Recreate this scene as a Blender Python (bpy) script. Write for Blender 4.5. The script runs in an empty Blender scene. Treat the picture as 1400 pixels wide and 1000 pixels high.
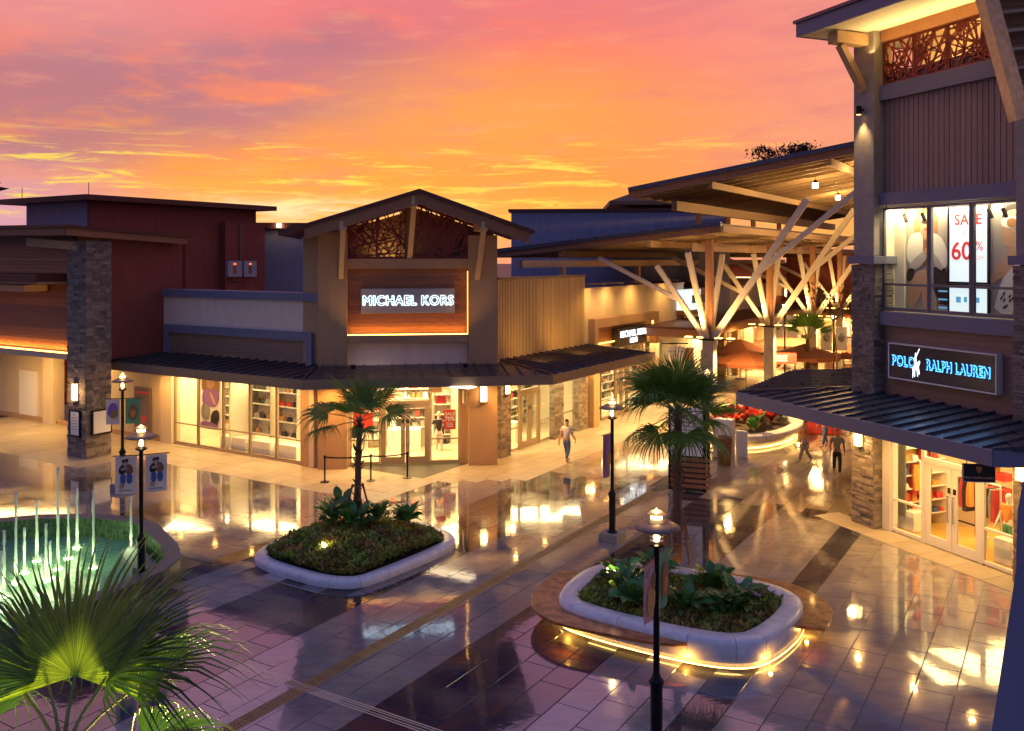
import bpy, bmesh, math, random
from mathutils import Vector, Matrix, Euler
random.seed(7)
R = math.radians
SC = bpy.context.scene
COL = SC.collection

# ------------------------------------------------------------------ camera
F, HZ, H = 1230.0, 354.0, 8.3          # focal length in photo pixels, horizon row, eye height
cam = bpy.data.cameras.new('camera'); camo = bpy.data.objects.new('camera', cam); COL.objects.link(camo)
camo.location = (0, 0, H); camo.rotation_euler = (R(90), 0, 0)
cam.sensor_width = 36; cam.lens = 36 * F / 1400; cam.shift_y = -(500 - HZ) / 1400
cam.clip_start = .1; cam.clip_end = 3000
SC.camera = camo

# ------------------------------------------------------------------ world: dusk sky with sunset clouds
W = bpy.data.worlds.new('World'); SC.world = W; W.use_nodes = True
nt = W.node_tree; nt.nodes.clear()
def N(t, **k):
    n = nt.nodes.new(t)
    for a, b in k.items(): setattr(n, a, b)
    return n
def L(a, b): nt.links.new(a, b)
def setin(n, i, v):
    if isinstance(v, bpy.types.NodeSocket): L(v, n.inputs[i])
    else: n.inputs[i].default_value = v
def mth(op, a, b=0.0, c=None, clamp=False):
    n = N('ShaderNodeMath', operation=op); n.use_clamp = clamp
    setin(n, 0, a); setin(n, 1, b)
    if c is not None: setin(n, 2, c)
    return n.outputs[0]
def sstep(x, a, b):
    n = N('ShaderNodeMapRange', interpolation_type='SMOOTHSTEP')
    setin(n, 0, x); n.inputs[1].default_value = a; n.inputs[2].default_value = b
    return n.outputs[0]
def mixc(f, a, b):
    n = N('ShaderNodeMix', data_type='RGBA'); n.clamp_factor = True
    setin(n, 0, f)
    for i, v in ((6, a), (7, b)):
        if isinstance(v, bpy.types.NodeSocket): L(v, n.inputs[i])
        else: n.inputs[i].default_value = (*v, 1)
    return n.outputs[2]
def comb(x, y, z):
    n = N('ShaderNodeCombineXYZ'); setin(n, 0, x); setin(n, 1, y); setin(n, 2, z); return n.outputs[0]
def noise(vec, scale, detail=4, rough=.55, dist=0.0):
    n = N('ShaderNodeTexNoise'); L(vec, n.inputs['Vector'])
    n.inputs['Scale'].default_value = scale; n.inputs['Detail'].default_value = detail
    n.inputs['Roughness'].default_value = rough; n.inputs['Distortion'].default_value = dist
    return n.outputs[0]
tc = N('ShaderNodeTexCoord'); sp = N('ShaderNodeSeparateXYZ'); L(tc.outputs['Generated'], sp.inputs[0])
X, Y, Z = sp.outputs
hr = mth('SQRT', mth('ADD', mth('MULTIPLY', X, X), mth('MULTIPLY', Y, Y)))
el = mth('DIVIDE', Z, mth('MAXIMUM', hr, .02))              # tan of elevation
az = mth('ARCTAN2', X, Y)                                    # 0 ahead, + right
elw = mth('ADD', el, mth('MULTIPLY', mth('SUBTRACT', noise(comb(mth('MULTIPLY', az, 2.0), mth('MULTIPLY', el, 5.0), .3), 1.6, 5), .5), .13))
ramp = N('ShaderNodeValToRGB'); L(mth('MULTIPLY', elw, 1.0), ramp.inputs[0])
cr = ramp.color_ramp
stops = [(0.0, (1.0, .36, .20)), (.035, (1.0, .44, .10)), (.09, (1.0, .34, .055)), (.15, (1.0, .29, .065)), (.20, (1.0, .225, .11)),
         (.27, (.95, .20, .19)), (.40, (.66, .26, .40)), (.60, (.34, .27, .56)), (1.0, (.15, .21, .52))]
while len(cr.elements) < len(stops): cr.elements.new(.5)
for e, (p, c) in zip(cr.elements, stops): e.position = p; e.color = (*c, 1)
base = ramp.outputs[0]
# mauve cloud bank climbing from lower left to upper middle
band_el = mth('ADD', .185, mth('MULTIPLY', mth('ADD', az, .30), .17))
bd = mth('ABSOLUTE', mth('SUBTRACT', elw, band_el))
bmask = mth('MULTIPLY', mth('SUBTRACT', 1.0, sstep(bd, .025, .10)), mth('SUBTRACT', 1.0, sstep(az, -.22, .04)))
bn = noise(comb(mth('MULTIPLY', az, 3.0), mth('MULTIPLY', el, 9.0), 1.7), 2.2, 6)
bmask = mth('MULTIPLY', bmask, sstep(bn, .26, .50))
c1 = mixc(mth('MULTIPLY', bmask, .80), base, (.36, .16, .25))
# pink / lavender at the far left, near the horizon
lm = mth('MULTIPLY', mth('SUBTRACT', 1.0, sstep(az, -.52, -.33)), mth('SUBTRACT', 1.0, sstep(el, .05, .12)))
c1 = mixc(mth('MULTIPLY', lm, .85), c1, (.62, .33, .52))
tl = mth('MULTIPLY', mth('SUBTRACT', 1.0, sstep(az, -.50, -.18)), sstep(el, .17, .27))
c1 = mixc(mth('MULTIPLY', tl, .65), c1, (.72, .33, .36))
# salmon wash on the right
rm = mth('MULTIPLY', sstep(az, .02, .40), sstep(el, .02, .14))
c1 = mixc(mth('MULTIPLY', rm, .75), c1, (.93, .34, .24))
# orange glow in the middle
gx = mth('DIVIDE', mth('SUBTRACT', az, .0), .24); gy = mth('DIVIDE', mth('SUBTRACT', el, .16), .075)
gl = mth('SUBTRACT', 1.0, sstep(mth('SQRT', mth('ADD', mth('MULTIPLY', gx, gx), mth('MULTIPLY', gy, gy))), .2, 1.3))
c1 = mixc(mth('MULTIPLY', gl, .8), c1, (1.0, .37, .075))
# soft darker wisps over the whole sky
w1 = noise(comb(mth('ADD', mth('MULTIPLY', az, 3.5), mth('MULTIPLY', el, -4)), mth('MULTIPLY', el, 16.0), 4.4), 1.7, 6, .6)
c1 = mixc(mth('MULTIPLY', sstep(w1, .46, .70), .42), c1, (.70, .19, .22))
w2 = noise(comb(mth('ADD', mth('MULTIPLY', az, 9), mth('MULTIPLY', el, -16)), mth('MULTIPLY', el, 44.0), 9.1), 1.5, 8, .65)
c1 = mixc(mth('MULTIPLY', sstep(w2, .5, .72), .28), c1, (1.0, .42, .22))
# bright yellow streaks low down
stv = comb(mth('MULTIPLY', az, 5.0), mth('MULTIPLY', el, 50.0), 2.0)
s1 = noise(stv, 2.1, 9, .68, .6)
sm = mth('MULTIPLY', sstep(s1, .51, .65), mth('MULTIPLY', sstep(el, .02, .06), mth('SUBTRACT', 1.0, sstep(el, .095, .15))))
sm = mth('MULTIPLY', sm, mth('SUBTRACT', 1.0, sstep(mth('ABSOLUTE', mth('ADD', az, .12)), .34, .62)))
c1 = mixc(mth('MULTIPLY', sm, .95), c1, (1.0, .72, .10))
hm = mth('MULTIPLY', mth('SUBTRACT', 1.0, sstep(mth('ABSOLUTE', mth('ADD', az, .24)), .05, .24)), mth('SUBTRACT', 1.0, sstep(mth('ABSOLUTE', mth('SUBTRACT', el, .052)), .0, .022)))
c1 = mixc(mth('MULTIPLY', mth('MULTIPLY', hm, sstep(s1, .35, .6)), .8), c1, (1.0, .80, .50))
# away from the sunset the dusk is blue violet
back = sstep(mth('ABSOLUTE', az), .9, 2.0)
bramp = N('ShaderNodeValToRGB'); L(el, bramp.inputs[0])
bramp.color_ramp.elements[0].color = (.20, .18, .35, 1); bramp.color_ramp.elements[1].color = (.085, .15, .46, 1)
c1 = mixc(back, c1, bramp.outputs[0])
zen = sstep(el, .5, 1.6)
c1 = mixc(zen, c1, (.085, .155, .48))
low = mth('SUBTRACT', 1.0, sstep(el, -.06, -.005))
c1 = mixc(low, c1, (.10, .07, .08))
sky = N('ShaderNodeTexSky', sky_type='NISHITA'); sky.sun_disc = False
sky.sun_elevation = R(1.0); sky.sun_rotation = R(-10)
skb = N('ShaderNodeBackground'); L(sky.outputs[0], skb.inputs[0]); skb.inputs[1].default_value = .012
bg = N('ShaderNodeBackground'); L(c1, bg.inputs[0]); bg.inputs[1].default_value = 1.0
ads = N('ShaderNodeAddShader'); L(bg.outputs[0], ads.inputs[0]); L(skb.outputs[0], ads.inputs[1])
wo = N('ShaderNodeOutputWorld'); L(ads.outputs[0], wo.inputs[0])

sun = bpy.data.lights.new('sun', 'SUN'); sun.energy = .25; sun.angle = R(1.5); sun.color = (1, .42, .2)
so = bpy.data.objects.new('sun', sun); COL.objects.link(so); so.rotation_euler = (R(87), 0, R(170))
SC.view_settings.view_transform = 'Standard'; SC.view_settings.look = 'None'
SC.view_settings.exposure = 0; SC.view_settings.gamma = 1; SC.view_settings.use_curve_mapping = False
SC.render.engine = 'CYCLES'
cy = SC.cycles
cy.use_denoising = True; cy.max_bounces = 7; cy.diffuse_bounces = 3; cy.glossy_bounces = 3
cy.transparent_max_bounces = 16; cy.transmission_bounces = 4
cy.caustics_reflective = False; cy.caustics_refractive = False
cy.sample_clamp_indirect = 4.0; cy.use_light_tree = True

# ------------------------------------------------------------------ frames of reference
TH = R(31.8)
class Fr:                                # s runs to the right along a front, t runs into the building
    def __init__(s, ox, oy, dx, dy):
        d = math.hypot(dx, dy); s.o = (ox, oy); s.d = (dx / d, dy / d); s.n = (-dy / d, dx / d)
    def p(s, a, t, z=0.0):
        return Vector((s.o[0] + a * s.d[0] + t * s.n[0], s.o[1] + a * s.d[1] + t * s.n[1], z))
    def S(s, u, t=0.0):                  # where the sight line through photo column u meets the plane t
        k = (u - 700) / F; px = s.o[0] + t * s.n[0]; py = s.o[1] + t * s.n[1]
        return (k * py - px) / (s.d[0] - k * s.d[1])
    def Z(s, a, t, v): return H - (v - HZ) * s.p(a, t).y / F
    @property
    def rot(s): return math.atan2(s.d[1], s.d[0])
AX = (math.sin(TH), math.cos(TH)); BX = (-math.cos(TH), math.sin(TH))
G = Fr(0, 0, *AX)                                       # plaza grid: s = a, t = b
ML = Fr(AX[0] * 26.3, AX[1] * 26.3, -BX[0], -BX[1])     # left front, s = -b
MR = Fr(BX[0] * 20.2, BX[1] * 20.2, *AX)                # right front, s = a
CH = Fr(-4.2, 36.28, math.cos(R(7)), math.sin(R(7)))    # cut corner front
TW = Fr(11.5, 27.4, .371, -.928)                        # tower on the right
def P(u, v, z=0.0):
    D = (H - z) * F / (v - HZ); return Vector(((u - 700) / F * D, D, z))
def PD(u, v, D): return Vector(((u - 700) / F * D, D, H - (v - HZ) * D / F))

# ------------------------------------------------------------------ materials
def mat(name, col, rough=.6, metal=0.0, var=0.0, nscale=6.0, ncol=0.0, bump=0.0, bscale=40.0, spec=.5, coat=0.0, stretch=None,
        emit=None, es=0.0, rvar=0.0, alpha=None, transl=0.0, col2=None):
    m = bpy.data.materials.new(name); m.use_nodes = True; t = m.node_tree; b = t.nodes['Principled BSDF']
    b.inputs['Base Color'].default_value = (*col, 1); b.inputs['Roughness'].default_value = rough
    b.inputs['Metallic'].default_value = metal; b.inputs['Specular IOR Level'].default_value = spec
    b.inputs['Coat Weight'].default_value = coat; b.inputs['Coat Roughness'].default_value = .08
    def nn(ty, **k):
        n = t.nodes.new(ty)
        for a, c in k.items(): setattr(n, a, c)
        return n
    geo = nn('ShaderNodeNewGeometry'); pos = geo.outputs['Position']
    if stretch:
        mp = nn('ShaderNodeMapping'); mp.inputs['Scale'].default_value = stretch
        mp.inputs['Rotation'].default_value = (0, 0, -TH)
        t.links.new(pos, mp.inputs[0]); pos = mp.outputs[0]
    cur = None
    nz = nn('ShaderNodeTexNoise'); nz.inputs['Scale'].default_value = nscale; nz.inputs['Detail'].default_value = 6
    t.links.new(pos, nz.inputs['Vector'])
    hsv = nn('ShaderNodeHueSaturation'); hsv.inputs['Color'].default_value = (*col, 1)
    if col2:
        mx = nn('ShaderNodeMix', data_type='RGBA'); mr = nn('ShaderNodeMapRange'); mr.inputs[1].default_value = .38; mr.inputs[2].default_value = .62
        t.links.new(nz.outputs[0], mr.inputs[0]); t.links.new(mr.outputs[0], mx.inputs[0])
        mx.inputs[6].default_value = (*col, 1); mx.inputs[7].default_value = (*col2, 1); t.links.new(mx.outputs[2], hsv.inputs['Color'])
    if var or ncol:
        oi = nn('ShaderNodeObjectInfo')
        ad = nn('ShaderNodeMath', operation='ADD'); t.links.new(oi.outputs['Random'], ad.inputs[0]); t.links.new(geo.outputs['Random Per Island'], ad.inputs[1])
        fr = nn('ShaderNodeMath', operation='FRACT'); t.links.new(ad.outputs[0], fr.inputs[0])
        v1 = nn('ShaderNodeMath', operation='MULTIPLY_ADD'); t.links.new(fr.outputs[0], v1.inputs[0]); v1.inputs[1].default_value = 2 * var; v1.inputs[2].default_value = 1 - var
        v2 = nn('ShaderNodeMath', operation='MULTIPLY_ADD'); t.links.new(nz.outputs[0], v2.inputs[0]); v2.inputs[1].default_value = 2 * ncol; v2.inputs[2].default_value = 1 - ncol
        v3 = nn('ShaderNodeMath', operation='MULTIPLY'); t.links.new(v1.outputs[0], v3.inputs[0]); t.links.new(v2.outputs[0], v3.inputs[1])
        t.links.new(v3.outputs[0], hsv.inputs['Value'])
    t.links.new(hsv.outputs[0], b.inputs['Base Color'])
    if rvar:
        rr = nn('ShaderNodeMapRange'); rr.inputs[1].default_value = .35; rr.inputs[2].default_value = .7
        rr.inputs[3].default_value = rough; rr.inputs[4].default_value = rough + rvar
        t.links.new(nz.outputs[0], rr.inputs[0]); t.links.new(rr.outputs[0], b.inputs['Roughness'])
    if bump:
        n2 = nn('ShaderNodeTexNoise'); n2.inputs['Scale'].default_value = bscale; n2.inputs['Detail'].default_value = 5
        t.links.new(pos, n2.inputs['Vector'])
        bp = nn('ShaderNodeBump'); bp.inputs['Strength'].default_value = bump; bp.inputs['Distance'].default_value = .02
        t.links.new(n2.outputs[0], bp.inputs['Height']); t.links.new(bp.outputs[0], b.inputs['Normal'])
    if emit:
        b.inputs['Emission Color'].default_value = (*emit, 1); b.inputs['Emission Strength'].default_value = es
    if transl:
        tr = nn('ShaderNodeBsdfTranslucent'); t.links.new(hsv.outputs[0], tr.inputs[0])
        ms = nn('ShaderNodeMixShader'); ms.inputs[0].default_value = transl
        t.links.new(b.outputs[0], ms.inputs[1]); t.links.new(tr.outputs[0], ms.inputs[2])
        t.links.new(ms.outputs[0], t.nodes['Material Output'].inputs[0])
    return m
def glassmat(name, tint=(1, 1, 1), refl=1.0):
    m = bpy.data.materials.new(name); m.use_nodes = True; t = m.node_tree; t.nodes.clear()
    o = t.nodes.new('ShaderNodeOutputMaterial'); tr = t.nodes.new('ShaderNodeBsdfTransparent'); gl = t.nodes.new('ShaderNodeBsdfGlossy')
    fz = t.nodes.new('ShaderNodeFresnel'); mx = t.nodes.new('ShaderNodeMixShader')
    tr.inputs[0].default_value = (*tint, 1); gl.inputs['Roughness'].default_value = .02; fz.inputs[0].default_value = 1.45
    ml = t.nodes.new('ShaderNodeMath'); ml.operation = 'MULTIPLY'; ml.inputs[1].default_value = refl
    ge = t.nodes.new('ShaderNodeNewGeometry'); bf = t.nodes.new('ShaderNodeMath'); bf.operation = 'SUBTRACT'; bf.inputs[0].default_value = 1
    t.links.new(ge.outputs['Backfacing'], bf.inputs[1]); m3 = t.nodes.new('ShaderNodeMath'); m3.operation = 'MULTIPLY'
    t.links.new(fz.outputs[0], ml.inputs[0]); t.links.new(ml.outputs[0], m3.inputs[0]); t.links.new(bf.outputs[0], m3.inputs[1]); t.links.new(m3.outputs[0], mx.inputs[0])
    t.links.new(tr.outputs[0], mx.inputs[1]); t.links.new(gl.outputs[0], mx.inputs[2]); t.links.new(mx.outputs[0], o.inputs[0])
    return m
def paving(name, c1, c2, wet=1.0, var=.10):
    """stone slab with a film of water: patchy gloss, faint ripples"""
    m = bpy.data.materials.new(name); m.use_nodes = True; t = m.node_tree; b = t.nodes['Principled BSDF']
    def nn(ty, **k):
        n = t.nodes.new(ty)
        for a, c in k.items(): setattr(n, a, c)
        return n
    geo = nn('ShaderNodeNewGeometry'); P_ = geo.outputs['Position']
    mp = nn('ShaderNodeMapping'); mp.inputs['Rotation'].default_value = (0, 0, TH); mp.inputs['Scale'].default_value = (1, 3.2, 1); t.links.new(P_, mp.inputs[0])
    n1 = nn('ShaderNodeTexNoise'); n1.inputs['Scale'].default_value = 1.6; n1.inputs['Detail'].default_value = 8; n1.inputs['Roughness'].default_value = .65; t.links.new(mp.outputs[0], n1.inputs['Vector'])
    n2 = nn('ShaderNodeTexNoise'); n2.inputs['Scale'].default_value = .55; n2.inputs['Detail'].default_value = 5; t.links.new(P_, n2.inputs['Vector'])
    n3 = nn('ShaderNodeTexNoise'); n3.inputs['Scale'].default_value = 60; n3.inputs['Detail'].default_value = 3; t.links.new(P_, n3.inputs['Vector'])
    mr = nn('ShaderNodeMapRange'); mr.inputs[1].default_value = .3; mr.inputs[2].default_value = .7; t.links.new(n1.outputs[0], mr.inputs[0])
    mx = nn('ShaderNodeMix', data_type='RGBA'); t.links.new(mr.outputs[0], mx.inputs[0]); mx.inputs[6].default_value = (*c1, 1); mx.inputs[7].default_value = (*c2, 1)
    oi = nn('ShaderNodeObjectInfo'); ad = nn('ShaderNodeMath', operation='ADD'); t.links.new(oi.outputs['Random'], ad.inputs[0]); t.links.new(geo.outputs['Random Per Island'], ad.inputs[1])
    fr = nn('ShaderNodeMath', operation='FRACT'); t.links.new(ad.outputs[0], fr.inputs[0])
    va = nn('ShaderNodeMath', operation='MULTIPLY_ADD'); t.links.new(fr.outputs[0], va.inputs[0]); va.inputs[1].default_value = 2 * var; va.inputs[2].default_value = 1 - var
    sp_ = nn('ShaderNodeMath', operation='MULTIPLY_ADD'); t.links.new(n3.outputs[0], sp_.inputs[0]); sp_.inputs[1].default_value = .3; sp_.inputs[2].default_value = .85
    v2 = nn('ShaderNodeMath', operation='MULTIPLY'); t.links.new(va.outputs[0], v2.inputs[0]); t.links.new(sp_.outputs[0], v2.inputs[1])
    hs = nn('ShaderNodeHueSaturation'); t.links.new(mx.outputs[2], hs.inputs['Color']); t.links.new(v2.outputs[0], hs.inputs['Value'])
    t.links.new(hs.outputs[0], b.inputs['Base Color'])
    rr = nn('ShaderNodeMapRange'); rr.inputs[1].default_value = .42; rr.inputs[2].default_value = .66
    rr.inputs[3].default_value = .05 if wet else .30; rr.inputs[4].default_value = .24 if wet else .45
    t.links.new(n2.outputs[0], rr.inputs[0]); t.links.new(rr.outputs[0], b.inputs['Roughness'])
    b.inputs['IOR'].default_value = 1.5 if wet else 1.45
    if wet:
        b.inputs['Coat Weight'].default_value = 1.0 * wet; b.inputs['Coat IOR'].default_value = 1.8; b.inputs['Coat Roughness'].default_value = .03
        cm = nn('ShaderNodeMapRange'); cm.inputs[1].default_value = .50; cm.inputs[2].default_value = .68; cm.inputs[3].default_value = .02; cm.inputs[4].default_value = .08
        t.links.new(n2.outputs[0], cm.inputs[0]); t.links.new(cm.outputs[0], b.inputs['Coat Roughness'])
    w1 = nn('ShaderNodeTexNoise'); w1.inputs['Scale'].default_value = 4.5; w1.inputs['Detail'].default_value = 4; t.links.new(P_, w1.inputs['Vector'])
    bp = nn('ShaderNodeBump'); bp.inputs['Strength'].default_value = .10; bp.inputs['Distance'].default_value = .012; t.links.new(w1.outputs[0], bp.inputs['Height'])
    b2 = nn('ShaderNodeBump'); b2.inputs['Strength'].default_value = .10; b2.inputs['Distance'].default_value = .002; t.links.new(n3.outputs[0], b2.inputs['Height']); t.links.new(bp.outputs[0], b2.inputs['Normal'])
    t.links.new(b2.outputs[0], b.inputs['Normal']); t.links.new(bp.outputs[0], b.inputs['Coat Normal'])
    return m
M = dict(
    tile_l=paving('pale_paving', (.22, .205, .20), (.33, .305, .29)),
    tile_d=paving('dark_paving', (.022, .026, .048), (.045, .048, .070)),
    tile_m=paving('brown_paving', (.12, .095, .08), (.17, .135, .11)),
    tile_w=paving('warm_walk_paving', (.36, .29, .20), (.46, .37, .26), wet=.5),
    tile_dry=paving('dry_paving', (.33, .28, .21), (.42, .35, .26), wet=0),
    grout=mat('grout', (.05, .045, .04), .5),
    grate=mat('bronze_grate', (.34, .22, .10), .4, .3, var=.3),
    beige=mat('beige_stucco', (.62, .50, .34), .85, ncol=.15, nscale=1.6, stretch=(2, 2, .5), bump=.25, bscale=90),
    pier=mat('brown_stucco', (.42, .26, .14), .85, ncol=.15, nscale=1.6, stretch=(2, 2, .5), bump=.3, bscale=90),
    mauve=mat('grey_stucco', (.72, .58, .50), .85, ncol=.15, nscale=1.6, stretch=(2, 2, .5), bump=.2, bscale=80),
    maroon=mat('maroon_stucco', (.23, .055, .035), .85, ncol=.24, nscale=1.4, stretch=(2, 2, .4), bump=.2, bscale=60),
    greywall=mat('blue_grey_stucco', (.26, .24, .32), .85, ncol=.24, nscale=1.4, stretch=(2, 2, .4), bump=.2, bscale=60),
    trim=mat('slate_trim', (.17, .17, .25), .55, ncol=.10, bump=.05),
    bronze=mat('bronze_trim', (.20, .145, .105), .5, .2, ncol=.10),
    metal=mat('standing_seam_metal', (.13, .10, .09), .30, .5, ncol=.15, nscale=3, rvar=.2),
    metal_b=mat('blue_grey_roof_metal', (.09, .085, .11), .26, .5, ncol=.15, nscale=3, rvar=.15),
    roofm=mat('dark_roof', (.10, .03, .022), .5, .2, ncol=.2),
    membrane=mat('roof_membrane', (.16, .17, .20), .8, ncol=.2, nscale=1),
    wood=mat('red_cedar', (.27, .105, .035), .45, var=.22, ncol=.25, nscale=7, bump=.25, bscale=30, stretch=(2, 2, 14)),
    wood2=mat('brown_siding', (.24, .15, .11), .55, var=.15, ncol=.2, nscale=7, bump=.2, stretch=(2, 2, 14)),
    vboard=mat('grey_brown_boards', (.30, .21, .18), .6, var=.12, ncol=.15, nscale=3, bump=.2, stretch=(9, 9, 1)),
    timber=mat('tan_timber', (.50, .34, .19), .6, var=.10, ncol=.2, bump=.2, bscale=25),
    timber_d=mat('dark_timber', (.28, .125, .055), .6, var=.12, ncol=.2, bump=.2, bscale=25),
    timber_p=mat('pale_limb_paint', (.56, .47, .36), .55, ncol=.10, bump=.1),
    fretw=mat('rust_fretwork', (.26, .05, .03), .45, .3),
    ledge=mat('ledger_stone', (.22, .18, .15), .85, var=.38, ncol=.4, nscale=14, bump=.8, bscale=30),
    ledge_core=mat('stone_mortar', (.06, .05, .045), .9),
    concrete=mat('cast_concrete', (.30, .275, .25), .8, ncol=.35, nscale=3, bump=.3, bscale=20),
    whitestone=mat('white_terrazzo', (.72, .70, .67), .32, var=.05, ncol=.28, nscale=5, bump=.12, bscale=60, coat=.2),
    granite=mat('fountain_mosaic', (.10, .10, .11), .3, var=.5, ncol=.2, coat=.5),
    granite_top=mat('grey_coping', (.09, .09, .12), .5, ncol=.35, nscale=30),
    moss=mat('green_mosaic', (.07, .12, .05), .35, var=.5),
    poolfloor=mat('pool_floor', (.30, .46, .34), .5, ncol=.3, nscale=4),
    bench=mat('oiled_bench', (.60, .22, .035), .35, ncol=.35, nscale=5, coat=.25, rvar=.2, col2=(.26, .09, .02)),
    soil=mat('soil', (.03, .022, .015), .95, ncol=.3, bump=.5),
    black=mat('black_metal', (.012, .012, .013), .32, .6),
    frame=mat('bronze_frame', (.33, .25, .17), .4, .3),
    framew=mat('white_frame', (.75, .72, .66), .4),
    framed=mat('slate_frame', (.15, .15, .19), .4, .3),
    glass=glassmat('window_glass', (.97, .98, .97)),
    lampglass=glassmat('lamp_glass', (1, .97, .9), .6),
    cream=mat('shop_wall_cream', (.82, .76, .62), .7, ncol=.05),
    shopfloor=mat('shop_floor', (.62, .52, .38), .25, ncol=.1),
    oak=mat('yellow_floor', (.70, .40, .10), .25, ncol=.2, var=.1),
    shelf=mat('shelf_white', (.82, .79, .72), .4),
    steel=mat('brushed_steel', (.6, .58, .54), .3, .9),
    leaf=mat('palm_green', (.12, .25, .035), .38, var=.3, ncol=.2, nscale=3, transl=.35, spec=.4, bump=.1),
    leaf_k=mat('dark_palm_green', (.035, .085, .018), .45, var=.3, ncol=.2, nscale=3, transl=.22),
    leaf_y=mat('palm_yellow_green', (.17, .25, .02), .4, var=.25, ncol=.2, nscale=3, transl=.45),
    leaf_s=mat('shrub_leaf', (.08, .22, .045), .30, var=.35, ncol=.2, transl=.25, spec=.6),
    leaf_g=mat('ground_cover', (.27, .38, .05), .6, var=.6, ncol=.3, nscale=1.5, transl=.3, col2=(.30, .19, .05)),
    leaf_r=mat('red_cordyline', (.42, .03, .02), .4, var=.4, transl=.3),
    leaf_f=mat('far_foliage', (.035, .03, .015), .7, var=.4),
    bark=mat('palm_bark', (.12, .065, .04), .9, var=.3, ncol=.4, nscale=12, bump=.7, bscale=25),
    petiole=mat('leaf_stalk', (.20, .20, .07), .5),
    stake=mat('stake_wood', (.24, .12, .07), .8, ncol=.3),
    flower=mat('pink_flower', (.75, .30, .42), .6, var=.2), flower_w=mat('pale_flower', (.8, .75, .45), .6),
    red=mat('red_board', (.60, .05, .03), .5), redcloth=mat('red_cloth', (.55, .05, .04), .7), white=mat('white_paint', (.8, .79, .76), .5),
    greyp=mat('grey_sign_panel', (.42, .38, .36), .45, .2), navy=mat('navy_sign_panel', (.012, .015, .045), .3),
    blackp=mat('black_sign_panel', (.018, .016, .012), .4), brownc=mat('brown_canvas', (.20, .06, .025), .75, ncol=.2, transl=.2),
    tan=mat('tan_leather', (.40, .20, .08), .5), dkleather=mat('black_leather', (.03, .025, .025), .4), purple=mat('purple_print', (.30, .14, .42), .6),
    skin=mat('skin', (.55, .33, .22), .5), hair=mat('dark_hair', (.03, .018, .012), .5), denim=mat('blue_denim', (.08, .14, .32), .7),
    lilac=mat('pale_banner', (.62, .58, .60), .7, transl=.3), greenb=mat('green_banner', (.12, .38, .20), .7, transl=.3), pinkb=mat('rose_banner', (.55, .36, .32), .7, transl=.3),
    bluecloth=mat('blue_cloth', (.06, .10, .30), .8), greycloth=mat('grey_cloth', (.30, .28, .26), .8), orange=mat('orange_cloth', (.75, .28, .05), .8),
    led=mat('amber_led', (1, .6, .2), .5, emit=(1, .50, .09), es=9), ledw=mat('warm_white_led', (1, .8, .5), .5, emit=(1, .55, .13), es=8),
    bulb=mat('lamp_bulb', (1, .9, .7), .5, emit=(1, .74, .36), es=26), sconce=mat('sconce_glow', (1, .9, .7), .5, emit=(1, .68, .28), es=5),
    panel=mat('ceiling_light_panel', (1, 1, 1), .5, emit=(1, .80, .48), es=3), halo=mat('halo_white', (1, 1, 1), .5, emit=(.62, .85, 1), es=3.2),
    haloc=mat('halo_cyan', (1, 1, 1), .5, emit=(.05, .45, 1), es=2.6), signw=mat('sign_white', (1, 1, 1), .5, emit=(.8, .95, 1), es=2.2),
    screen=mat('light_box', (.5, .5, .5), .5, emit=(.80, .95, 1), es=.95), lbred=mat('light_box_red', (.5, .03, .03), .5, emit=(1, .05, .05), es=.45),
    lbblue=mat('light_box_blue', (.1, .3, .5), .5, emit=(.1, .35, .6), es=.8),
    redlamp=mat('red_indicator', (1, .1, .05), .5, emit=(1, .12, .03), es=2.5), poolled=mat('pool_light', (1, 1, .8), .5, emit=(.85, 1, .45), es=5),
    jet=mat('water_jet', (.85, .92, .85), .35, transl=.5), letter=mat('dark_letter', (.03, .035, .06), .35), poster=mat('poster_paper', (.82, .80, .76), .5),
    steelpanel=mat('cabinet_steel', (.22, .16, .13), .4, .5, ncol=.1), elbox=mat('grey_cabinet', (.36, .34, .38), .5),
)

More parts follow.
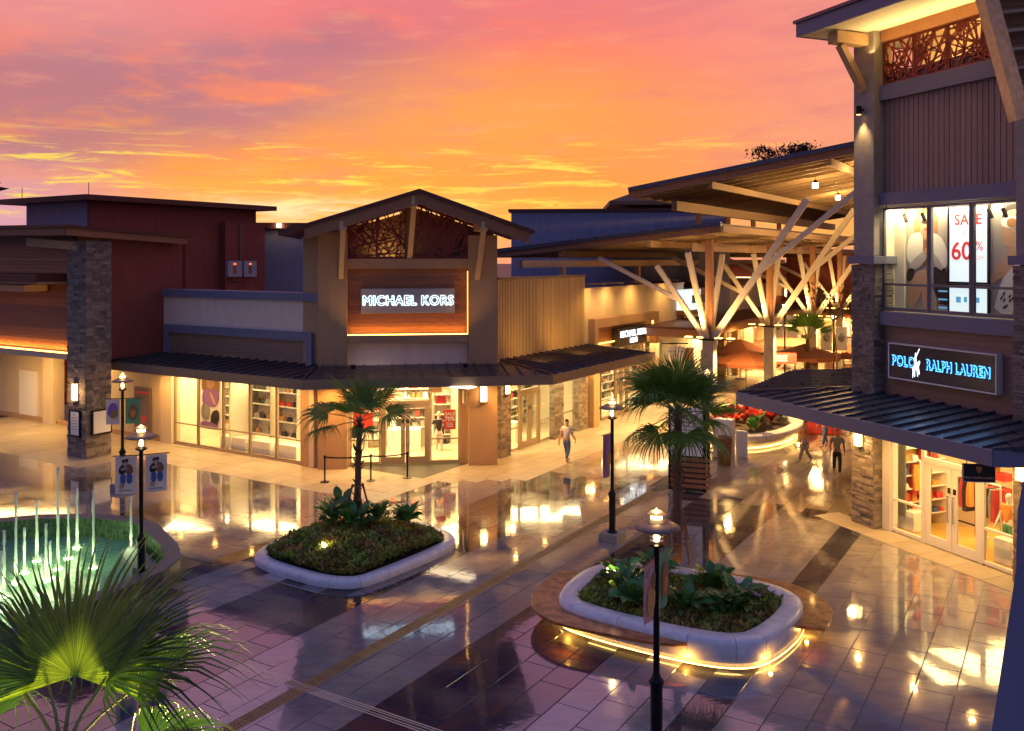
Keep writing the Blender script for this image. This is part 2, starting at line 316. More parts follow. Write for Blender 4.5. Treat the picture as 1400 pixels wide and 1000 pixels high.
# ------------------------------------------------------------------ mesh builder and objects
class MB:
    def __init__(s): s.v = []; s.f = []
    def quad(s, *pts):
        i = len(s.v); s.v += [tuple(p) for p in pts]; s.f.append(tuple(range(i, i + len(pts)))); return s
    def hexa(s, p):
        i = len(s.v); s.v += [tuple(q) for q in p]
        s.f += [(i, i + 3, i + 2, i + 1), (i + 4, i + 5, i + 6, i + 7), (i, i + 1, i + 5, i + 4), (i + 1, i + 2, i + 6, i + 5), (i + 2, i + 3, i + 7, i + 6), (i + 3, i, i + 4, i + 7)]
        return s
    def box(s, fr, a0, a1, t0, t1, z0, z1):
        if a0 > a1: a0, a1 = a1, a0
        if t0 > t1: t0, t1 = t1, t0
        return s.hexa([fr.p(a0, t0, z0), fr.p(a1, t0, z0), fr.p(a1, t1, z0), fr.p(a0, t1, z0), fr.p(a0, t0, z1), fr.p(a1, t0, z1), fr.p(a1, t1, z1), fr.p(a0, t1, z1)])
    def bar(s, a, b, w, h=None, up=(0, 0, 1)):
        h = h or w; a, b = Vector(a), Vector(b); d = (b - a).normalized(); up = Vector(up)
        if abs(d.dot(up)) > .98: up = Vector((0, 1, 0))
        x = d.cross(up).normalized() * w / 2; y = x.cross(d).normalized() * h / 2
        return s.hexa([a - x - y, a + x - y, a + x + y, a - x + y, b - x - y, b + x - y, b + x + y, b - x + y])
    def tube(s, pts, r, n=8):
        pts = [Vector(p) for p in pts]; rs = r if isinstance(r, (list, tuple)) else [r] * len(pts)
        i0 = len(s.v)
        for k, p in enumerate(pts):
            d = (pts[min(k + 1, len(pts) - 1)] - pts[max(k - 1, 0)]).normalized()
            u = d.cross(Vector((0, 0, 1)) if abs(d.z) < .95 else Vector((1, 0, 0))).normalized(); w = d.cross(u)
            for j in range(n):
                an = 2 * math.pi * j / n; s.v.append(tuple(p + (u * math.cos(an) + w * math.sin(an)) * rs[k]))
        for k in range(len(pts) - 1):
            for j in range(n):
                a = i0 + k * n + j; b = i0 + k * n + (j + 1) % n; s.f.append((a, b, b + n, a + n))
        s.f.append(tuple(i0 + j for j in range(n))[::-1]); s.f.append(tuple(i0 + (len(pts) - 1) * n + j for j in range(n)))
        return s
    def lathe(s, prof, c=(0, 0, 0), n=20):
        i0 = len(s.v)
        for r, z in prof:
            for j in range(n):
                an = 2 * math.pi * j / n; s.v.append((c[0] + r * math.cos(an), c[1] + r * math.sin(an), c[2] + z))
        for k in range(len(prof) - 1):
            for j in range(n):
                a = i0 + k * n + j; b = i0 + k * n + (j + 1) % n; s.f.append((a, b, b + n, a + n))
        if prof[0][0] > .001: s.f.append(tuple(i0 + j for j in range(n))[::-1])
        if prof[-1][0] > .001: s.f.append(tuple(i0 + (len(prof) - 1) * n + j for j in range(n)))
        return s
    def prism(s, pts, z0, z1):              # plan polygon (world xy) pulled up
        n = len(pts); i = len(s.v)
        s.v += [(p[0], p[1], z0) for p in pts] + [(p[0], p[1], z1) for p in pts]
        s.f.append(tuple(range(i, i + n))[::-1]); s.f.append(tuple(range(i + n, i + 2 * n)))
        for k in range(n): j = (k + 1) % n; s.f.append((i + k, i + j, i + n + j, i + n + k))
        return s
    def slab(s, fr, pts, t0, t1):           # elevation polygon (s, z) pushed from t0 to t1
        n = len(pts); i = len(s.v)
        s.v += [tuple(fr.p(a, t0, z)) for a, z in pts] + [tuple(fr.p(a, t1, z)) for a, z in pts]
        s.f.append(tuple(range(i, i + n))); s.f.append(tuple(range(i + n, i + 2 * n))[::-1])
        for k in range(n): j = (k + 1) % n; s.f.append((i + j, i + k, i + n + k, i + n + j))
        return s
    def loft(s, loops, close=True, caps=False):
        n = len(loops[0]); i = len(s.v)
        for lp in loops: s.v += [tuple(p) for p in lp]
        for k in range(len(loops) - 1):
            for j in range(n if close else n - 1):
                a = i + k * n + j; b = i + k * n + (j + 1) % n; s.f.append((a, b, b + n, a + n))
        if caps: s.f.append(tuple(i + j for j in range(n))[::-1]); s.f.append(tuple(i + (len(loops) - 1) * n + j for j in range(n)))
        return s
    def mesh(s, name, off=(0, 0, 0), smooth=False):
        me = bpy.data.meshes.new(name); me.from_pydata([(x - off[0], y - off[1], z - off[2]) for x, y, z in s.v], [], s.f)
        bm = bmesh.new(); bm.from_mesh(me); bmesh.ops.recalc_face_normals(bm, faces=bm.faces); bm.to_mesh(me); bm.free()
        if smooth:
            for p in me.polygons: p.use_smooth = True
        return me
    def build(s, name, m, parent=None, smooth=False, bevel=0.0, kind=None, label=None):
        root = parent
        while root is not None and root.parent is not None: root = root.parent
        off = root.location if root is not None else (0, 0, 0)
        me = s.mesh(name, off, smooth); o = bpy.data.objects.new(name, me); COL.objects.link(o)
        me.materials.append(M[m] if isinstance(m, str) else m)
        if parent is not None: o.parent = parent
        if bevel:
            b = o.modifiers.new('bevel', 'BEVEL'); b.width = bevel; b.segments = 2; b.limit_method = 'ANGLE'
        if kind: o['kind'] = kind
        if label: o['label'] = label
        return o
def thing(name, label, cat, loc=(0, 0, 0), group=None):
    o = bpy.data.objects.new(name, None); COL.objects.link(o); o.location = loc; o.empty_display_size = .3
    o['label'] = label; o['category'] = cat
    if group: o['group'] = group
    return o
def tag(o, label, cat, group=None):
    o['label'] = label; o['category'] = cat
    if group: o['group'] = group
    return o
def dup(o, loc=None, rz=None, label=None, parent=None):
    c = o.copy(); COL.objects.link(c); c.parent = parent
    if loc is not None: c.location = loc
    if rz is not None: c.rotation_euler = (0, 0, rz)
    if label: c['label'] = label
    for ch in list(o.children): dup(ch, parent=c)
    return c
def text(body, fr, s, t, z, size, m, parent, ext=.01, off=0.0, spacing=1.0, sx=1.0, name='letter', glow=0.0):
    cu = bpy.data.curves.new(name, 'FONT'); cu.body = body; cu.size = size; cu.extrude = ext; cu.offset = off
    cu.align_x = 'CENTER'; cu.align_y = 'CENTER'; cu.space_character = spacing; cu.resolution_u = 4
    cu.materials.append(M[m]); o = bpy.data.objects.new(name, cu); COL.objects.link(o)
    root = parent
    while root.parent is not None: root = root.parent
    p = fr.p(s, t, z) - Vector(root.location)
    X = Vector((*fr.d, 0)) * sx; Yv = Vector((0, 0, 1)); Zv = Vector((-fr.n[0], -fr.n[1], 0))
    mw = Matrix(((X.x, Yv.x, Zv.x, p.x), (X.y, Yv.y, Zv.y, p.y), (X.z, Yv.z, Zv.z, p.z), (0, 0, 0, 1)))
    o.matrix_world = mw; dg = bpy.context.evaluated_depsgraph_get(); me = bpy.data.meshes.new_from_object(o.evaluated_get(dg))
    COL.objects.unlink(o); bpy.data.objects.remove(o)
    n = len(me.vertices); par = list(range(n))
    def find(a):
        while par[a] != a: par[a] = par[par[a]]; a = par[a]
        return a
    for e_ in me.edges:
        a, b = find(e_.vertices[0]), find(e_.vertices[1])
        if a != b: par[a] = b
    grp = {}
    for p_ in me.polygons: grp.setdefault(find(p_.vertices[0]) if (size >= .15 and not glow) or glow else 0, []).append(tuple(p_.vertices))
    for g_, fs in grp.items():
        idx = sorted({v for f in fs for v in f}); mp = {v: k for k, v in enumerate(idx)}; co = [me.vertices[v].co for v in idx]
        q = MB()
        sh = [(0, 0)] if not glow else [(glow * math.cos(k * .7854), glow * math.sin(k * .7854)) for k in range(8)]
        for k, (dx, dy) in enumerate(sh):
            b0 = len(q.v); q.v += [(c.x + dx, c.y + dy, c.z - k * .0004) for c in co]; q.f += [tuple(mp[v] + b0 for v in f) for f in fs]
        m2 = q.mesh(name); m2.materials.append(M[m]); o = bpy.data.objects.new(name if len(grp) == 1 else name, m2); COL.objects.link(o)
        o.parent = parent; o.matrix_local = mw
        if glow or len(grp) == 1: o['kind'] = 'stuff'
    return o
LK = dict(shop_light=5.0, window_light=1.6, gable_glow_light=2, show_window_light=1.3, sign_glow_light=1.0, loft_light=2.5, strip_glow_light=3.5, lamp_light=7, downlight_beam=4.6, column_downlight=13,
          column_uplight=2.4, sconce_light=2.0, washer_beam=3.0, eave_light=2.0, arcade_light=3.5, pool_glow_light=1.3, soffit_light=4, pendant_light=5)
def light(kind, name, loc, energy, col=(1, .62, .28), size=.1, target=None, angle=100, blend=.6, sy=None):
    l = bpy.data.lights.new(name, kind); l.energy = energy * LK.get(name, 2.6); l.color = (col[0], col[1] * .94, col[2] * .72) if col[0] >= 1 else col
    if kind == 'AREA':
        l.size = size
        if sy: l.shape = 'RECTANGLE'; l.size_y = sy
    else: l.shadow_soft_size = size
    if kind == 'SPOT': l.spot_size = R(angle); l.spot_blend = blend
    o = bpy.data.objects.new(name, l); COL.objects.link(o); o.location = loc
    if target is not None: o.rotation_euler = (Vector(target) - Vector(loc)).to_track_quat('-Z', 'Y').to_euler()
    return o
def smooth_poly(pts, it=3):
    for _ in range(it):
        q = []
        for i in range(len(pts)):
            a = Vector(pts[i]); b = Vector(pts[(i + 1) % len(pts)]); q += [a * .75 + b * .25, a * .25 + b * .75]
        pts = q
    return [Vector(p) for p in pts]
def offset_poly(pts, d):
    c = sum((Vector(p) for p in pts), Vector((0, 0))) / len(pts); out = []
    n = len(pts); area = sum(pts[i][0] * pts[(i + 1) % n][1] - pts[(i + 1) % n][0] * pts[i][1] for i in range(n)); sg = 1 if area > 0 else -1
    for i in range(n):
        a = Vector(pts[i - 1]); b = Vector(pts[(i + 1) % n]); e = (b - a).normalized(); out.append(Vector(pts[i]) + Vector((e.y, -e.x)) * d * sg)
    return out
def inpoly(x, y, pts):
    c = False; n = len(pts)
    for i in range(n):
        x1, y1 = pts[i][0], pts[i][1]; x2, y2 = pts[i - 1][0], pts[i - 1][1]
        if (y1 > y) != (y2 > y) and x < (x2 - x1) * (y - y1) / (y2 - y1) + x1: c = not c
    return c
def ab(pts): return [Vector(G.p(a, b)[:2]) for a, b in pts]

# ------------------------------------------------------------------ ground and paving
o = MB().box(Fr(0, 0, 1, 0), -600, 600, -60, 1500, -1.0, -.03).build('ground', 'grout'); o['kind'] = 'structure'
plaza = MB().prism([G.p(2, -16), G.p(95, -16), G.p(95, 60), G.p(2, 60)], -.03, -.012).build('plaza_paving', 'grout'); plaza['kind'] = 'structure'
LT, LB = 1.175, .70
def tile_mesh(name, m, l=LT, w=LB):
    g = .008; c = .005; mb = MB()
    lo = [(-l/2+g, -w/2+g), (l/2-g, -w/2+g), (l/2-g, w/2-g), (-l/2+g, w/2-g)]
    hi = [(x - math.copysign(c, x), y - math.copysign(c, y)) for x, y in lo]
    mb.v = [(x, y, -.015) for x, y in lo] + [(x, y, -c) for x, y in lo] + [(x, y, 0) for x, y in hi]
    mb.f = [(8, 9, 10, 11)] + [(i, (i+1) % 4, 4+(i+1) % 4, 4+i) for i in range(4)] + [(4+i, 4+(i+1) % 4, 8+(i+1) % 4, 8+i) for i in range(4)]
    me = mb.mesh(name); me.materials.append(M[m]); return me
TM = {k: tile_mesh('paving_slab', k) for k in ('tile_l', 'tile_d', 'tile_m', 'tile_w', 'tile_dry')}
FOUNT = [(9.2, 18.0), (14.7, 18.75), (15.6, 19.35), (16.5, 21.2), (16.9, 23.2), (16.2, 25.3), (14.6, 27.0), (12, 28.6), (8, 29), (5, 24)]
RIMR = ab([(17.5, 9.0), (17.8, 9.9), (18.9, 10.25), (20.3, 10.3), (21.1, 9.7), (21.45, 8.2), (21.55, 6.2), (21.1, 5.25), (20.2, 4.95), (18.7, 5.1), (17.8, 5.45), (17.45, 6.6)])
RIML = ab([(17.5, 19.3), (16.9, 18.6), (16.75, 17.2), (16.75, 16.0), (17.1, 15.2), (17.9, 15.0), (20.3, 14.85), (21.3, 15.0), (21.95, 15.9), (22.1, 17.4), (21.6, 18.8), (20.4, 19.5), (18.8, 19.6)])
holes = [ab(FOUNT), offset_poly(RIMR, -.1), offset_poly(RIML, -.1)]
def bandmat(a, b, x, y):
    if b > 33.2 and a > 21.4: return 'tile_dry'
    if b > 16.8 and (a > 24.0 and b > 20): return 'tile_dry'
    if a > 23.9 and b > 17.3 and y > 33.9 and x < 1.2: return 'tile_dry'
    if a > 30.1: return 'tile_dry' if b > 17.6 else 'tile_w'
    if 29.45 < a <= 30.1: return 'tile_d'
    if 5.36 < b < 6.06 or 19.13 < b < 19.83: return 'tile_d'
    if 8.17 < b < 10.97 or 14.2 < b < 17.0: return 'tile_d'
    if 24.0 < b < 26.1 or 30.2 < b < 32.3: return 'tile_m'
    if 3.2 > b > 1.1: return 'tile_l'
    return 'tile_l'
tiles = []
nb0 = -14
for j in range(-16, 60):
    b = 5.36 + .35 + j * LB
    if b > 12.35 and b < 12.6 + .35: continue
    for i in range(0, 74):
        a = 3.0 + i * LT + (.5 * LT if j % 2 and b < 20 else 0) + (.65 if b < 3.9 else 0)
        if 29.2 < a < 30.5: pass
        p = G.p(a, b); x, y = p.x, p.y
        if y < 9.5 or abs(x) > y * .62 + 1.5: continue
        if any(inpoly(x, y, h) for h in holes): continue
        if b > 21 and a > 27.2: continue
        if b < 5 and a > 30.5: continue
        tiles.append((p.length, a, b, x, y))
tiles.sort()
far = {}
for k, (d, a, b, x, y) in enumerate(tiles):
    mk = bandmat(a, b, x, y)
    if k < 298:
        o = bpy.data.objects.new('paving_slab', TM[mk]); COL.objects.link(o); o.parent = plaza
        o.location = (x, y, 0); o.rotation_euler = (random.gauss(0, .0008), random.gauss(0, .0008), math.pi / 2 - TH)
    else:
        far.setdefault(mk, MB())
        fr = Fr(x, y, *AX); q = far[mk]; g = .006; c = .004
        i = len(q.v); l, w = LT / 2 - g, LB / 2 - g
        dz = [random.gauss(0, .0006) for _ in range(2)]
        for (s_, t_) in ((-l, -w), (l, -w), (l, w), (-l, w)): q.v.append(tuple(fr.p(s_, t_, -.014)))
        for (s_, t_) in ((-l, -w), (l, -w), (l, w), (-l, w)): q.v.append(tuple(fr.p(s_, t_, s_ * dz[0] + t_ * dz[1])))
        q.f += [(i+4, i+5, i+6, i+7)] + [(i+n, i+(n+1) % 4, i+4+(n+1) % 4, i+4+n) for n in range(4)]
for mk, q in far.items():
    o = q.build('distant_paving_slabs', mk, plaza, kind='stuff')
# drains: one long strip along the bands, one crossing it
def grate(name, fr, a0, a1, t0, t1, m, label):
    th = thing(name, label, 'drain', fr.p(a0, (t0 + t1) / 2, 0))
    mb = MB().box(fr, a0, a1, t0, t0 + .03, -.011, .002).box(fr, a0, a1, t1 - .03, t1, -.011, .002)
    mb.build('frame', m, th)
    st = MB(); a = a0
    while a < a1: st.box(fr, a, a + .028, t0 + .03, t1 - .03, -.011, 0.0); a += .05
    mb = MB(); n = 3
    for k in range(1, n): t = t0 + (t1 - t0) * k / n; mb.box(fr, a0, a1, t - .012, t + .012, -.011, .003)
    mb.build('rib', m, th)
    st.build('grating_bars', m, th, kind='stuff')
grate('floor_drain', G, 6, 30, 12.45, 12.76, 'grate', 'long bronze drain grating running across the plaza towards the arcade')
GB = Fr(0, 0, *BX)   # s = b, t = -a
grate('floor_drain', Fr(AX[0]*12.68, AX[1]*12.68, -BX[0], -BX[1]), -19, -8.0, -.12, .12, 'steel', 'steel drain grating crossing the long bronze drain at the front')
MB().box(G, 6, 30, 12.44, 12.77, -.02, -.011).build('drain_bed', 'grout', plaza)
q = MB(); a = 6.0
while a < 30: q.box(G, a + .005, a + LT - .005, 12.775, 13.055, -.012, 0).box(G, a + .005, a + LT - .005, 12.365, 12.44, -.012, 0); a += LT
q.build('drain_edge_slabs', 'tile_l', plaza, kind='stuff')

# ------------------------------------------------------------------ builders for building parts
def canopy(parent, fr, tb, tf, s0b, s1b, s0f, s1f, zb, zf, m='metal', fm='bronze', step=.55, fh=.34):
    cn = MB().quad(fr.p(s0b, tb, zf - fh + .05), fr.p(s1b, tb, zf - fh + .05), fr.p(s1f, tf, zf - fh + .05), fr.p(s0f, tf, zf - fh + .05)).build('canopy_soffit', 'beige', parent)
    MB().hexa([fr.p(s0f - .02, tf - .05, zf - fh), fr.p(s1f + .02, tf - .05, zf - fh), fr.p(s1f, tf + .05, zf - fh), fr.p(s0f, tf + .05, zf - fh),
               fr.p(s0f - .02, tf - .05, zf + .02), fr.p(s1f + .02, tf - .05, zf + .02), fr.p(s1f, tf + .05, zf + .02), fr.p(s0f, tf + .05, zf + .02)]).build('fascia', fm, parent)
    lo, hi = min(s0b, s0f), max(s1b, s1f); n = max(1, round((hi - lo) / step)); w = (hi - lo) / n
    def span(s):
        a, b = tf, tb
        if s0f < s0b and s < s0b: b = tf + (s - s0f) / (s0b - s0f) * (tb - tf)
        if s1f > s1b and s > s1b: b = min(b, tf + (s1f - s) / (s1f - s1b) * (tb - tf))
        if s0f > s0b and s < s0f: a = tf + (s0f - s) / (s0f - s0b) * (tb - tf)
        if s1f < s1b and s > s1f: a = max(a, tf + (s - s1f) / (s1b - s1f) * (tb - tf))
        return a, b
    zz = lambda t: zf + (t - tf) / (tb - tf) * (zb - zf)
    for k in range(n):
        s0, s1 = lo + k * w, lo + (k + 1) * w
        a0, b0 = span(s0); a1, b1 = span(s1 - .001)
        q = MB(); pts = [(s0, a0), (s1, a1), (s1, b1), (s0, b0)]
        q.hexa([fr.p(s, t, zz(t) - .03) for s, t in pts] + [fr.p(s, t, zz(t)) for s, t in pts])
        if b0 - a0 > .15: q.bar(fr.p(s0, a0, zz(a0) + .03), fr.p(s0, b0, zz(b0) + .03), .035, .07)
        q.build('roof_panel', m, parent)
def hipbar(parent, p0, p1, m='metal'): MB().bar(p0, p1, .09, .10).build('hip_cap', m, parent)
def siding(parent, fr, s0, s1, z0, z1, t, step, m, name='siding_board', vertical=False, th=.03):
    if vertical:
        n = round((s1 - s0) / step); w = (s1 - s0) / n
        for k in range(n): MB().box(fr, s0 + k * w + .012, s0 + (k + 1) * w - .012, t - th, t, z0, z1).build(name, m, parent)
    else:
        n = round((z1 - z0) / step); w = (z1 - z0) / n
        for k in range(n):
            a = z0 + k * w
            MB().hexa([fr.p(s0, t - th, a + .006), fr.p(s1, t - th, a + .006), fr.p(s1, t, a + .006), fr.p(s0, t, a + .006),
                       fr.p(s0, t - th * .5, a + w - .006), fr.p(s1, t - th * .5, a + w - .006), fr.p(s1, t, a + w - .006), fr.p(s0, t, a + w - .006)]).build(name, m, parent)
def window(parent, fr, s0, s1, z0, z1, rails=(), t=0.0, fm='frame', fw=.05, depth=.09, name='window'):
    w = MB()
    w.box(fr, s0, s0 + fw, t, t + depth, z0, z1).box(fr, s1 - fw, s1, t, t + depth, z0, z1)
    w.box(fr, s0 + fw, s1 - fw, t, t + depth, z0, z0 + fw * 1.5).box(fr, s0 + fw, s1 - fw, t, t + depth, z1 - fw, z1)
    for r in rails: w.box(fr, s0 + fw, s1 - fw, t + .004, t + depth - .004, r - fw / 2, r + fw / 2)
    wo_ = w.build(name, fm, parent)
    zs = [z0 + fw * 1.5] + [r for r in rails] + [z1 - fw]
    for a, b in zip(zs, zs[1:]):
        MB().box(fr, s0 + fw, s1 - fw, t + depth * .45, t + depth * .55, a + (fw/2 if a in rails else 0), b - (fw/2 if b in rails else 0)).build('pane', 'glass', wo_)
    return wo_
def doors(parent, fr, s0, s1, zt, ztop, t=0.0, fm='frame'):
    """pair of glazed leaves with a transom light above"""
    MB().box(fr, s0, s1, t, t + .12, zt, zt + .08).box(fr, s0, s0 + .05, t, t + .12, 0, zt).box(fr, s1 - .05, s1, t, t + .12, 0, zt).build('door_frame', fm, parent)
    window(parent, fr, s0, s1, zt + .08, ztop, t=t, fm=fm, name='transom_window')
    mid = (s0 + s1) / 2
    for a, b, sg in ((s0 + .05, mid - .008, 1), (mid + .008, s1 - .05, -1)):
        st = .17
        d = MB().box(fr, a, a + st, t + .02, t + .07, .02, zt - .01).box(fr, b - st, b, t + .02, t + .07, .02, zt - .01)
        d.box(fr, a + st, b - st, t + .02, t + .07, .02, .30).box(fr, a + st, b - st, t + .02, t + .07, zt - .16, zt - .01)
        do = d.build('door', fm, parent)
        MB().box(fr, a + st, b - st, t + .04, t + .05, .30, zt - .16).build('pane', 'glass', do)
        hs = b - st / 2 if sg > 0 else a + st / 2
        q = MB().tube([fr.p(hs, t - .05, .85), fr.p(hs, t - .05, 1.6)], .018, 8)
        for z in (.87, 1.58): q.tube([fr.p(hs, t - .05, z), fr.p(hs, t + .02, z)], .012, 6)
        q.build('handle', 'steel', do)
        MB().box(fr, hs - .05, hs + .05, t + .012, t + .02, 1.66, 1.82).build('notice', 'blackp', do)
def stone_pillar(parent, fr, s0, s1, t0, t1, z0, z1, rows=.115, faces='ftlr'):
    MB().box(fr, s0 + .03, s1 - .03, t0 + .03, t1 - .03, z0, z1).build('pillar_core', 'ledge_core', parent)
    st = MB(); rnd = random.Random(int(s0 * 100 + z1 * 7))
    def face(u0, u1, f):
        z = z0
        while z < z1 - .02:
            h = min(rnd.uniform(.6, 1.3) * rows, z1 - z); u = u0
            while u < u1 - .01:
                l = min(rnd.uniform(.14, .46), u1 - u)
                if u1 - u - l < .08: l = u1 - u
                f(u + .004, u + l - .004, z + .004, z + h - .004, rnd.uniform(.0, .045)); u += l
            z += h
    face(s0, s1, lambda a, b, c, d, e: st.box(fr, a, b, t0 - e, t0 + .05, c, d))
    face(t0, t1, lambda a, b, c, d, e: st.box(fr, s0 - e, s0 + .05, a, b, c, d))
    face(t0, t1, lambda a, b, c, d, e: st.box(fr, s1 - .05, s1 + e, a, b, c, d))
    return st.build('ledger_stones', 'ledge', parent, kind='stuff')
def sconce(fr, s, t, z, label, w=.2, h=.45, e=22):
    th = thing('wall_sconce', label, 'wall lamp', fr.p(s, t, z - h / 2), 'lit box sconces on the walls')
    MB().box(fr, s - w / 2 - .02, s + w / 2 + .02, t - .03, t, z - h / 2 - .03, z + h / 2 + .03).build('back_plate', 'bronze', th)
    MB().box(fr, s - w / 2, s + w / 2, t - .14, t - .03, z - h / 2, z + h / 2).build('glass_box', 'sconce', th, bevel=.01)
    q = MB().box(fr, s - w/2 - .01, s + w/2 + .01, t - .155, t - .02, z + h/2, z + h/2 + .025).box(fr, s - w/2 - .01, s + w/2 + .01, t - .155, t - .02, z - h/2 - .025, z - h/2)
    for k in (-1, 0, 1): q.box(fr, s + k * w / 3 - .006, s + k * w / 3 + .006, t - .15, t - .14, z - h/2, z + h/2)
    q.build('cage', 'bronze', th)
    light('POINT', 'sconce_light', fr.p(s, t - .32, z), e, size=.12)
def rect(parent, fr, s0, s1, z0, z1, t, m, name='print', th=.008): return MB().box(fr, s0, s1, t - th, t, z0, z1).build(name, m, parent)
def blob(parent, fr, s0, z0, w, h, pts, t, m, name='print'):
    q = smooth_poly([Vector((x, y)) for x, y in pts], 1)
    return MB().slab(fr, [(s0 + p.x * w, z0 + p.y * h) for p in q], t - .006, t).build(name, m, parent)
def fretwork(parent, fr, poly, t, n, seed, m='fretw', bw=.05, th=.04, frame=.09):
    """cut-metal screen: chords, short struts and fans inside a convex outline (s, z)"""
    rnd = random.Random(seed); q = MB(); k = len(poly)
    def clip(p, d):
        t0, t1 = -1e9, 1e9
        ar = sum(poly[i][0] * poly[(i+1) % k][1] - poly[(i+1) % k][0] * poly[i][1] for i in range(k)); sg = 1 if ar > 0 else -1
        for i in range(k):
            a, b = poly[i], poly[(i + 1) % k]; nx, ny = (b[1] - a[1]) * sg, -(b[0] - a[0]) * sg
            den = nx * d[0] + ny * d[1]; num = nx * (a[0] - p[0]) + ny * (a[1] - p[1])
            if abs(den) < 1e-9: continue
            r = num / den
            if den > 0: t1 = min(t1, r)
            else: t0 = max(t0, r)
        return t0, t1
    def seg(a, b, w): q.bar(fr.p(a[0], t, a[1]), fr.p(b[0], t, b[1]), w, th, up=(fr.n[0], fr.n[1], 0))
    for i in range(k): seg(poly[i], poly[(i + 1) % k], frame)
    xs = [p[0] for p in poly]; zs = [p[1] for p in poly]
    for i in range(n):
        p = (rnd.uniform(min(xs), max(xs)), rnd.uniform(min(zs), max(zs)))
        if not inpoly(p[0], p[1], poly): continue
        base_a = rnd.uniform(0, 3.14)
        for j in range(rnd.choice((2, 3, 4))):
            an = base_a + j * rnd.uniform(.35, .95); d = (math.cos(an), math.sin(an)); t0, t1 = clip(p, d)
            L0 = rnd.uniform(.5, 1.7)
            e0 = max(t0, -rnd.choice((0, 0, .3, L0))); e1 = min(t1, L0)
            if e1 - e0 > .1: seg((p[0] + d[0] * e0, p[1] + d[1] * e0), (p[0] + d[0] * e1, p[1] + d[1] * e1), bw * rnd.uniform(.7, 1.1))
    return q.build('fretwork_screen', m, parent)

# ------------------------------------------------------------------ the corner store
mk = thing('corner_store', 'gabled corner store with lit white windows and a backlit name sign', 'shop', CH.p(0, 0, 0))
sL0, sL1 = ML.S(237), ML.S(413)                                   # left window run
e = 2.4
# walls of the left front
MB().box(ML, ML.S(222), ML.S(415), .02, .35, 3.1, 6.6).build('wall', 'mauve', mk)
MB().box(ML, ML.S(219), ML.S(434, -.1), -.12, .5, 6.6, 6.93).build('parapet_cap', 'trim', mk)
MB().box(ML, ML.S(222), sL0, -.12, .35, 0, 3.6).build('pilaster', 'beige', mk)
MB().box(ML, sL1, ML.S(424, -.05), -.1, .35, 0, 3.6).build('pilaster', 'pier', mk)
MB().box(ML, ML.S(424.5, -.05), ML.S(431, -.05), -.14, .35, 0, 3.6).build('pilaster', 'beige', mk)
z0 = 4.0
sa, sb = ML.S(226, -.12), ML.S(428, -.12)
MB().slab(ML, [(sa, z0), (sa, 5.35), (sb, 5.35), (sb, z0), (sb - .32, z0), (sb - .32, 5.02), (sa + .32, 5.02), (sa + .32, z0)], -.22, .02).build('sign_surround', 'trim', mk)
siding(mk, ML, sa + .32, sb - .32, z0, 5.02, 0.0, .17, 'wood2')
bays = [ML.S(u) for u in (237, 269, 303.5, 340, 376.5, 413)]
for a, b in zip(bays, bays[1:]): window(mk, ML, a + .01, b - .01, .05, 3.5, rails=(.95,), t=.05, fm='frame')
MB().box(ML, sL0, sL1, .0, .2, 0, .05).build('window_sill', 'frame', mk)
# gable body
sp0, sp1, sp2, sp3 = CH.S(434, -.5), CH.S(474.5, -.5), CH.S(640.5, -.5), CH.S(680, -.5)
MB().box(CH, sp0, sp1, -.5, .6, 0, 9.35).build('pier', 'pier', mk, bevel=.02)
MB().box(CH, sp2, sp3, -.5, .6, 0, 9.25).build('pier', 'pier', mk, bevel=.02)
MB().box(ML, ML.S(415.5, 0), ML.S(436, 0), -.05, 1.2, 3.9, 9.2).build('pier', 'pier', mk)
MB().box(CH, sp1, sp2, -.08, .3, 4.0, 4.95).build('wall', 'mauve', mk)
MB().box(CH, sp1 + .002, sp2 - .002, -.42, .3, 4.95, 5.26).build('light_ledge', 'pier', mk)
MB().box(CH, sp1 + .02, sp2 - .02, -.40, -.36, 5.262, 5.30).build('light_strip', 'led', mk)
MB().box(CH, sp2 - .035, sp2 - .02, -.36, -.34, 5.32, 7.8).build('light_strip', 'led', mk)
light('AREA', 'strip_glow_light', CH.p((sp1 + sp2) / 2, -.28, 5.36), 9, (1, .48, .10), 4.6, CH.p((sp1 + sp2) / 2, -.05, 6.0), sy=.06)
siding(mk, CH, sp1 + .02, sp2 - .02, 5.27, 7.9, -.03, .165, 'wood')
MB().box(CH, sp1, sp2, .0, .3, 5.26, 7.9).build('wall', 'pier', mk)
MB().box(CH, sp1 + .002, sp2 - .002, -.3, .3, 7.9, 8.3).build('lintel_beam', 'pier', mk)
# gable roof
tf = -2.1
ra = (CH.S(573.5, tf), CH.Z(CH.S(573.5, tf), tf, 258)); rl = (CH.S(380, tf), CH.Z(CH.S(380, tf), tf, 317)); rr = (CH.S(731, tf), CH.Z(CH.S(731, tf), tf, 315))
def roofslab(x0, x1, a, b, dz0, dz1, t0, t1, name, m):
    MB().slab(CH, [(a[0], a[1] + dz0), (b[0], b[1] + dz0), (b[0], b[1] + dz1), (a[0], a[1] + dz1)], t0, t1).build(name, m, mk)
roofslab(0, 0, rl, ra, -.14, 0, tf, 5, 'roof_slope', 'roofm'); roofslab(0, 0, ra, rr, -.14, 0, tf, 5, 'roof_slope', 'roofm')
k1 = CH.S(416, tf + .12); ml_ = (ra[1] - rl[1]) / (ra[0] - rl[0]); fl = (k1, rl[1] + (k1 - rl[0]) * ml_)
k2 = CH.S(724, tf + .12); mr_ = (rr[1] - ra[1]) / (rr[0] - ra[0]); frr = (k2, ra[1] + (k2 - ra[0]) * mr_)
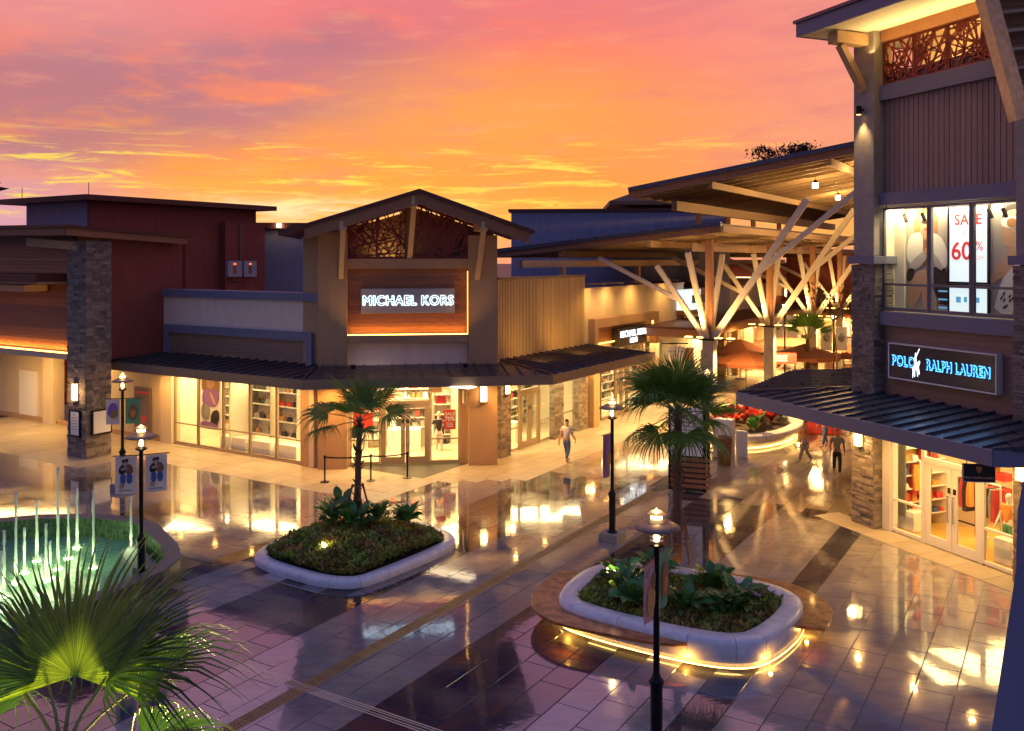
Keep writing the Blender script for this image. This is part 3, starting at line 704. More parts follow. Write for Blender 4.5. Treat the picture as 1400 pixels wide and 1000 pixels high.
roofslab(0, 0, fl, ra, -.58, -.145, tf + .1, tf + .2, 'barge_board', 'timber_d'); roofslab(0, 0, ra, frr, -.58, -.145, tf + .1, tf + .2, 'barge_board', 'timber_d')
roofslab(0, 0, fl, ra, -.30, -.15, tf + .2, 4.5, 'soffit', 'timber_d'); roofslab(0, 0, ra, frr, -.30, -.15, tf + .2, 4.5, 'soffit', 'timber_d')
# screens in the gable
def zr(s): return (ra[1] + (s - ra[0]) * ml_ if s < ra[0] else ra[1] + (s - ra[0]) * mr_) - .42
sc0, sc1 = CH.S(555, -.1), CH.S(568, -.1)
fretwork(mk, CH, [(sp1 + .05, 8.33), (sc0, 8.33), (sc0, zr(sc0)), (sp1 + .05, zr(sp1 + .05))], -.1, 38, 3)
fretwork(mk, CH, [(sc1, 8.33), (sp2 - .05, 8.33), (sp2 - .05, zr(sp2 - .05)), (sc1, zr(sc1))], -.1, 38, 5)
MB().box(CH, sc0, sc1, -.18, .1, 8.3, zr(sc0) + .1).build('centre_post', 'timber_d', mk)
MB().box(CH, (sp1+sc0)/2 - .05, (sp1+sc0)/2 + .05, -.15, -.05, 8.3, zr((sp1+sc0)/2)).build('screen_post', 'fretw', mk)
MB().slab(CH, [(sp0, 8.2), (sp3, 8.2), (sp3, zr(sp3) - .1), (ra[0], ra[1] - .6), (sp0, zr(sp0) - .1)], .95, 1.1).build('gable_back_wall', 'wood2', mk)
light('AREA', 'gable_glow_light', CH.p((sp1 + sc0) / 2 + .4, .45, 8.36), 8, (1, .60, .22), size=.9, sy=.3, target=CH.p((sp1 + sc0) / 2 + .3, .9, 10))
for q_ in (CH.p(sp1 + .3, -1.7, 4.25), CH.p(sp2 - .2, -1.7, 4.25)):
    fx = tag(MB().lathe([(.09, 0), (.10, .12), (.07, .16)], q_ - Vector((0, 0, .16)), 10).build('roof_uplight', 'black'), 'small black uplight on the canopy roof below the %s end of the gable' % ('left' if q_.x < -5 else 'right'), 'spotlight')
    light('SPOT', 'gable_uplight', q_ + Vector((0, 0, .1)), 55, (1, .55, .22), .1, CH.p(sp1 + .3 if q_.x < -5 else sp2 - .2, -.9, 9.6), 80, .9)
# knee braces and beam stubs
for s, zt, zb in ((CH.S(466, -.5), zr(CH.S(470, -1.9)) - .1, CH.Z(CH.S(461, -.5), -.5, 384)), (CH.S(560, -.2), zr(CH.S(574, -1.9)) - .02, CH.Z(CH.S(557, -.2), -.2, 356)), (CH.S(652, -.5), zr(CH.S(668, -1.9)) - .05, CH.Z(CH.S(655, -.5), -.5, 385))):
    MB().bar(CH.p(s, -.2, zt), CH.p(s + .18, -2.0, zt), .26, .34).build('beam_stub', 'timber', mk, bevel=.01)
    MB().bar(CH.p(s + .16, -1.75, zt - .1), CH.p(s, -.52 if zb < 8 else -.2, zb + .1), .20, .16).build('knee_brace', 'timber', mk, bevel=.01)
MB().bar(CH.p(ra[0] + .3, -1.6, zr(ra[0] + .3) - .05), CH.p(CH.S(664, -1.6), -1.6, zr(CH.S(664, -1.6)) - .05), .16, .2).build('purlin', 'timber', mk)
MB().bar(CH.p(CH.S(672, -1.6), -1.6, zr(CH.S(672, -1.6)) - .02), CH.p(CH.S(722, -1.6), -1.6, zr(CH.S(722, -1.6)) - .02), .16, .2).build('purlin', 'timber', mk)
# sign on the gable
sg = thing('shop_sign', 'grey sign panel with halo-lit dark letters under the gable', 'sign', CH.p(0, -.1, 6.5))
s0, s1 = CH.S(493.5, -.2), CH.S(622, -.2)
MB().box(CH, s0, s1, -.20, -.08, CH.Z(s0, -.2, 429), CH.Z(s0, -.2, 395)).build('panel', 'greyp', sg, bevel=.01)
zc = (CH.Z(s0, -.2, 429) + CH.Z(s0, -.2, 395)) / 2
text('MICHAEL KORS', CH, (s0 + s1) / 2, -.215, zc, .52, 'halo', sg, ext=.004, sx=.93, spacing=1.1, name='letter_halo', glow=.026)
text('MICHAEL KORS', CH, (s0 + s1) / 2, -.24, zc, .52, 'letter', sg, ext=.012, off=.0, sx=.93, spacing=1.1)
# ground floor of the cut corner
s_ = [CH.S(u, .05) for u in (479, 520, 588, 628)]
window(mk, CH, s_[0], s_[1] - .01, .05, 3.5, rails=(1.0,), t=.05)
doors(mk, CH, s_[1], s_[2], 2.42, 3.5, t=.05)
window(mk, CH, s_[2] + .01, s_[3], .05, 3.5, rails=(1.0,), t=.05)
MB().box(CH, sp1, s_[0], .0, .3, 0, 3.6).build('pilaster', 'beige', mk)
MB().box(CH, s_[3], CH.S(638, .0), -.1, .3, 0, 3.6).build('pilaster', 'pier', mk)
MB().box(CH, sp1, sp2, .0, .3, 3.5, 4.05).build('wall', 'beige', mk)
# right front: stone piers, doors, ribbed wall
for u0, u1 in ((684, 698), (758.5, 770), (790.5, 802)):
    stone_pillar(mk, MR, MR.S(u0, -.12), MR.S(u1, -.12), -.12, .14, 0, 3.6)
s_ = [MR.S(u, .1) for u in (698, 711, 738, 754)]
window(mk, MR, s_[0], s_[1] - .01, .05, 3.55, rails=(1.0,), t=.1)
doors(mk, MR, s_[1], s_[2], 2.42, 3.55, t=.1)
window(mk, MR, s_[2] + .01, s_[3], .05, 3.55, rails=(1.0,), t=.1)
window(mk, MR, MR.S(769, .1), MR.S(785.5, .1), .05, 3.55, rails=(1.0,), t=.1)
MB().box(MR, MR.S(801), MR.S(812), -.05, .5, 0, 3.7).build('wall', 'beige', mk)
MB().box(MR, MR.S(812, -.35), MR.S(820, -.35), -.35, .5, 0, 3.8).build('pier', 'pier', mk)
MB().box(MR, MR.S(681), MR.S(812), .15, .5, 3.5, 4.1).build('wall', 'beige', mk)
ribs = MB(); a0, a1 = MR.S(679.5), MR.S(799); n = 64; w = (a1 - a0) / n
for k in range(n): ribs.box(MR, a0 + k * w, a0 + k * w + w * .55, -.05, .0, 3.95, 7.42)
ribs.build('ribbed_cladding', mat('ribbed_cladding', (.55, .38, .17), .6, var=.12, ncol=.1), mk, kind='stuff')
MB().box(MR, a0, a1, .0, .4, 3.95, 7.42).build('wall', 'pier', mk)
MB().box(MR, a0, a1 + .03, -.09, .5, 7.42, 7.52).build('coping', 'bronze', mk)
# canopy: three runs round the corner
A_ = (ML.S(146, -2.45), -2.45); cornL = ML.S(414, -2.45)
canopy(mk, ML, 0, -2.45, ML.S(152), ML.S(434), A_[0], cornL, 4.08, 3.86)
pL = ML.p(cornL, -2.45, 3.86); pR = MR.p(MR.S(754.6, -3.48), -3.48, 3.86)
C2 = Fr(pL.x, pL.y, pR.x - pL.x, pR.y - pL.y)
lf = (pR - pL).length
bl, br = ML.p(ML.S(434), 0), MR.p(MR.S(682), 0)
def loc(fr, p): d = Vector((p.x - fr.o[0], p.y - fr.o[1])); return d.x * fr.d[0] + d.y * fr.d[1], d.x * fr.n[0] + d.y * fr.n[1]
lb, rb = loc(C2, bl), loc(C2, br)
canopy(mk, C2, 2.55, 0, lb[0], rb[0], 0, lf, 4.08, 3.86)
canopy(mk, MR, 0, -3.48, MR.S(686), MR.S(806), MR.S(754.6, -3.48), MR.S(894, -3.48), 4.08, 3.86)
hipbar(mk, pL + Vector((0, 0, .03)), ML.p(ML.S(434), 0, 4.1)); hipbar(mk, pR + Vector((0, 0, .03)), MR.p(MR.S(684), 0, 4.1))
# interior
MB().prism([ML.p(ML.S(236), .15), ML.p(ML.S(432), .15), CH.p(sp0, .2), CH.p(sp3, .2), MR.p(MR.S(697), .3), MR.p(MR.S(800), .3), MR.p(MR.S(800), 6), ML.p(ML.S(236), 6)], 0.0, .03).build('shop_floor', 'shopfloor', mk)
MB().prism([ML.p(ML.S(222), .36), ML.p(ML.S(430), .36), CH.p(sp0 + .1, .35), CH.p(sp3 - .2, .35), MR.p(MR.S(697), .55), MR.p(MR.S(800), .55), MR.p(MR.S(800), 9), ML.p(ML.S(222), 9)], 3.55, 3.7).build('shop_ceiling', 'cream', mk)
MB().box(ML, ML.S(236) - .2, ML.S(236), .4, 6, 0, 3.5).box(ML, ML.S(236), -27.2, 3.6, 3.75, 0, 3.5).build('inner_wall', 'cream', mk)
MB().box(MR, 33.2, 41, 3.6, 3.75, 0, 3.5).box(MR, MR.S(802), MR.S(802) + .1, .5, 3.6, 0, 3.5).build('inner_wall', 'cream', mk)
MB().box(ML, ML.S(303), ML.S(305), .4, 2.6, 0, 3.5).build('inner_wall', 'cream', mk)
for k in range(5):
    s = -33 + k * 3.0
    MB().box(ML, s, s + 2.2, 1.0, 1.5, 3.5, 3.545).build('ceiling_light', 'panel', mk)
light('AREA', 'shop_light', ML.p(-31, 1.6, 3.45), 150, (1, .74, .40), 7, ML.p(-31, 1.6, 0), sy=2.2)
light('AREA', 'shop_light', ML.p(-25.0, 1.7, 3.45), 120, (1, .74, .40), 5, ML.p(-25.0, 1.7, 0), sy=2.4)
light('AREA', 'shop_light', CH.p(.2, 2.2, 3.45), 130, (1, .74, .40), 4.5, CH.p(.2, 2.2, 0), sy=3)
light('AREA', 'shop_light', MR.p(35, 1.9, 3.45), 130, (1, .80, .48), 7, MR.p(35, 1.9, 0), sy=2)
MB().box(Fr(0, 0, 1, 0), -22, -21.9, 0, 1, -.9, -.8).build('footing', 'cream', mk)

# shelves with bags in the left windows
bagm = {}
def bag_mesh(m):
    if m not in bagm:
        q = MB().hexa([(-.17, -.07, 0), (.17, -.07, 0), (.17, .07, 0), (-.17, .07, 0), (-.12, -.05, .22), (.12, -.05, .22), (.12, .05, .22), (-.12, .05, .22)])
        q.tube([(-.08, 0, .21), (-.07, 0, .31), (0, 0, .35), (.07, 0, .31), (.08, 0, .21)], .012, 6)
        me = q.mesh('handbag'); me.materials.append(M[m]); bagm[m] = me
    return bagm[m]
def bag(p, m, rz, label, sc=1.0):
    o = bpy.data.objects.new('handbag', bag_mesh(m)); COL.objects.link(o); o.location = p; o.rotation_euler = (0, 0, rz); o.scale = (sc,) * 3
    return tag(o, label, 'handbag', 'handbags on the shop shelves')
names = {'tan': 'tan', 'dkleather': 'black', 'redcloth': 'red', 'purple': 'purple', 'greycloth': 'grey'}
for wi, (u0, u1) in enumerate(((322, 345), (346, 372), (379, 408))):
    a, b = ML.S(u0, 1.5), ML.S(u1, 1.5)
    th = thing('display_shelf', 'white wall shelving with bags behind the %s of the left windows' % ('third pane' , 'fourth pane', 'last pane before the palm')[wi], 'shelf', ML.p((a+b)/2, 1.6, 0))
    MB().box(ML, a, b, 1.75, 1.8, .5, 3.2).build('back_panel', mat('shelf_back', (.62, .54, .42), .6), th)
    for k, z in enumerate((.6, 1.25, 1.9, 2.5)):
        MB().box(ML, a, b, 1.4, 1.75, z, z + .04).build('shelf_board', 'shelf', th)
        n = 3 if k else 2
        for j in range(n):
            m = random.choice(['tan', 'dkleather', 'greycloth', 'dkleather', 'redcloth', 'dkleather', 'tan', 'greycloth'])
            bag(ML.p(a + (j + .5) * (b - a) / n + random.uniform(-.08, .08), 1.55, z + .04), m, ML.rot, '%s handbag, %s from left, on the %s shelf behind the %s' % (names[m], ('first', 'second', 'third')[j], ('lowest', 'lower middle', 'upper middle', 'top')[k], ('third pane', 'fourth pane', 'last pane')[wi]), random.uniform(.8, 1.15))
    for s in (a, b - .03): MB().box(ML, s, s + .03, 1.4, 1.75, .5, 3.2).build('side_panel', 'steel', th)
for u0, u1, lb_ in ((306, 340, 'white display plinth behind the middle pane of the left windows'), (346, 374, 'white display plinth behind the fourth pane of the left windows'), (380, 410, 'white display plinth behind the last pane of the left windows')):
    a, b = ML.S(u0, .7), ML.S(u1, .7)
    tag(MB().box(ML, a, b, .5, 1.1, .03, .55).build('display_plinth', 'shelf', bevel=.01), lb_, 'plinth')
def stock(fr, s0, s1, t, z0, z1, label, seed, pal=('white', 'tan', 'dkleather', 'greycloth', 'redcloth', 'beige'), back='cream'):
    rn = random.Random(seed); th = thing('stock_shelving', label, 'shelf', fr.p((s0 + s1) / 2, t, 0)); n = max(2, round((z1 - z0) / .42)); h = (z1 - z0) / n
    MB().box(fr, s0, s1, t + .36, t + .40, z0, z1).build('back_panel', back, th)
    for k in range(n): MB().box(fr, s0, s1, t, t + .36, z0 + k * h, z0 + k * h + .03).build('shelf_board', 'shelf', th)
    m = max(1, round((s1 - s0) / 1.1))
    for k in range(m + 1): s = s0 + (s1 - s0) * k / m; MB().box(fr, s - .015, s + .015, t - .01, t + .36, z0, z1).build('upright', 'steel', th)
    bins = {}
    for k in range(n):
        s = s0 + .08
        while s < s1 - .25:
            w_ = rn.uniform(.10, .30); hh = rn.uniform(.3, .85) * h * .85; c = rn.choice(pal); q = bins.setdefault(c, MB())
            if rn.random() < .8:
                zb = z0 + k * h + .031; tp = rn.uniform(.55, 1)
                q.hexa([fr.p(s, t + .05, zb), fr.p(s + w_, t + .05, zb), fr.p(s + w_, t + .28, zb), fr.p(s, t + .28, zb)] + [fr.p(s + w_ * (1 - tp) / 2, t + .08, zb + hh), fr.p(s + w_ * (1 + tp) / 2, t + .08, zb + hh), fr.p(s + w_ * (1 + tp) / 2, t + .25, zb + hh), fr.p(s + w_ * (1 - tp) / 2, t + .25, zb + hh)])
            s += w_ + rn.uniform(.04, .16)
    for c, q in bins.items(): q.build('stocked_goods', c, th, kind='stuff')
    return th
stock(CH, CH.S(482, 3.1), CH.S(520, 3.1), 3.1, .4, 3.3, 'stocked wall shelving behind the window left of the corner doors', 1)
stock(CH, CH.S(530, 3.15), CH.S(590, 3.15), 3.15, .9, 3.4, 'stocked wall shelving straight behind the corner doors', 2)
stock(CH, CH.S(594, 2.2), CH.S(616, 2.2), 2.2, .3, 3.3, 'stocked shelving behind the mannequin right of the corner doors', 3, ('white', 'tan', 'redcloth', 'dkleather', 'orange'))
stock(MR, MR.S(698, 2.2), MR.S(712, 2.2), 2.2, .4, 3.3, 'stocked shelving behind the first side window', 4)
stock(MR, MR.S(715, 3.0), MR.S(740, 3.0), 3.0, .4, 3.3, 'stocked shelving behind the side doors', 5)
stock(MR, MR.S(822, 2.4), MR.S(846, 2.4), 2.4, .3, 3.4, 'stocked shelving behind the first window below the black sign', 6, ('white', 'tan', 'leaf_s', 'dkleather', 'greycloth'))
stock(MR, MR.S(850, 3.2), MR.S(890, 3.2), 3.2, .3, 3.4, 'stocked shelving behind the doors below the black sign', 7)
stock(ML, ML.S(306, 2.6), ML.S(321, 2.6), 2.6, .5, 3.1, 'stocked shelving behind the middle left window', 9, ('white', 'tan', 'dkleather', 'greycloth'))
stock(ML, ML.S(240, 3.0), ML.S(268, 3.0), 3.0, .9, 2.6, 'low stocked shelving behind the first left window', 8, ('white', 'beige', 'greycloth'))
# poster of a woman in purple in the second bay
def frame_obj(name, label, cat, fr, s0, s1, z0, z1, t, back='poster', border=None, depth=.04):
    th = thing(name, label, cat, fr.p((s0 + s1) / 2, t, z0))
    MB().box(fr, s0, s1, t, t + depth, z0, z1).build('board', back, th)
    if border:
        q = MB(); w = .06
        q.box(fr, s0 - w, s0, t - .02, t + depth, z0 - w, z1 + w).box(fr, s1, s1 + w, t - .02, t + depth, z0 - w, z1 + w).box(fr, s0, s1, t - .02, t + depth, z0 - w, z0).box(fr, s0, s1, t - .02, t + depth, z1, z1 + w)
        q.build('frame', border, th)
    return th
a, b = ML.S(274, .5), ML.S(302, .5); w = b - a
po = frame_obj('fashion_poster', 'tall window poster of a woman in a purple dress holding a grey bag', 'poster', ML, a, b, .75, 3.35, .5)
hh = 2.6
blob(po, ML, a, .75, w, hh, [(.1, .62), (.05, .8), (.2, .95), (.5, 1.0), (.85, .93), (.95, .75), (.9, .6), (.5, .66)], .497, 'tan')
blob(po, ML, a, .75, w, hh, [(.32, .72), (.3, .88), (.5, .94), (.7, .88), (.68, .74), (.5, .68)], .491, 'skin')
blob(po, ML, a, .75, w, hh, [(.12, .40), (.10, .6), (.3, .70), (.5, .66), (.75, .72), (.95, .6), (.85, .42), (.6, .38)], .485, 'purple')
blob(po, ML, a, .75, w, hh, [(.45, .62), (.55, .64), (.78, .45), (.68, .42)], .479, 'skin')
blob(po, ML, a, .75, w, hh, [(.05, .2), (.06, .40), (.25, .44), (.5, .36), (.48, .2), (.3, .15)], .473, 'greycloth')
blob(po, ML, a, .75, w, hh, [(.5, .05), (.55, .3), (.9, .36), (.96, .2), (.8, .05)], .479, 'dkleather')
blob(po, ML, a, .75, w, hh, [(.03, .03), (.05, .12), (.4, .14), (.9, .08), (.9, .03)], .467, 'purple')
rect(po, ML, a + w * .05, b - w * .05, 3.2, 3.3, .467, 'tan')
# displays behind the corner glass
a, b = CH.S(483, 1.0), CH.S(510, 1.0)
sp_ = frame_obj('sale_board', 'red sale board standing behind the window left of the corner doors', 'sign', CH, a, b, 1.35, 2.15, 1.0, 'red')
rect(sp_, CH, a + .1, b - .1, 1.95, 2.05, .995, 'white')
a, b = CH.S(607, .35), CH.S(623, .35)
sp_ = frame_obj('sale_poster', 'red SALE 70% poster hung in the window right of the corner doors', 'poster', CH, a, b, 1.32, 2.12, .35, 'red')
text('SALE', CH, (a + b) / 2, .335, 1.95, .20, 'white', sp_, ext=.002, off=.003)
text('70%', CH, (a + b) / 2, .335, 1.74, .25, 'white', sp_, ext=.002, off=.006)
for k in range(3): rect(sp_, CH, a + .1, b - .1, 1.42 + k * .07, 1.445 + k * .07, .34, 'white', name='print_line')
def person_mesh(name, segs, rad, mat_, parent, sub=2):
    """segs: list of chains of points; first point of each later chain is an index into the vertex list"""
    vs, es, rs = [], [], []
    for ch in segs:
        prev = None
        for it in ch:
            if isinstance(it, int): prev = it; continue
            p, r = it; vs.append(p); rs.append(r); i = len(vs) - 1
            if prev is not None: es.append((prev, i))
            prev = i
    me = bpy.data.meshes.new(name); me.from_pydata(vs, es, []); o = bpy.data.objects.new(name, me); COL.objects.link(o); o.parent = parent
    sk = o.modifiers.new('skin', 'SKIN'); sk.use_smooth_shade = True
    for i, v in enumerate(me.skin_vertices[0].data): v.radius = (rs[i], rs[i]) if not isinstance(rs[i], tuple) else rs[i]; v.use_root = (i == 0)
    sb = o.modifiers.new('sub', 'SUBSURF'); sb.levels = 1; sb.render_levels = sub
    me.materials.append(M[mat_]); return o
def person(loc, rz, label, shirt='greycloth', legs='denim', hair='hair', skin='skin', stride=.22, h=1.0, name='person', cat='person', bent=0.0):
    th = thing(name, label, cat, loc, 'people walking in the arcade' if cat == 'person' else 'mannequins in the shop windows')
    st = stride
    hip = .93; kneeL = (st * .6, .10, .50); ankL = (st, .10, .09); kneeR = (-st * .15, -.10, .49); ankR = (-st * 1.1, -.10, .13)
    sh = 1.42; ax = .20
    handL = (-.12 - st * .4, ax + .06, .86); handR = (.16 + st * .4, -ax - .05, .90)
    elL = (-.06, ax + .05, 1.13); elR = (.02, -ax - .05, 1.13)
    body = [[((0, 0, hip), (.15, .105)), ((0, 0, 1.10), (.125, .09)), ((0, 0, 1.30), (.165, .11)), ((0.0, 0, 1.45), (.07, .07)), ((.01, 0, 1.52), .052), ((.02, 0, 1.585), (.068, .075)), ((.015, 0, 1.67), (.078, .095)), ((.01, 0, 1.735), (.055, .065))],
            [0, ((0.0, .09, .86), .085), (kneeL, .058), (ankL, .04), ((ankL[0] + .13, .11, .045), .035), ((ankL[0] + .19, .11, .035), .025)],
            [0, ((0.0, -.09, .86), .085), (kneeR, .058), (ankR, .04), ((ankR[0] + .11, -.11, .05), .035), ((ankR[0] + .17, -.11, .03), .025)],
            [2, ((0, .17, 1.40), .055), (elL, .04), (handL, .028), ((handL[0] + .01, handL[1], handL[2] - .07), (.036, .018))],
            [2, ((0, -.17, 1.40), .055), (elR, .04), (handR, .028), ((handR[0] + .01, handR[1], handR[2] - .07), (.036, .018))]]
    person_mesh('body', body, 1, skin, th)
    for hp in (handL, handR):                      # five fingers each
        q = MB()
        for k in range(4):
            x = hp[0] + .01 + (k - 1.5) * .017; l = (.065, .078, .074, .058)[k]
            q.tube([(x, hp[1], hp[2] - .08), (x + .004, hp[1], hp[2] - .09 - l * .5), (x + .012, hp[1] + .006, hp[2] - .09 - l)], [.009, .008, .006], 6)
        q.tube([(hp[0] + .035, hp[1], hp[2] - .05), (hp[0] + .06, hp[1], hp[2] - .085), (hp[0] + .062, hp[1], hp[2] - .11)], [.011, .009, .007], 6)
        me = q.mesh('hand_fingers', smooth=True); me.materials.append(M[skin]); f = bpy.data.objects.new('hand_fingers', me); COL.objects.link(f); f.parent = th
    person_mesh('shirt', [[((0, 0, .93), (.165, .12)), ((0, 0, 1.10), (.145, .108)), ((0, 0, 1.30), (.185, .125)), ((0, 0, 1.43), (.10, .085))],
                          [2, ((0, .18, 1.40), .07), ((elL[0] * .5, elL[1], 1.22), .058)], [2, ((0, -.18, 1.40), .07), ((elR[0] * .5, elR[1], 1.22), .058)]], 1, shirt, th)
    person_mesh('trousers', [[((0, 0, .95), (.16, .118)), ((0, 0, .88), (.15, .11))], [1, ((.0, .095, .80), .098), (kneeL, .074), ((ankL[0] * .97, .10, .14), .062)],
                             [1, ((.0, -.095, .80), .098), (kneeR, .074), ((ankR[0] * .97, -.10, .19), .062)]], 1, legs, th)
    person_mesh('hair', [[((-.01, 0, 1.66), (.082, .10)), ((-.015, 0, 1.72), (.078, .092)), ((-.01, 0, 1.765), .04)]], 1, hair, th)
    q = MB()                                           # nose and eyes
    q.hexa([(.098, -.012, 1.64), (.098, .012, 1.64), (.125, .010, 1.645), (.125, -.010, 1.645), (.095, -.007, 1.685), (.095, .007, 1.685), (.102, .005, 1.685), (.102, -.005, 1.685)])
    me = q.mesh('nose'); me.materials.append(M[skin]); f = bpy.data.objects.new('nose', me); COL.objects.link(f); f.parent = th
    for y in (-.032, .032):
        q = MB().lathe([(.0, -.009), (.009, 0), (.0, .009)], (.094, y, 1.685), 8); me = q.mesh('eye'); me.materials.append(M['hair']); f = bpy.data.objects.new('eye', me); COL.objects.link(f); f.parent = th
    th.rotation_euler = (0, 0, rz); th.scale = (h, h, h); return th
person(CH.p(CH.S(600, .9), .9, .2), CH.rot - 1.57, 'white mannequin in dark jacket beside the red sale poster', 'dkleather', 'white', 'white', 'white', .06, 1.0, 'mannequin', 'mannequin')
person(CH.p(CH.S(497, 1.5), 1.5, .1), CH.rot - 1.57, 'white mannequin in red and white behind the left corner window', 'redcloth', 'white', 'white', 'white', .06, 1.0, 'mannequin', 'mannequin')
for k, (u, m, z) in enumerate(((597, 'tan', 2.75), (603, 'redcloth', 2.3), (486, 'dkleather', .95), (504, 'tan', 2.5))):
    a = CH.S(u, .8)
    th = thing('display_shelf', ('small shelf holding a tan bag high beside the sale poster', 'small shelf holding a red bag over the mannequin by the sale poster', 'low shelf with a black bag left of the corner doors', 'high shelf with a tan bag behind the palm fronds')[k], 'shelf', CH.p(a, .8, z))
    MB().box(CH, a - .3, a + .3, .65, .95, z, z + .03).build('shelf_board', 'shelf', th)
    for s in (-.28, .28): MB().tube([CH.p(a + s, .8, z), CH.p(a + s, .8, 3.5)], .008, 6).build('hanger_rod', 'steel', th)
    bag(CH.p(a, .8, z + .03), m, CH.rot, ('tan handbag on the high shelf beside the sale poster', 'red handbag on the shelf over the mannequin by the sale poster', 'black handbag on the low shelf left of the corner doors', 'tan handbag on the high shelf behind the palm fronds')[k], 1.4)
tag(MB().box(CH, CH.S(530, 2.6), CH.S(575, 2.6), 2.3, 3.2, .03, .95).build('display_table', 'shelf', bevel=.01), 'white display table straight behind the corner doors', 'table')
MB().box(CH, -3.5, 2.2, 3.6, 3.8, 0, 3.5).build('inner_wall', 'cream', mk)
tag(MB().box(MR, MR.S(700, 1.2), MR.S(708, 1.2), 1.0, 1.6, .03, .9).build('display_table', 'shelf', bevel=.01), 'white display table behind the right-hand side doors', 'table')
# lamps, blade signs
sconce(CH, CH.S(661, -.5), -.5, CH.Z(CH.S(661, -.5), -.5, 538.5), 'glowing box sconce on the brown pier right of the corner doors', .26, .62, 9)
sconce(MR, MR.S(692, -.16), -.16, CH.Z(0, 0, 536), 'glowing box sconce on the first stone pier of the side front', .22, .55, 10)
sconce(MR, MR.S(801.5, -.12), -.12, 2.95, 'glowing sconce on the stone pier at the end of the side front', .25, .4, 16)
bs = thing('blade_sign', 'pale blank blade sign hung under the side canopy', 'sign', MR.p(MR.S(782, -1.5), -1.5, 3.2))
MB().box(MR, MR.S(777, -1.5), MR.S(781, -1.5), -2.2, -1.2, 2.95, 3.35).build('board', 'white', bs)
for t in (-2.1, -1.3): MB().tube([MR.p(MR.S(779, -1.5), t, 3.35), MR.p(MR.S(779, -1.5), t, 3.6)], .01, 6).build('hanger_rod', 'black', bs)
bs = thing('blade_sign', 'cream blade sign beside the red sale poster', 'sign', CH.p(CH.S(633, -.8), -.8, 2.7))
MB().box(CH, CH.S(634, -.8) - .03, CH.S(634, -.8) + .03, -1.1, -.55, 2.55, 3.05).build('board', 'beige', bs)
MB().tube([CH.p(CH.S(634, -.8), -.1, 3.2), CH.p(CH.S(634, -.8), -1.5, 3.2)], .02, 6).build('bracket', 'black', bs)
# warm downlights below the canopies
def downlight(p, e, label, col=(1, .52, .17)):
    o = tag(MB().lathe([(.09, 0), (.09, .05)], (p[0], p[1], p[2]), 12).build('recessed_downlight', 'ledw'), label, 'downlight', 'downlights in the canopy soffits')
    light('SPOT', 'downlight_beam', (p[0], p[1], p[2] - .03), e, col, .07, (p[0], p[1], 0), 150, .8)
for k in range(5):
    p = ML.p(ML.S(232) + k * (ML.S(425) - ML.S(232)) / 4, -1.1, 3.5)
    downlight(p, 60, 'soffit downlight over the left windows of the corner store, %s from the left' % ('first', 'second', 'third', 'fourth', 'fifth')[k])
for k, u in enumerate((453, 520, 590)):
    p = CH.p(CH.S(u, -1.2), -1.2, 3.5); downlight(p, 75, 'soffit downlight over the corner doors, %s from the left' % ('first', 'second', 'third')[k])
for k, u in enumerate((705, 745, 790, 850)):
    p = MR.p(MR.S(u, -1.6), -1.6, 3.5); downlight(p, 95, 'soffit downlight over the side front, %s from the corner' % ('first', 'second', 'third', 'fourth')[k])

# the men's store further along
mm = thing('side_store', 'beige side store with a black lit sign in an orange niche', 'shop', MR.p(46, 0, 0))
MB().box(MR, MR.S(799), MR.S(937), .12, .5, 3.6, 6.75).build('wall', 'beige', mm)
MB().box(MR, MR.S(799), MR.S(937), .05, .6, 6.75, 6.85).build('coping', 'beige', mm)
q0, q1 = MR.S(812, -.2), MR.S(900, -.2)
MB().slab(MR, [(q0, 0), (q0, 5.3), (q1, 5.3), (q1, 0), (q1 - .5, 0), (q1 - .5, 4.85), (q0 + .4, 4.85), (q0 + .4, 3.9), (q0 + .1, 3.9), (q0 + .1, 0)], -.25, .12).build('sign_surround', 'pier', mm)
siding(mm, MR, q0 + .4, q1 - .5, 3.95, 4.85, .1, .3, 'wood')
MB().box(MR, q0 + .4, q1 - .5, -.1, -.05, 4.0, 4.04).build('light_strip', 'led', mm)
MB().box(MR, q1 - .56, q1 - .51, -.1, -.05, 4.0, 4.8).build('light_strip', 'led', mm)
ss = thing('shop_sign', 'black box sign with white letters in the orange niche', 'sign', MR.p(MR.S(864, -.2), -.2, 4))
a, b = MR.S(845, -.3), MR.S(883.5, -.3)
MB().box(MR, a, b, -.35, .05, 3.72, 4.66).build('box', 'blackp', ss)
text('MICHAEL KORS', MR, (a + b) / 2, -.37, 4.33, .46, 'signw', ss, ext=.006, off=.012, sx=1.05)
text('MENS', MR, (a + b) / 2, -.37, 3.95, .36, 'signw', ss, ext=.006, off=.012, sx=1.05)
sm_ = [MR.S(u, .2) for u in (822, 842, 858, 882, 890)]
window(mm, MR, sm_[0], sm_[1] - .02, .05, 3.6, rails=(1.0,), t=.2)
doors(mm, MR, sm_[1], sm_[2], 2.5, 3.6, t=.2)
window(mm, MR, sm_[2] + .02, sm_[3], .05, 3.6, rails=(1.0,), t=.2)
MB().box(MR, MR.S(815), MR.S(937), 4.5, 4.7, 0, 3.6).box(MR, MR.S(815), MR.S(930), .3, 4.5, 0, .03).build('inner_wall', 'cream', mm)
light('AREA', 'shop_light', MR.p(47, 2.2, 3.5), 150, (1, .80, .48), 9, MR.p(47, 2.2, 0), sy=2.5)
MB().box(MR, MR.S(815), MR.S(937), .5, 4.6, 3.6, 3.7).build('shop_ceiling', 'cream', mm)
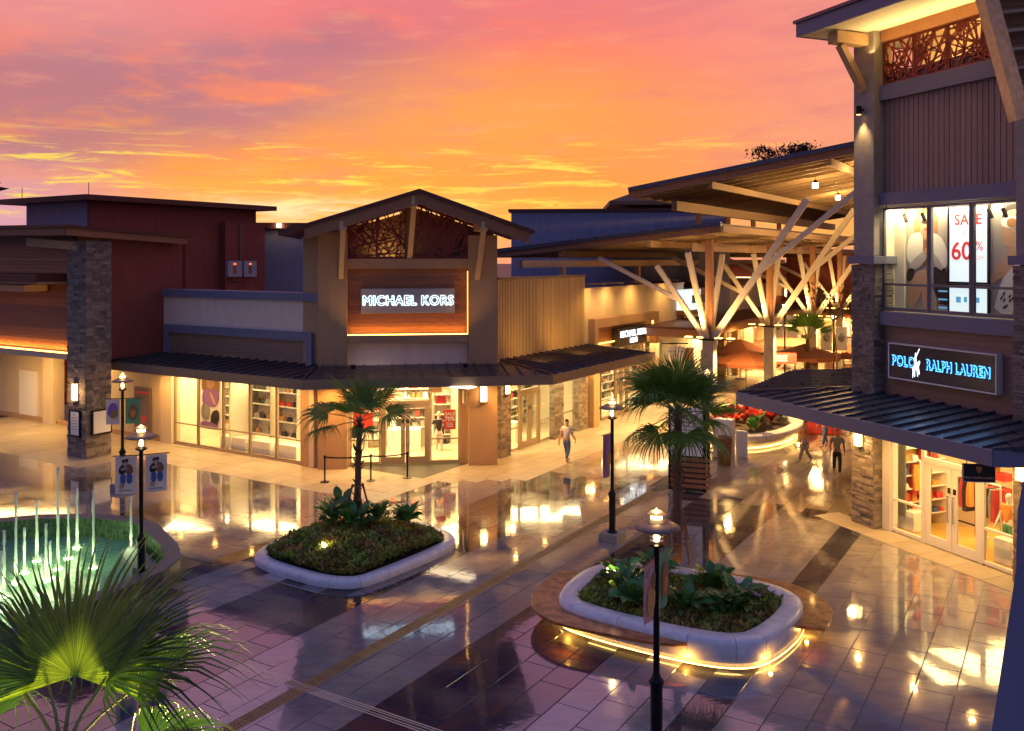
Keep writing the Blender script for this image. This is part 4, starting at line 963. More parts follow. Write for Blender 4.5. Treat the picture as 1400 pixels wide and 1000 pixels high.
for k, u in enumerate((812, 838, 872, 915)):                        # wall washers on the coping
    p = MR.p(MR.S(u, -.35), -.35, 6.95)
    th = tag(MB().box(MR, MR.S(u, -.3) - .15, MR.S(u, -.3) + .15, -.85, .1, 7.02, 7.10).build('wall_washer', 'bronze'), 'small wall washer on the beige coping, %s from the ribbed wall' % ('first', 'second', 'third', 'fourth')[k], 'spotlight', 'wall washers on the coping')
    light('SPOT', 'washer_beam', MR.p(MR.S(u, -.35), -.8, 7.0), 75, (1, .60, .22), .06, MR.p(MR.S(u, -.35), .1, 4.2), 150, .9)
light('SPOT', 'washer_beam', MR.p(MR.S(775, -1.0), -1.9, 4.2), 60, (1, .58, .20), .1, MR.p(MR.S(770), .1, 6.2), 140, .9)
light('SPOT', 'washer_beam', MR.p(MR.S(720, -1.0), -1.9, 4.2), 40, (1, .58, .20), .1, MR.p(MR.S(720), .1, 6.2), 140, .9)

# flat roofs behind the parapets
MB().box(ML, ML.S(222), ML.S(420), .5, 20, 6.2, 6.3).build('flat_roof', 'membrane', mk)
MB().box(MR, 31.5, 60, .5, 14, 6.2, 6.3).build('flat_roof', 'membrane', mm)

# ------------------------------------------------------------------ left building with stone pillar
lb_t = thing('left_store', 'cedar-clad store with a stone pillar and amber light strip at the left edge', 'shop', (-17.6, 37.2, 0))
LF = Fr(-17.62, 37.2, AX[0], AX[1])       # s along A from the near pillar corner, t to the left
stone_pillar(lb_t, LF, 0, 1.14, 0, 1.28, 0, 9.05, rows=.13)
af = 22.35 - 26.3
sB = ML.S(92, af + .3)
MB().box(ML, -55, sB + .3, af + .35, af + .6, 4.25, 9.3).build('wall', 'wood2', lb_t)
siding(lb_t, ML, -47, sB + .25, 4.32, 9.0, af + .34, .16, 'wood')
MB().box(ML, -55, sB + .25, af + .12, af + .6, 4.02, 4.25).build('soffit_beam', 'beige', lb_t)
MB().box(ML, -50, sB + .2, af + .24, af + .29, 4.255, 4.30).build('light_strip', 'led', lb_t)
MB().box(ML, -55, ML.S(152), af + .6, 0, 4.0, 4.1).build('arcade_ceiling', 'cream', lb_t)
MB().box(ML, -55, ML.S(66, .1), .1, .4, 0, 4.0).build('wall', 'beige', lb_t)
MB().box(ML, ML.S(66, .1), ML.S(75, -.1), -.2, .4, 0, 4.0).build('pilaster', 'beige', lb_t)
MB().box(ML, ML.S(75), ML.S(98), 2.0, 2.2, 0, 4.0).build('wall', 'beige', lb_t)
MB().box(ML, ML.S(95), ML.S(222), .05, .4, 0, 4.0).build('wall', 'beige', lb_t)
MB().box(ML, -55, ML.S(222), -.02, .1, 0, .22).build('skirting', 'pier', lb_t)
MB().box(ML, -46.6, -45.0, .04, .1, .05, 2.5).build('door', 'white', lb_t, label='pale service door at the left edge')
MB().box(LF, 1.14, 5.2, .3, .7, 4.0, 9.1).build('side_wall', 'maroon', lb_t)
MB().box(LF, 5.0, 5.3, .3, 12, 4.0, 9.1).build('back_wall', 'maroon', lb_t)
# roof by its real corners
N0 = PD(89, 307, 36.0); E0 = PD(261, 322, 41.2); W0 = PD(0, 308.5, 38.5)
dW = (W0 - N0); W1 = N0 + dW * 3; dE = E0 - N0
up = Vector((0, 0, .12)); dn = Vector((0, 0, -.42))
MB().hexa([N0 - up, E0 - up, E0 + dW * 3 - up, W1 - up, N0, E0, E0 + dW * 3, W1]).build('roof_slab', 'roofm', lb_t)
i1 = dE.normalized() * .12; i2 = dW.normalized() * .12
def rim(p, q, inw): MB().hexa([p + dn + inw, q + dn + inw, q + dn + inw * 2.2, p + dn + inw * 2.2, p - up + inw, q - up + inw, q - up + inw * 2.2, p - up + inw * 2.2]).build('fascia', 'timber_d', lb_t)
rim(N0 + i1, E0 - i1, i2 * .8); rim(N0 + i2 * 2, W1, i1 * .8)
MB().hexa([N0 + dn * .6 + i1 * 2 + i2 * 2, E0 + dn * .6 - i1 + i2 * 2, E0 + dW * 3 + dn * .6, W1 + dn * .6 + i1 * 2, N0 + dn * .5 + i1 * 2 + i2 * 2, E0 + dn * .5 - i1 + i2 * 2, E0 + dW * 3 + dn * .5, W1 + dn * .5 + i1 * 2]).build('eave_soffit', 'timber', lb_t)
MB().bar(PD(40, 331, 39), PD(112, 337, 37.6), .3, .35).build('beam', 'timber', lb_t)
# small projecting hood
MB().box(ML, -50, ML.S(55, af - 1.0), af - 1.2, af + .3, ML.Z(ML.S(55, af - 1), af - 1, 386), ML.Z(ML.S(55, af - 1), af - 1, 375)).build('hood', 'roofm', lb_t)
MB().box(ML, -50, ML.S(54, af - 1.0), af - 1.1, af + .3, ML.Z(ML.S(55, af - 1), af - 1, 389), ML.Z(ML.S(55, af - 1), af - 1, 386.2)).build('hood_fascia', 'timber', lb_t)
MB().box(ML, -50, ML.S(40, af - .6), af - .8, af + .2, ML.Z(ML.S(40, af - .6), af - .6, 399), ML.Z(ML.S(40, af - .6), af - .6, 390)).build('hood_beam', 'timber', lb_t)
light('AREA', 'strip_glow_light', ML.p(-39, af + .20, 4.40), 26, (1, .48, .10), 8, ML.p(-39, af + .34, 4.9), sy=.08)
light('AREA', 'arcade_light', ML.p(-42, -1.8, 3.9), 170, (1, .62, .26), 9, ML.p(-42, -1.8, 0), sy=1.5)
light('SPOT', 'arcade_light', ML.p(-36, -1.2, 3.85), 160, (1, .60, .24), .1, ML.p(-36, -1.0, 0), 150, .8)
# pillar fittings
sconce(Fr(-17.62, 37.2, -BX[0], -BX[1]), -.62, -.02, 2.75, 'glowing box sconce on the left face of the stone pillar', .26, .7, 22)
LP = Fr(-17.62, 37.2, -BX[0], -BX[1])
nb = frame_obj('notice_case', 'dark framed notice case on the left face of the stone pillar', 'notice board', LP, -.95, -.35, .95, 1.95, -.08, 'poster', 'black', .05)
for k in range(6): rect(nb, LP, -.85, -.5 + random.uniform(-.1, .1), 1.78 - k * .12, 1.80 - k * .12, -.08, 'greycloth', 'print_line', .002)
nb = frame_obj('notice_case', 'dark framed lit notice case on the right face of the stone pillar', 'notice board', LP, 99, 100, 0, 0.01, 0) if False else None
RP = Fr(-17.62, 37.2, AX[0], AX[1])
nb = thing('notice_case', 'dark framed notice case on the right face of the stone pillar', 'notice board', RP.p(.55, -.1, 1))
MB().box(RP, .2, 1.12, -.12, -.05, .95, 2.0).build('frame', 'black', nb)
MB().box(RP, .27, 1.05, -.13, -.119, 1.02, 1.93).build('board', 'poster', nb)
th = thing('hose_cabinet', 'dark metal wall cabinet with a red label on the beige wall', 'cabinet', ML.p(ML.S(198), 0, 0))
a, b = ML.S(187), ML.S(208)
MB().box(ML, a, b, -.14, -.021, .25, 2.4).build('cabinet_box', 'steelpanel', th, bevel=.01)
MB().box(ML, a + .15, b - .12, -.148, -.14, 2.1, 2.2).build('red_label', 'red', th); MB().box(ML, a + .25, b - .25, -.148, -.14, .8, 1.1).build('red_label', 'red', th)
fp = frame_obj('wall_poster', 'red and orange framed picture in the passage behind the stone pillar', 'poster', ML, ML.S(85, 1.9), ML.S(92, 1.9), .6, 3.3, 1.9, 'redcloth', 'black')
rect(fp, ML, ML.S(86, 1.9), ML.S(91, 1.9), 1.2, 2.6, 1.895, 'orange')
tag(MB().hexa([PD(-30, 250, 45), PD(0, 251, 45), PD(0, 251, 52), PD(-30, 250, 52), PD(-30, 240, 45), PD(2, 250, 45), PD(2, 250, 52), PD(-30, 240, 52)]).hexa([PD(-30, 262, 46), PD(-2, 262, 46), PD(-2, 262, 52), PD(-30, 262, 52), PD(-30, 250.5, 45.5), PD(14, 258, 45.5), PD(14, 258, 52), PD(-30, 250.5, 52)]).build('roof_eave', 'timber_d'), 'brown eave tip poking in at the far left above the roofs', 'roof')

# ------------------------------------------------------------------ larger roofs behind
bb = thing('back_building', 'maroon and grey flat-roofed building with a thin overhanging roof and electrical boxes', 'building', (-23.4, 50, 0))
BF = Fr(-23.37, 50, AX[0], AX[1])
zt = 8.3 + 79 * 50 / F
lw = 11.9
MB().box(BF, 0, lw, 0, .4, 4, zt).build('wall', 'maroon', bb)
MB().box(BF, 0, .4, .4, 6.4, 4, zt).build('wall', 'greywall', bb)
MB().box(BF, -.9, lw + 1.0, -.9, 8, zt, zt + .3).build('roof_slab', 'roofm', bb)
for s, t in ((-.3, -.2), (-.2, 6.5)): MB().tube([BF.p(s, t, zt + .3), BF.p(s, t, zt + 1.0)], .02, 5).build('lightning_rod', 'black', bb)
s2 = BF.S(308, -.5); s3 = BF.S(362, -.5)
MB().box(BF, s2, s3, -.5, 0, 4, BF.Z(s3, -.5, 306)).build('wall', 'maroon', bb)
for k, (u0, u1) in enumerate(((312, 331), (334, 351))):
    cb = thing('electrical_cabinet', ('left', 'right')[k] + ' of two grey electrical cabinets on the maroon wall', 'cabinet', BF.p(BF.S(u0, -.8), -.8, 8), 'electrical cabinets on the maroon wall')
    a, b = BF.S(u0, -.75), BF.S(u1, -.75); za, zb_ = BF.Z(a, -.75, 379), BF.Z(a, -.75, 357)
    MB().box(BF, a, b, -.75, -.5, za, zb_).build('cabinet_box', 'elbox', cb, bevel=.01)
    MB().box(BF, a + (b-a)*.35, a + (b-a)*.6, -.757, -.75, za + .2, zb_ - .1).build('door_window', 'timber_d', cb)
    MB().box(BF, a + (b-a)*.38, a + (b-a)*.56, -.765, -.757, zb_ - .26, zb_ - .14).build('indicator_lamp', 'redlamp', cb)
    MB().box(BF, b - .15, b - .10, -.765, -.75, (za + zb_) / 2 - .06, (za + zb_) / 2 + .02).build('latch', 'black', cb)
q = MB().tube([BF.p(BF.S(328.5, -.55), -.55, BF.Z(BF.S(328, -.5), -.5, 357)), BF.p(BF.S(328.5, -.55), -.55, BF.Z(BF.S(328, -.5), -.5, 308))], .035, 6)
q.tube([BF.p(BF.S(318, -.6), -.6, 7.2), BF.p(BF.S(318, -.6), -.6, 6.9), BF.p(BF.S(336, -.6), -.6, 6.9), BF.p(BF.S(336, -.6), -.6, 6.4)], .035, 6); q.build('conduit', 'steelpanel', bb)
b2 = thing('rear_building', 'dim violet-grey wall with a dark roof edge left of the gable', 'building', PD(380, 354, 66))
BR = Fr(*PD(346, 354, 64)[:2], 1, .12)
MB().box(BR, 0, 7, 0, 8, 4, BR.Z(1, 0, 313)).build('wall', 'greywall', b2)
MB().box(BR, -.3, 7, -.5, 8, BR.Z(1, 0, 313), BR.Z(1, 0, 305)).build('roof_edge', 'roofm', b2)
th = thing('floodlight', 'small lit floodlight on the roof edge left of the gable', 'lamp', BR.p(1.9, -.6, BR.Z(1, 0, 309)))
s = BR.S(381.5, -.6); MB().box(BR, s - .12, s + .12, -.8, -.55, BR.Z(s, -.6, 311), BR.Z(s, -.6, 306)).build('lamp_head', 'bulb', th)
MB().tube([BR.p(s, -.5, BR.Z(s, -.5, 307)), BR.p(s, -.5, BR.Z(s, -.5, 316))], .04, 6).build('arm', 'black', th)
b3 = thing('long_building', 'long violet-grey flat-roofed building behind the corner store', 'building', PD(800, 354, 62))
B3 = Fr(*PD(695, 354, 62)[:2], 1, -.09)
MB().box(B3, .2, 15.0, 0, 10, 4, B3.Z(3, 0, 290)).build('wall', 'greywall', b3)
MB().box(B3, 0, 15.2, -.15, 10, B3.Z(3, 0, 290), B3.Z(3, 0, 286)).build('roof_edge', 'roofm', b3)
b4 = thing('hipped_pavilion', 'dark hipped roof rising behind the arcade roof', 'building', PD(910, 354, 70))
B4 = Fr(*PD(833, 354, 70)[:2], 1, -.05); z5 = B4.Z(0, 0, 275); z6 = B4.Z(0, 0, 241); w4 = B4.S(985) ; ap = B4.S(925)
MB().loft([[B4.p(0, 0, z5 - .3), B4.p(w4, 0, z5 - .3), B4.p(w4, 9, z5 - .3), B4.p(0, 9, z5 - .3)], [B4.p(0, 0, z5), B4.p(w4, 0, z5), B4.p(w4, 9, z5), B4.p(0, 9, z5)], [B4.p(ap, 3, z6), B4.p(ap + .4, 3, z6), B4.p(ap + .4, 6, z6), B4.p(ap, 6, z6)]], caps=True).build('hipped_roof', 'timber_d', b4)
MB().box(B4, 1.5, w4 - 1, 1.2, 8, 6, z5 - .3).build('wall', 'maroon', b4)

# ------------------------------------------------------------------ covered arcade: tree columns and two shed roofs
def limb(q, p0, p1, w=.34, h=.22): q.bar(p0, p1, w, h)
CA, CB, CZ = 41.7, 14.7, 4.4
tcol = thing('tree_column', 'branching timber tree column lit from its collar, nearest of the row', 'column', G.p(CA, CB, 0), 'tree columns along the arcade')
T0 = Fr(G.p(CA, CB).x, G.p(CA, CB).y, *AX)
def lp(a, b, z): return T0.p(a, b, z)
MB().box(T0, -.28, .28, -.28, .28, 0, CZ).build('shaft', 'concrete', tcol, bevel=.02)
MB().box(T0, -.4, .4, -.4, .4, CZ, CZ + .08).build('collar', 'black', tcol)
MB().box(T0, -.06, .06, -1.15, 1.15, CZ + .02, CZ + .07).build('lamp_arm', 'black', tcol)
for b in (-1.05, -.45, .45, 1.05): MB().box(T0, -.12, .12, b - .16, b + .16, CZ + .09, CZ + .13).build('uplight', 'ledw', tcol)
def L1(name, p0, p1, w=.30): MB().bar(p0, p1, w * .8, w * .66, up=(AX[0], AX[1], 0)).build(name, 'timber_p', tcol, bevel=.01)
L1('limb', lp(0, .15, CZ), lp(0, 2.7, 7.95)); L1('limb', lp(0, 1.35, 6.2), lp(0, 5.9, 8.35), .26)
L1('limb', lp(0, -.15, CZ), lp(0, -4.6, 11.0), .36); L1('limb', lp(0, -2.15, 7.5), lp(0, -7.6, 12.0), .30)
L1('limb', lp(.15, 0.05, CZ), lp(2.2, .1, 8.5)); L1('limb', lp(-.15, .05, CZ), lp(-1.7, .45, 8.6))
MB().box(T0, -.16, .16, -.16, .16, CZ + .08, 9.2).build('centre_post', 'timber_d', tcol)
cols = [(51.6, 14.6, 'branching timber tree column, second of the arcade row'), (61.3, 14.5, 'branching timber tree column, third of the arcade row, by the green palm'), (71.5, 14.9, 'branching timber tree column, farthest seen beside the tower')]
for a, b, l in cols: dup(tcol, G.p(a, b, 0), label=l)
for k, (a, b) in enumerate([(CA, CB)] + [c[:2] for c in cols]):
    T = Fr(G.p(a, b).x, G.p(a, b).y, *AX)
    light('SPOT', 'column_uplight', T.p(-1.1, .7, CZ + .2), 330, (1, .64, .30), .12, T.p(.2, .5, 9), 120, .9)
    light('SPOT', 'column_uplight', T.p(-1.1, -.7, CZ + .2), 330, (1, .64, .30), .12, T.p(.2, -1.2, 9.5), 120, .9)
    light('SPOT', 'column_downlight', T.p(0, 0.9, CZ - .1), 260, (1, .60, .24), .12, T.p(0, 2.2, 0), 150, .9)
    light('SPOT', 'column_downlight', T.p(0, -.9, CZ - .1), 260, (1, .60, .24), .12, T.p(0, -2.2, 0), 150, .9)
def shed(name, label, a0, a1, b0, z0, b1, z1, rstep, m, fasc=.30):
    """shed roof between (b0, z0) and (b1, z1) with rafters, purlins and fascia"""
    th = thing(name, label, 'roof', G.p(a0, b0, 0))
    zz = lambda b: z0 + (b - b0) / (b1 - b0) * (z1 - z0)
    pts = lambda dz: [G.p(a0, b0, z0 + dz), G.p(a1, b0, z0 + dz), G.p(a1, b1, z1 + dz), G.p(a0, b1, z1 + dz)]
    MB().hexa(pts(-.10) + pts(0)).build('roof_deck', m, th)
    MB().bar(G.p(a0 + .06, b0, z0 - .10 - fasc / 2), G.p(a0 + .06, b1, z1 - .10 - fasc / 2), .10, fasc).build('fascia', 'timber_d', th)
    MB().bar(G.p(a0 - .04, b0 - .02, z0 - .02), G.p(a0 - .04, b1, z1 - .02), .12, .2).build('gutter', m, th)
    for bb_, zz_ in ((b0, z0), (b1, z1)): MB().bar(G.p(a0 + .2, bb_, zz_ - .25), G.p(a1, bb_, zz_ - .25), .12, .30).build('edge_beam', 'timber', th)
    a = a0 + rstep
    while a < a1:
        MB().bar(G.p(a, b0, z0 - .25), G.p(a, b1, z1 - .25), .13, .28).build('rafter', 'timber', th); a += rstep
    for k in (.3, .7):
        b = b0 + (b1 - b0) * k
        MB().bar(G.p(a0 + .3, b, zz(b) - .55), G.p(a1, b, zz(b) - .55), .2, .32).build('purlin', 'timber', th)
    return th, zz
c0 = G.p(41.0, 14.4)
lo_t, _ = shed('arcade_roof', 'lower shed roof with tan rafters between the beige wall and tree columns', 41.0, 80, 13.9, 9.95, 26.4, 8.75, 1.5, 'metal_b')
hi_t, _ = shed('arcade_roof', 'upper shed roof rising to the right over the arcade', 41.0, 80, 5.0, 13.75, 18.6, 11.75, 1.5, 'metal_b', .36)
MB().bar(G.p(43.5, 17.2, 11.0), G.p(80, 17.2, 11.0), .3, .5).build('lower_beam', 'timber', hi_t)
for a in (47, 52, 57, 63): MB().bar(G.p(a, 17.2, 8.9), G.p(a, 17.2, 10.8), .25, .25).build('stub_post', 'timber_d', hi_t)
MB().bar(G.p(41.6, 15.4, 8.85), G.p(80, 15.4, 8.85), .26, .4).build('lower_beam', 'timber', lo_t)
MB().bar(MR.p(MR.S(712, 1.2), 1.2, 8.05), MR.p(80, 1.2, 8.05), .2, .34).build('wall_beam', 'timber', lo_t)
for u in (769, 872, 946): MB().box(MR, MR.S(u, 1.2) - .15, MR.S(u, 1.2) + .15, 1.08, 1.32, 6.3, 7.9).build('post', 'timber', lo_t)
for k, (a, b, z) in enumerate(((44.5, 8.2, 12.4), (48.5, 7.3, 12.6), (47, 11, 12.2), (53, 9, 12.3), (60, 8.5, 12.5), (57, 12, 12.2))):
    p = G.p(a, b, z)
    th = thing('pendant_lamp', 'small lit pendant lamp under the upper arcade roof, %s' % ('nearest on the right', 'second on the right', 'nearest on the left', 'third on the right', 'far right', 'far left')[k], 'lamp', p, 'pendants under the arcade roof')
    MB().lathe([(.14, -.3), (.14, -.05)], p, 12).build('glass', 'bulb', th); MB().lathe([(.18, -.05), (.05, .1), (.02, .12), (.02, .9)], p, 10).build('cap', 'black', th)
    light('POINT', 'pendant_light', p + Vector((0, 0, -.5)), 55, size=.14)

# ------------------------------------------------------------------ tower on the right
tw = thing('corner_tower', 'tall timber and stone corner tower with lit show window and blue sign', 'building', TW.p(0, 0, 0))
pa, pb = TW.S(1165, -.32), TW.S(1194.5, -.32)
ra0 = TW.S(1386, -.32)
zcap = 8.3
for k, (a, b) in enumerate(((pa, pb), (ra0, ra0 + .95))):
    stone_pillar(tw, TW, a, b, -.32, .45, 0, 8.12, rows=.10)
    MB().box(TW, a - .1, b + .12, -.42, .5, 8.14, 8.38).build('stone_cap', 'trim', tw, bevel=.01)
    MB().box(TW, a + .03, b - .03, -.29, .45, 8.38, 15.35).build('upper_pillar', 'concrete', tw, bevel=.02)
x0, x1 = pb, ra0
MB().box(TW, x0 - .02, x1, .15, .4, 9.95, 14.0).build('wall', 'vboard', tw)
siding(tw, TW, x0 + .05, x1, 10.32, 13.15, .14, .185, 'vboard', 'upright_board', True, .04)
MB().box(TW, x0, x1, -.08, .3, 9.93, 10.32).build('trim_beam', 'trim', tw)
MB().box(TW, x0, x1, -.08, .3, 13.15, 13.62).build('trim_beam', 'trim', tw)
MB().box(TW, x0, x1, -.05, .3, 14.95, 15.35).build('lintel_beam', 'timber_d', tw)
n = 4; w = (x1 - x0 - .05) / n
for k in range(n):
    a = x0 + .03 + k * w
    fretwork(tw, TW, [(a, 13.65), (a + w - .04, 13.65), (a + w - .04, 14.93), (a, 14.93)], .08, 15, 20 + k, bw=.045, frame=.10)
MB().box(TW, x0, x1, 1.6, 1.7, 13.6, 15.3).build('loft_back_wall', 'beige', tw)
MB().box(TW, x0, x1 + 2, .4, 6, 13.4, 13.5).build('loft_floor', 'timber', tw)
light('AREA', 'loft_light', TW.p(2.2, .9, 13.75), 38, (1, .66, .28), 4.5, TW.p(2.2, 1.5, 15.2), sy=.5)
light('AREA', 'eave_light', TW.p(2.0, -.35, 14.6), 40, (1, .66, .30), 5, TW.p(2.0, -1.2, 16), sy=.2)
# roof with deep eave
te = -1.95; s_t = TW.S(1091.5, te); zb0 = TW.Z(s_t, te, 51)
MB().box(TW, s_t, 12, te, 8, zb0 + .02, zb0 + .12).build('eave_soffit', 'cream', tw)
MB().box(TW, s_t, 12, te - .05, te, zb0, zb0 + .42).build('fascia', 'trim', tw)
MB().box(TW, s_t - .05, s_t, te - .05, 8, zb0, zb0 + .42).build('fascia', 'trim', tw)
MB().box(TW, s_t - .12, 12, te - .12, 8, zb0 + .42, zb0 + .52).build('roof_slab', 'metal_b', tw)
zs_ = zb0
MB().box(TW, pa + .25, pb - .25, te + .45, -.28, zs_ - .38, zs_ - .02).build('eave_beam', 'timber', tw, bevel=.01)
MB().bar(TW.p((pa + pb) / 2, te + .75, zs_ - .4), TW.p((pa + pb) / 2, -.3, zs_ - 1.75), .24, .22).build('knee_brace', 'timber', tw, bevel=.01)
# wall downlight on the pillar
wl = thing('wall_spot', 'black cylinder wall light washing down the concrete pillar', 'wall lamp', TW.p((pa+pb)/2, -.4, 13))
zz0 = TW.Z(pa, -.45, 160)
MB().lathe([(.09, 0), (.09, .26), (.0, .27)], TW.p((pa + pb) / 2, -.48, zz0), 14).build('can', 'black', wl)
MB().lathe([(.07, -.005), (.07, 0.0)], TW.p((pa + pb) / 2, -.48, zz0), 14).build('lens', 'ledw', wl)
MB().bar(TW.p((pa + pb) / 2, -.48, zz0 + .15), TW.p((pa + pb) / 2, -.28, zz0 + .15), .06, .06).build('bracket', 'black', wl)
light('SPOT', 'wall_spot_beam', TW.p((pa + pb) / 2, -.47, zz0 - .06), 55, (1, .66, .30), .05, TW.p((pa + pb) / 2, -.35, 8), 75, .8)
# show window
wz0, wz1 = 6.72, 9.86
us = (1206, 1270, 1328, 1392)
ws = [x0 + .02] + [TW.S(u, 0) for u in us[1:3]] + [x1]
rail = TW.Z(ws[1], 0, 391)
for a, b in zip(ws, ws[1:]): window(tw, TW, a + .01, b - .01, wz0, wz1, rails=(rail,), t=.0, fm='framed', fw=.07)
MB().box(TW, x0, x1, -.14, .4, 6.28, 6.68).build('trim_beam', 'trim', tw)
MB().box(TW, x0, x1, .2, 3.0, 6.5, 6.68).build('window_floor', 'cream', tw)
MB().box(TW, x0, x1 + .3, .2, 3.0, 9.88, 9.98).build('window_ceiling', 'cream', tw)
MB().box(TW, x0, x1 + .3, 1.6, 1.7, 6.68, 9.88).build('window_back', 'greyp', tw)
MB().box(TW, x0 - .1, x0, .1, 1.6, 6.68, 9.88).box(TW, x1 + .3, x1 + .4, .1, 1.6, 6.68, 9.88).build('window_side', 'cream', tw)
light('AREA', 'show_window_light', TW.p(1.9, .28, 9.82), 95, (1, .86, .62), 4.4, TW.p(1.9, 1.0, 7.5), sy=.22)
light('AREA', 'show_window_light', TW.p(.35, .3, 9.6), 20, (1, .76, .42), .5, TW.p(.35, 1.0, 8), sy=.3)
t_ = .55
def tws(u): return TW.S(u, t_)
MB().box(TW, tws(1222), tws(1238), .5, 1.5, 6.68, 9.85).build('curtain_panel', 'cream', tw)
# ad panel one: woman in a pale jacket
a, b = tws(1240), tws(1297); w = b - a; h_ = 3.05; zb_ = 6.75
ad = frame_obj('window_advert', 'tall advert of a long-haired woman in a pale jacket and black dress', 'poster', TW, a, b, zb_, zb_ + h_, t_, 'greyp')
for pts_a, d_, m_a in (
        ([(.16, .80), (.18, .94), (.34, 1.0), (.60, 1.0), (.74, .92), (.76, .66), (.66, .74), (.60, .86), (.34, .86), (.28, .68)], .002, 'tan'),
        ([(.34, .79), (.34, .92), (.48, .96), (.62, .92), (.60, .80), (.48, .745)], .008, 'skin'), ([(.40, .72), (.42, .79), (.54, .79), (.56, .72), (.5, .66)], .007, 'skin'),
        ([(.36, .44), (.36, .62), (.46, .72), (.56, .62), (.62, .44)], .009, 'timber_d'),
        ([(.56, .42), (1.0, .44), (1.0, .06), (.80, .08), (.62, .25)], .009, 'dkleather'), ([(.0, .28), (.0, .40), (.20, .42), (.16, .30)], .009, 'dkleather'),
        ([(.0, .50), (.02, .68), (.14, .76), (.38, .77), (.42, .60), (.34, .50), (.14, .44)], .014, 'poster'), ([(.52, .77), (.80, .74), (.98, .60), (1.0, .44), (.82, .40), (.62, .50)], .014, 'poster'),
        ([(.04, .42), (.30, .40), (.54, .54), (.46, .60), (.18, .50)], .020, 'lilac'), ([(.46, .56), (.60, .60), (.90, .44), (.84, .38)], .020, 'lilac'), ([(.44, .54), (.44, .61), (.58, .62), (.58, .55)], .024, 'skin'),
        ([(.34, .41), (.52, .37), (.24, .03), (.02, .03), (.0, .16), (.14, .31)], .012, 'skin'), ([(.42, .38), (.58, .33), (.80, .0), (.44, .0), (.36, .18)], .014, 'skin'),
        ([(.36, .85), (.37, .885), (.48, .89), (.64, .88), (.65, .84), (.52, .85)], .016, 'hair'), ([(.43, .79), (.43, .803), (.53, .803), (.53, .79)], .016, 'redcloth')):
    blob(ad, TW, a, zb_, w, h_, pts_a, t_ - d_, m_a)
a2 = a + w * .78
for k in range(6): rect(ad, TW, a2, b, zb_ + .1 + k * .12, zb_ + .15 + k * .12, t_ - .02, ('lbblue', 'blackp')[k % 2])
# light box
a, b = tws(1300), tws(1352); zl0 = TW.Z(a, t_, 385)
lbx = frame_obj('light_box', 'white light box reading SALE and 60% in the show window', 'sign', TW, a, b, zl0, 9.78, t_ - .05, 'screen', 'black')
cx = (a + b) / 2
text('SALE', TW, cx, t_ - .06, zl0 + 1.75, .42, 'lbred', lbx, ext=.002, off=.008, spacing=1.05)
text('UP TO', TW, cx, t_ - .06, zl0 + 1.38, .17, 'lbred', lbx, ext=.002, off=-.004)
text('60', TW, cx - .22, t_ - .06, zl0 + .85, .72, 'lbred', lbx, ext=.002, off=.012)
text('%', TW, cx + .38, t_ - .06, zl0 + 1.0, .36, 'lbred', lbx, ext=.002)
text('OFF', TW, cx + .4, t_ - .06, zl0 + .68, .17, 'lbred', lbx, ext=.002, off=-.004)
lb2 = frame_obj('light_box', 'small white light box with blue lettering low in the show window', 'sign', TW, a, b, 6.75, zl0 - .13, t_ - .05, 'screen', 'black')
for k, (o_, w_) in enumerate(((-.32, .16), (-.08, .10), (.1, .07), (.3, .16))): rect(lb2, TW, cx + o_ - w_ / 2, cx + o_ + w_ / 2, 7.05 + .02 * (k % 2), 7.22, t_ - .055, 'lbblue', 'letter_mark')
# ad panel two
a, b = tws(1354), tws(1402); w = b - a
ad = frame_obj('window_advert', 'advert of a woman in white sunglasses and patterned dress, right of the light box', 'poster', TW, a, b, zb_, zb_ + h_, t_, 'greyp')
blob(ad, TW, a, zb_, w, h_, [(.3, .75), (.4, .98), (.75, 1.0), (1.0, .98), (1.0, .8)], t_ - .002, 'hair')
blob(ad, TW, a, zb_, w, h_, [(.35, .66), (.36, .88), (.6, .95), (.95, .92), (1.0, .72), (.9, .6), (.55, .6)], t_ - .008, 'skin')
blob(ad, TW, a, zb_, w, h_, [(.32, .80), (.34, .87), (.62, .89), (.9, .87), (.9, .78), (.6, .77)], t_ - .014, 'white')
blob(ad, TW, a, zb_, w, h_, [(.5, .80), (.5, .855), (.66, .87), (.78, .85), (.78, .79), (.62, .78)], t_ - .020, 'tan')
blob(ad, TW, a, zb_, w, h_, [(.0, .25), (.02, .4), (.35, .5), (.6, .62), (1.0, .6), (1.0, .4), (.4, .36)], t_ - .012, 'skin')
blob(ad, TW, a, zb_, w, h_, [(.1, .02), (.25, .22), (.45, .38), (1.0, .52), (1.0, .02)], t_ - .018, 'poster')
for k in range(12):
    r_ = random.Random(k); xx = .2 + r_.random() * .75; yy = .04 + r_.random() * .38 * xx
    blob(ad, TW, a, zb_, w, h_, [(xx, yy), (xx + .07, yy + .015), (xx + .09, yy + .045), (xx + .02, yy + .03)], t_ - .024, 'blackp')
for k, u in enumerate((1237, 1262, 1353, 1373)):
    s = TW.S(u, .35); p = TW.p(s, .35, 9.6)
    th = thing('track_spot', 'black track spotlight in the show window, %s from the left' % ('first', 'second', 'third', 'fourth')[k], 'spotlight', p, 'track spots in the show window')
    MB().tube([p + Vector((0, 0, .27)), p], .012, 6).build('stem', 'black', th)
    MB().tube([p + Vector((-.03, .02, .06)), p + Vector((.05, -.03, -.2))], .055, 10).build('can', 'black', th)
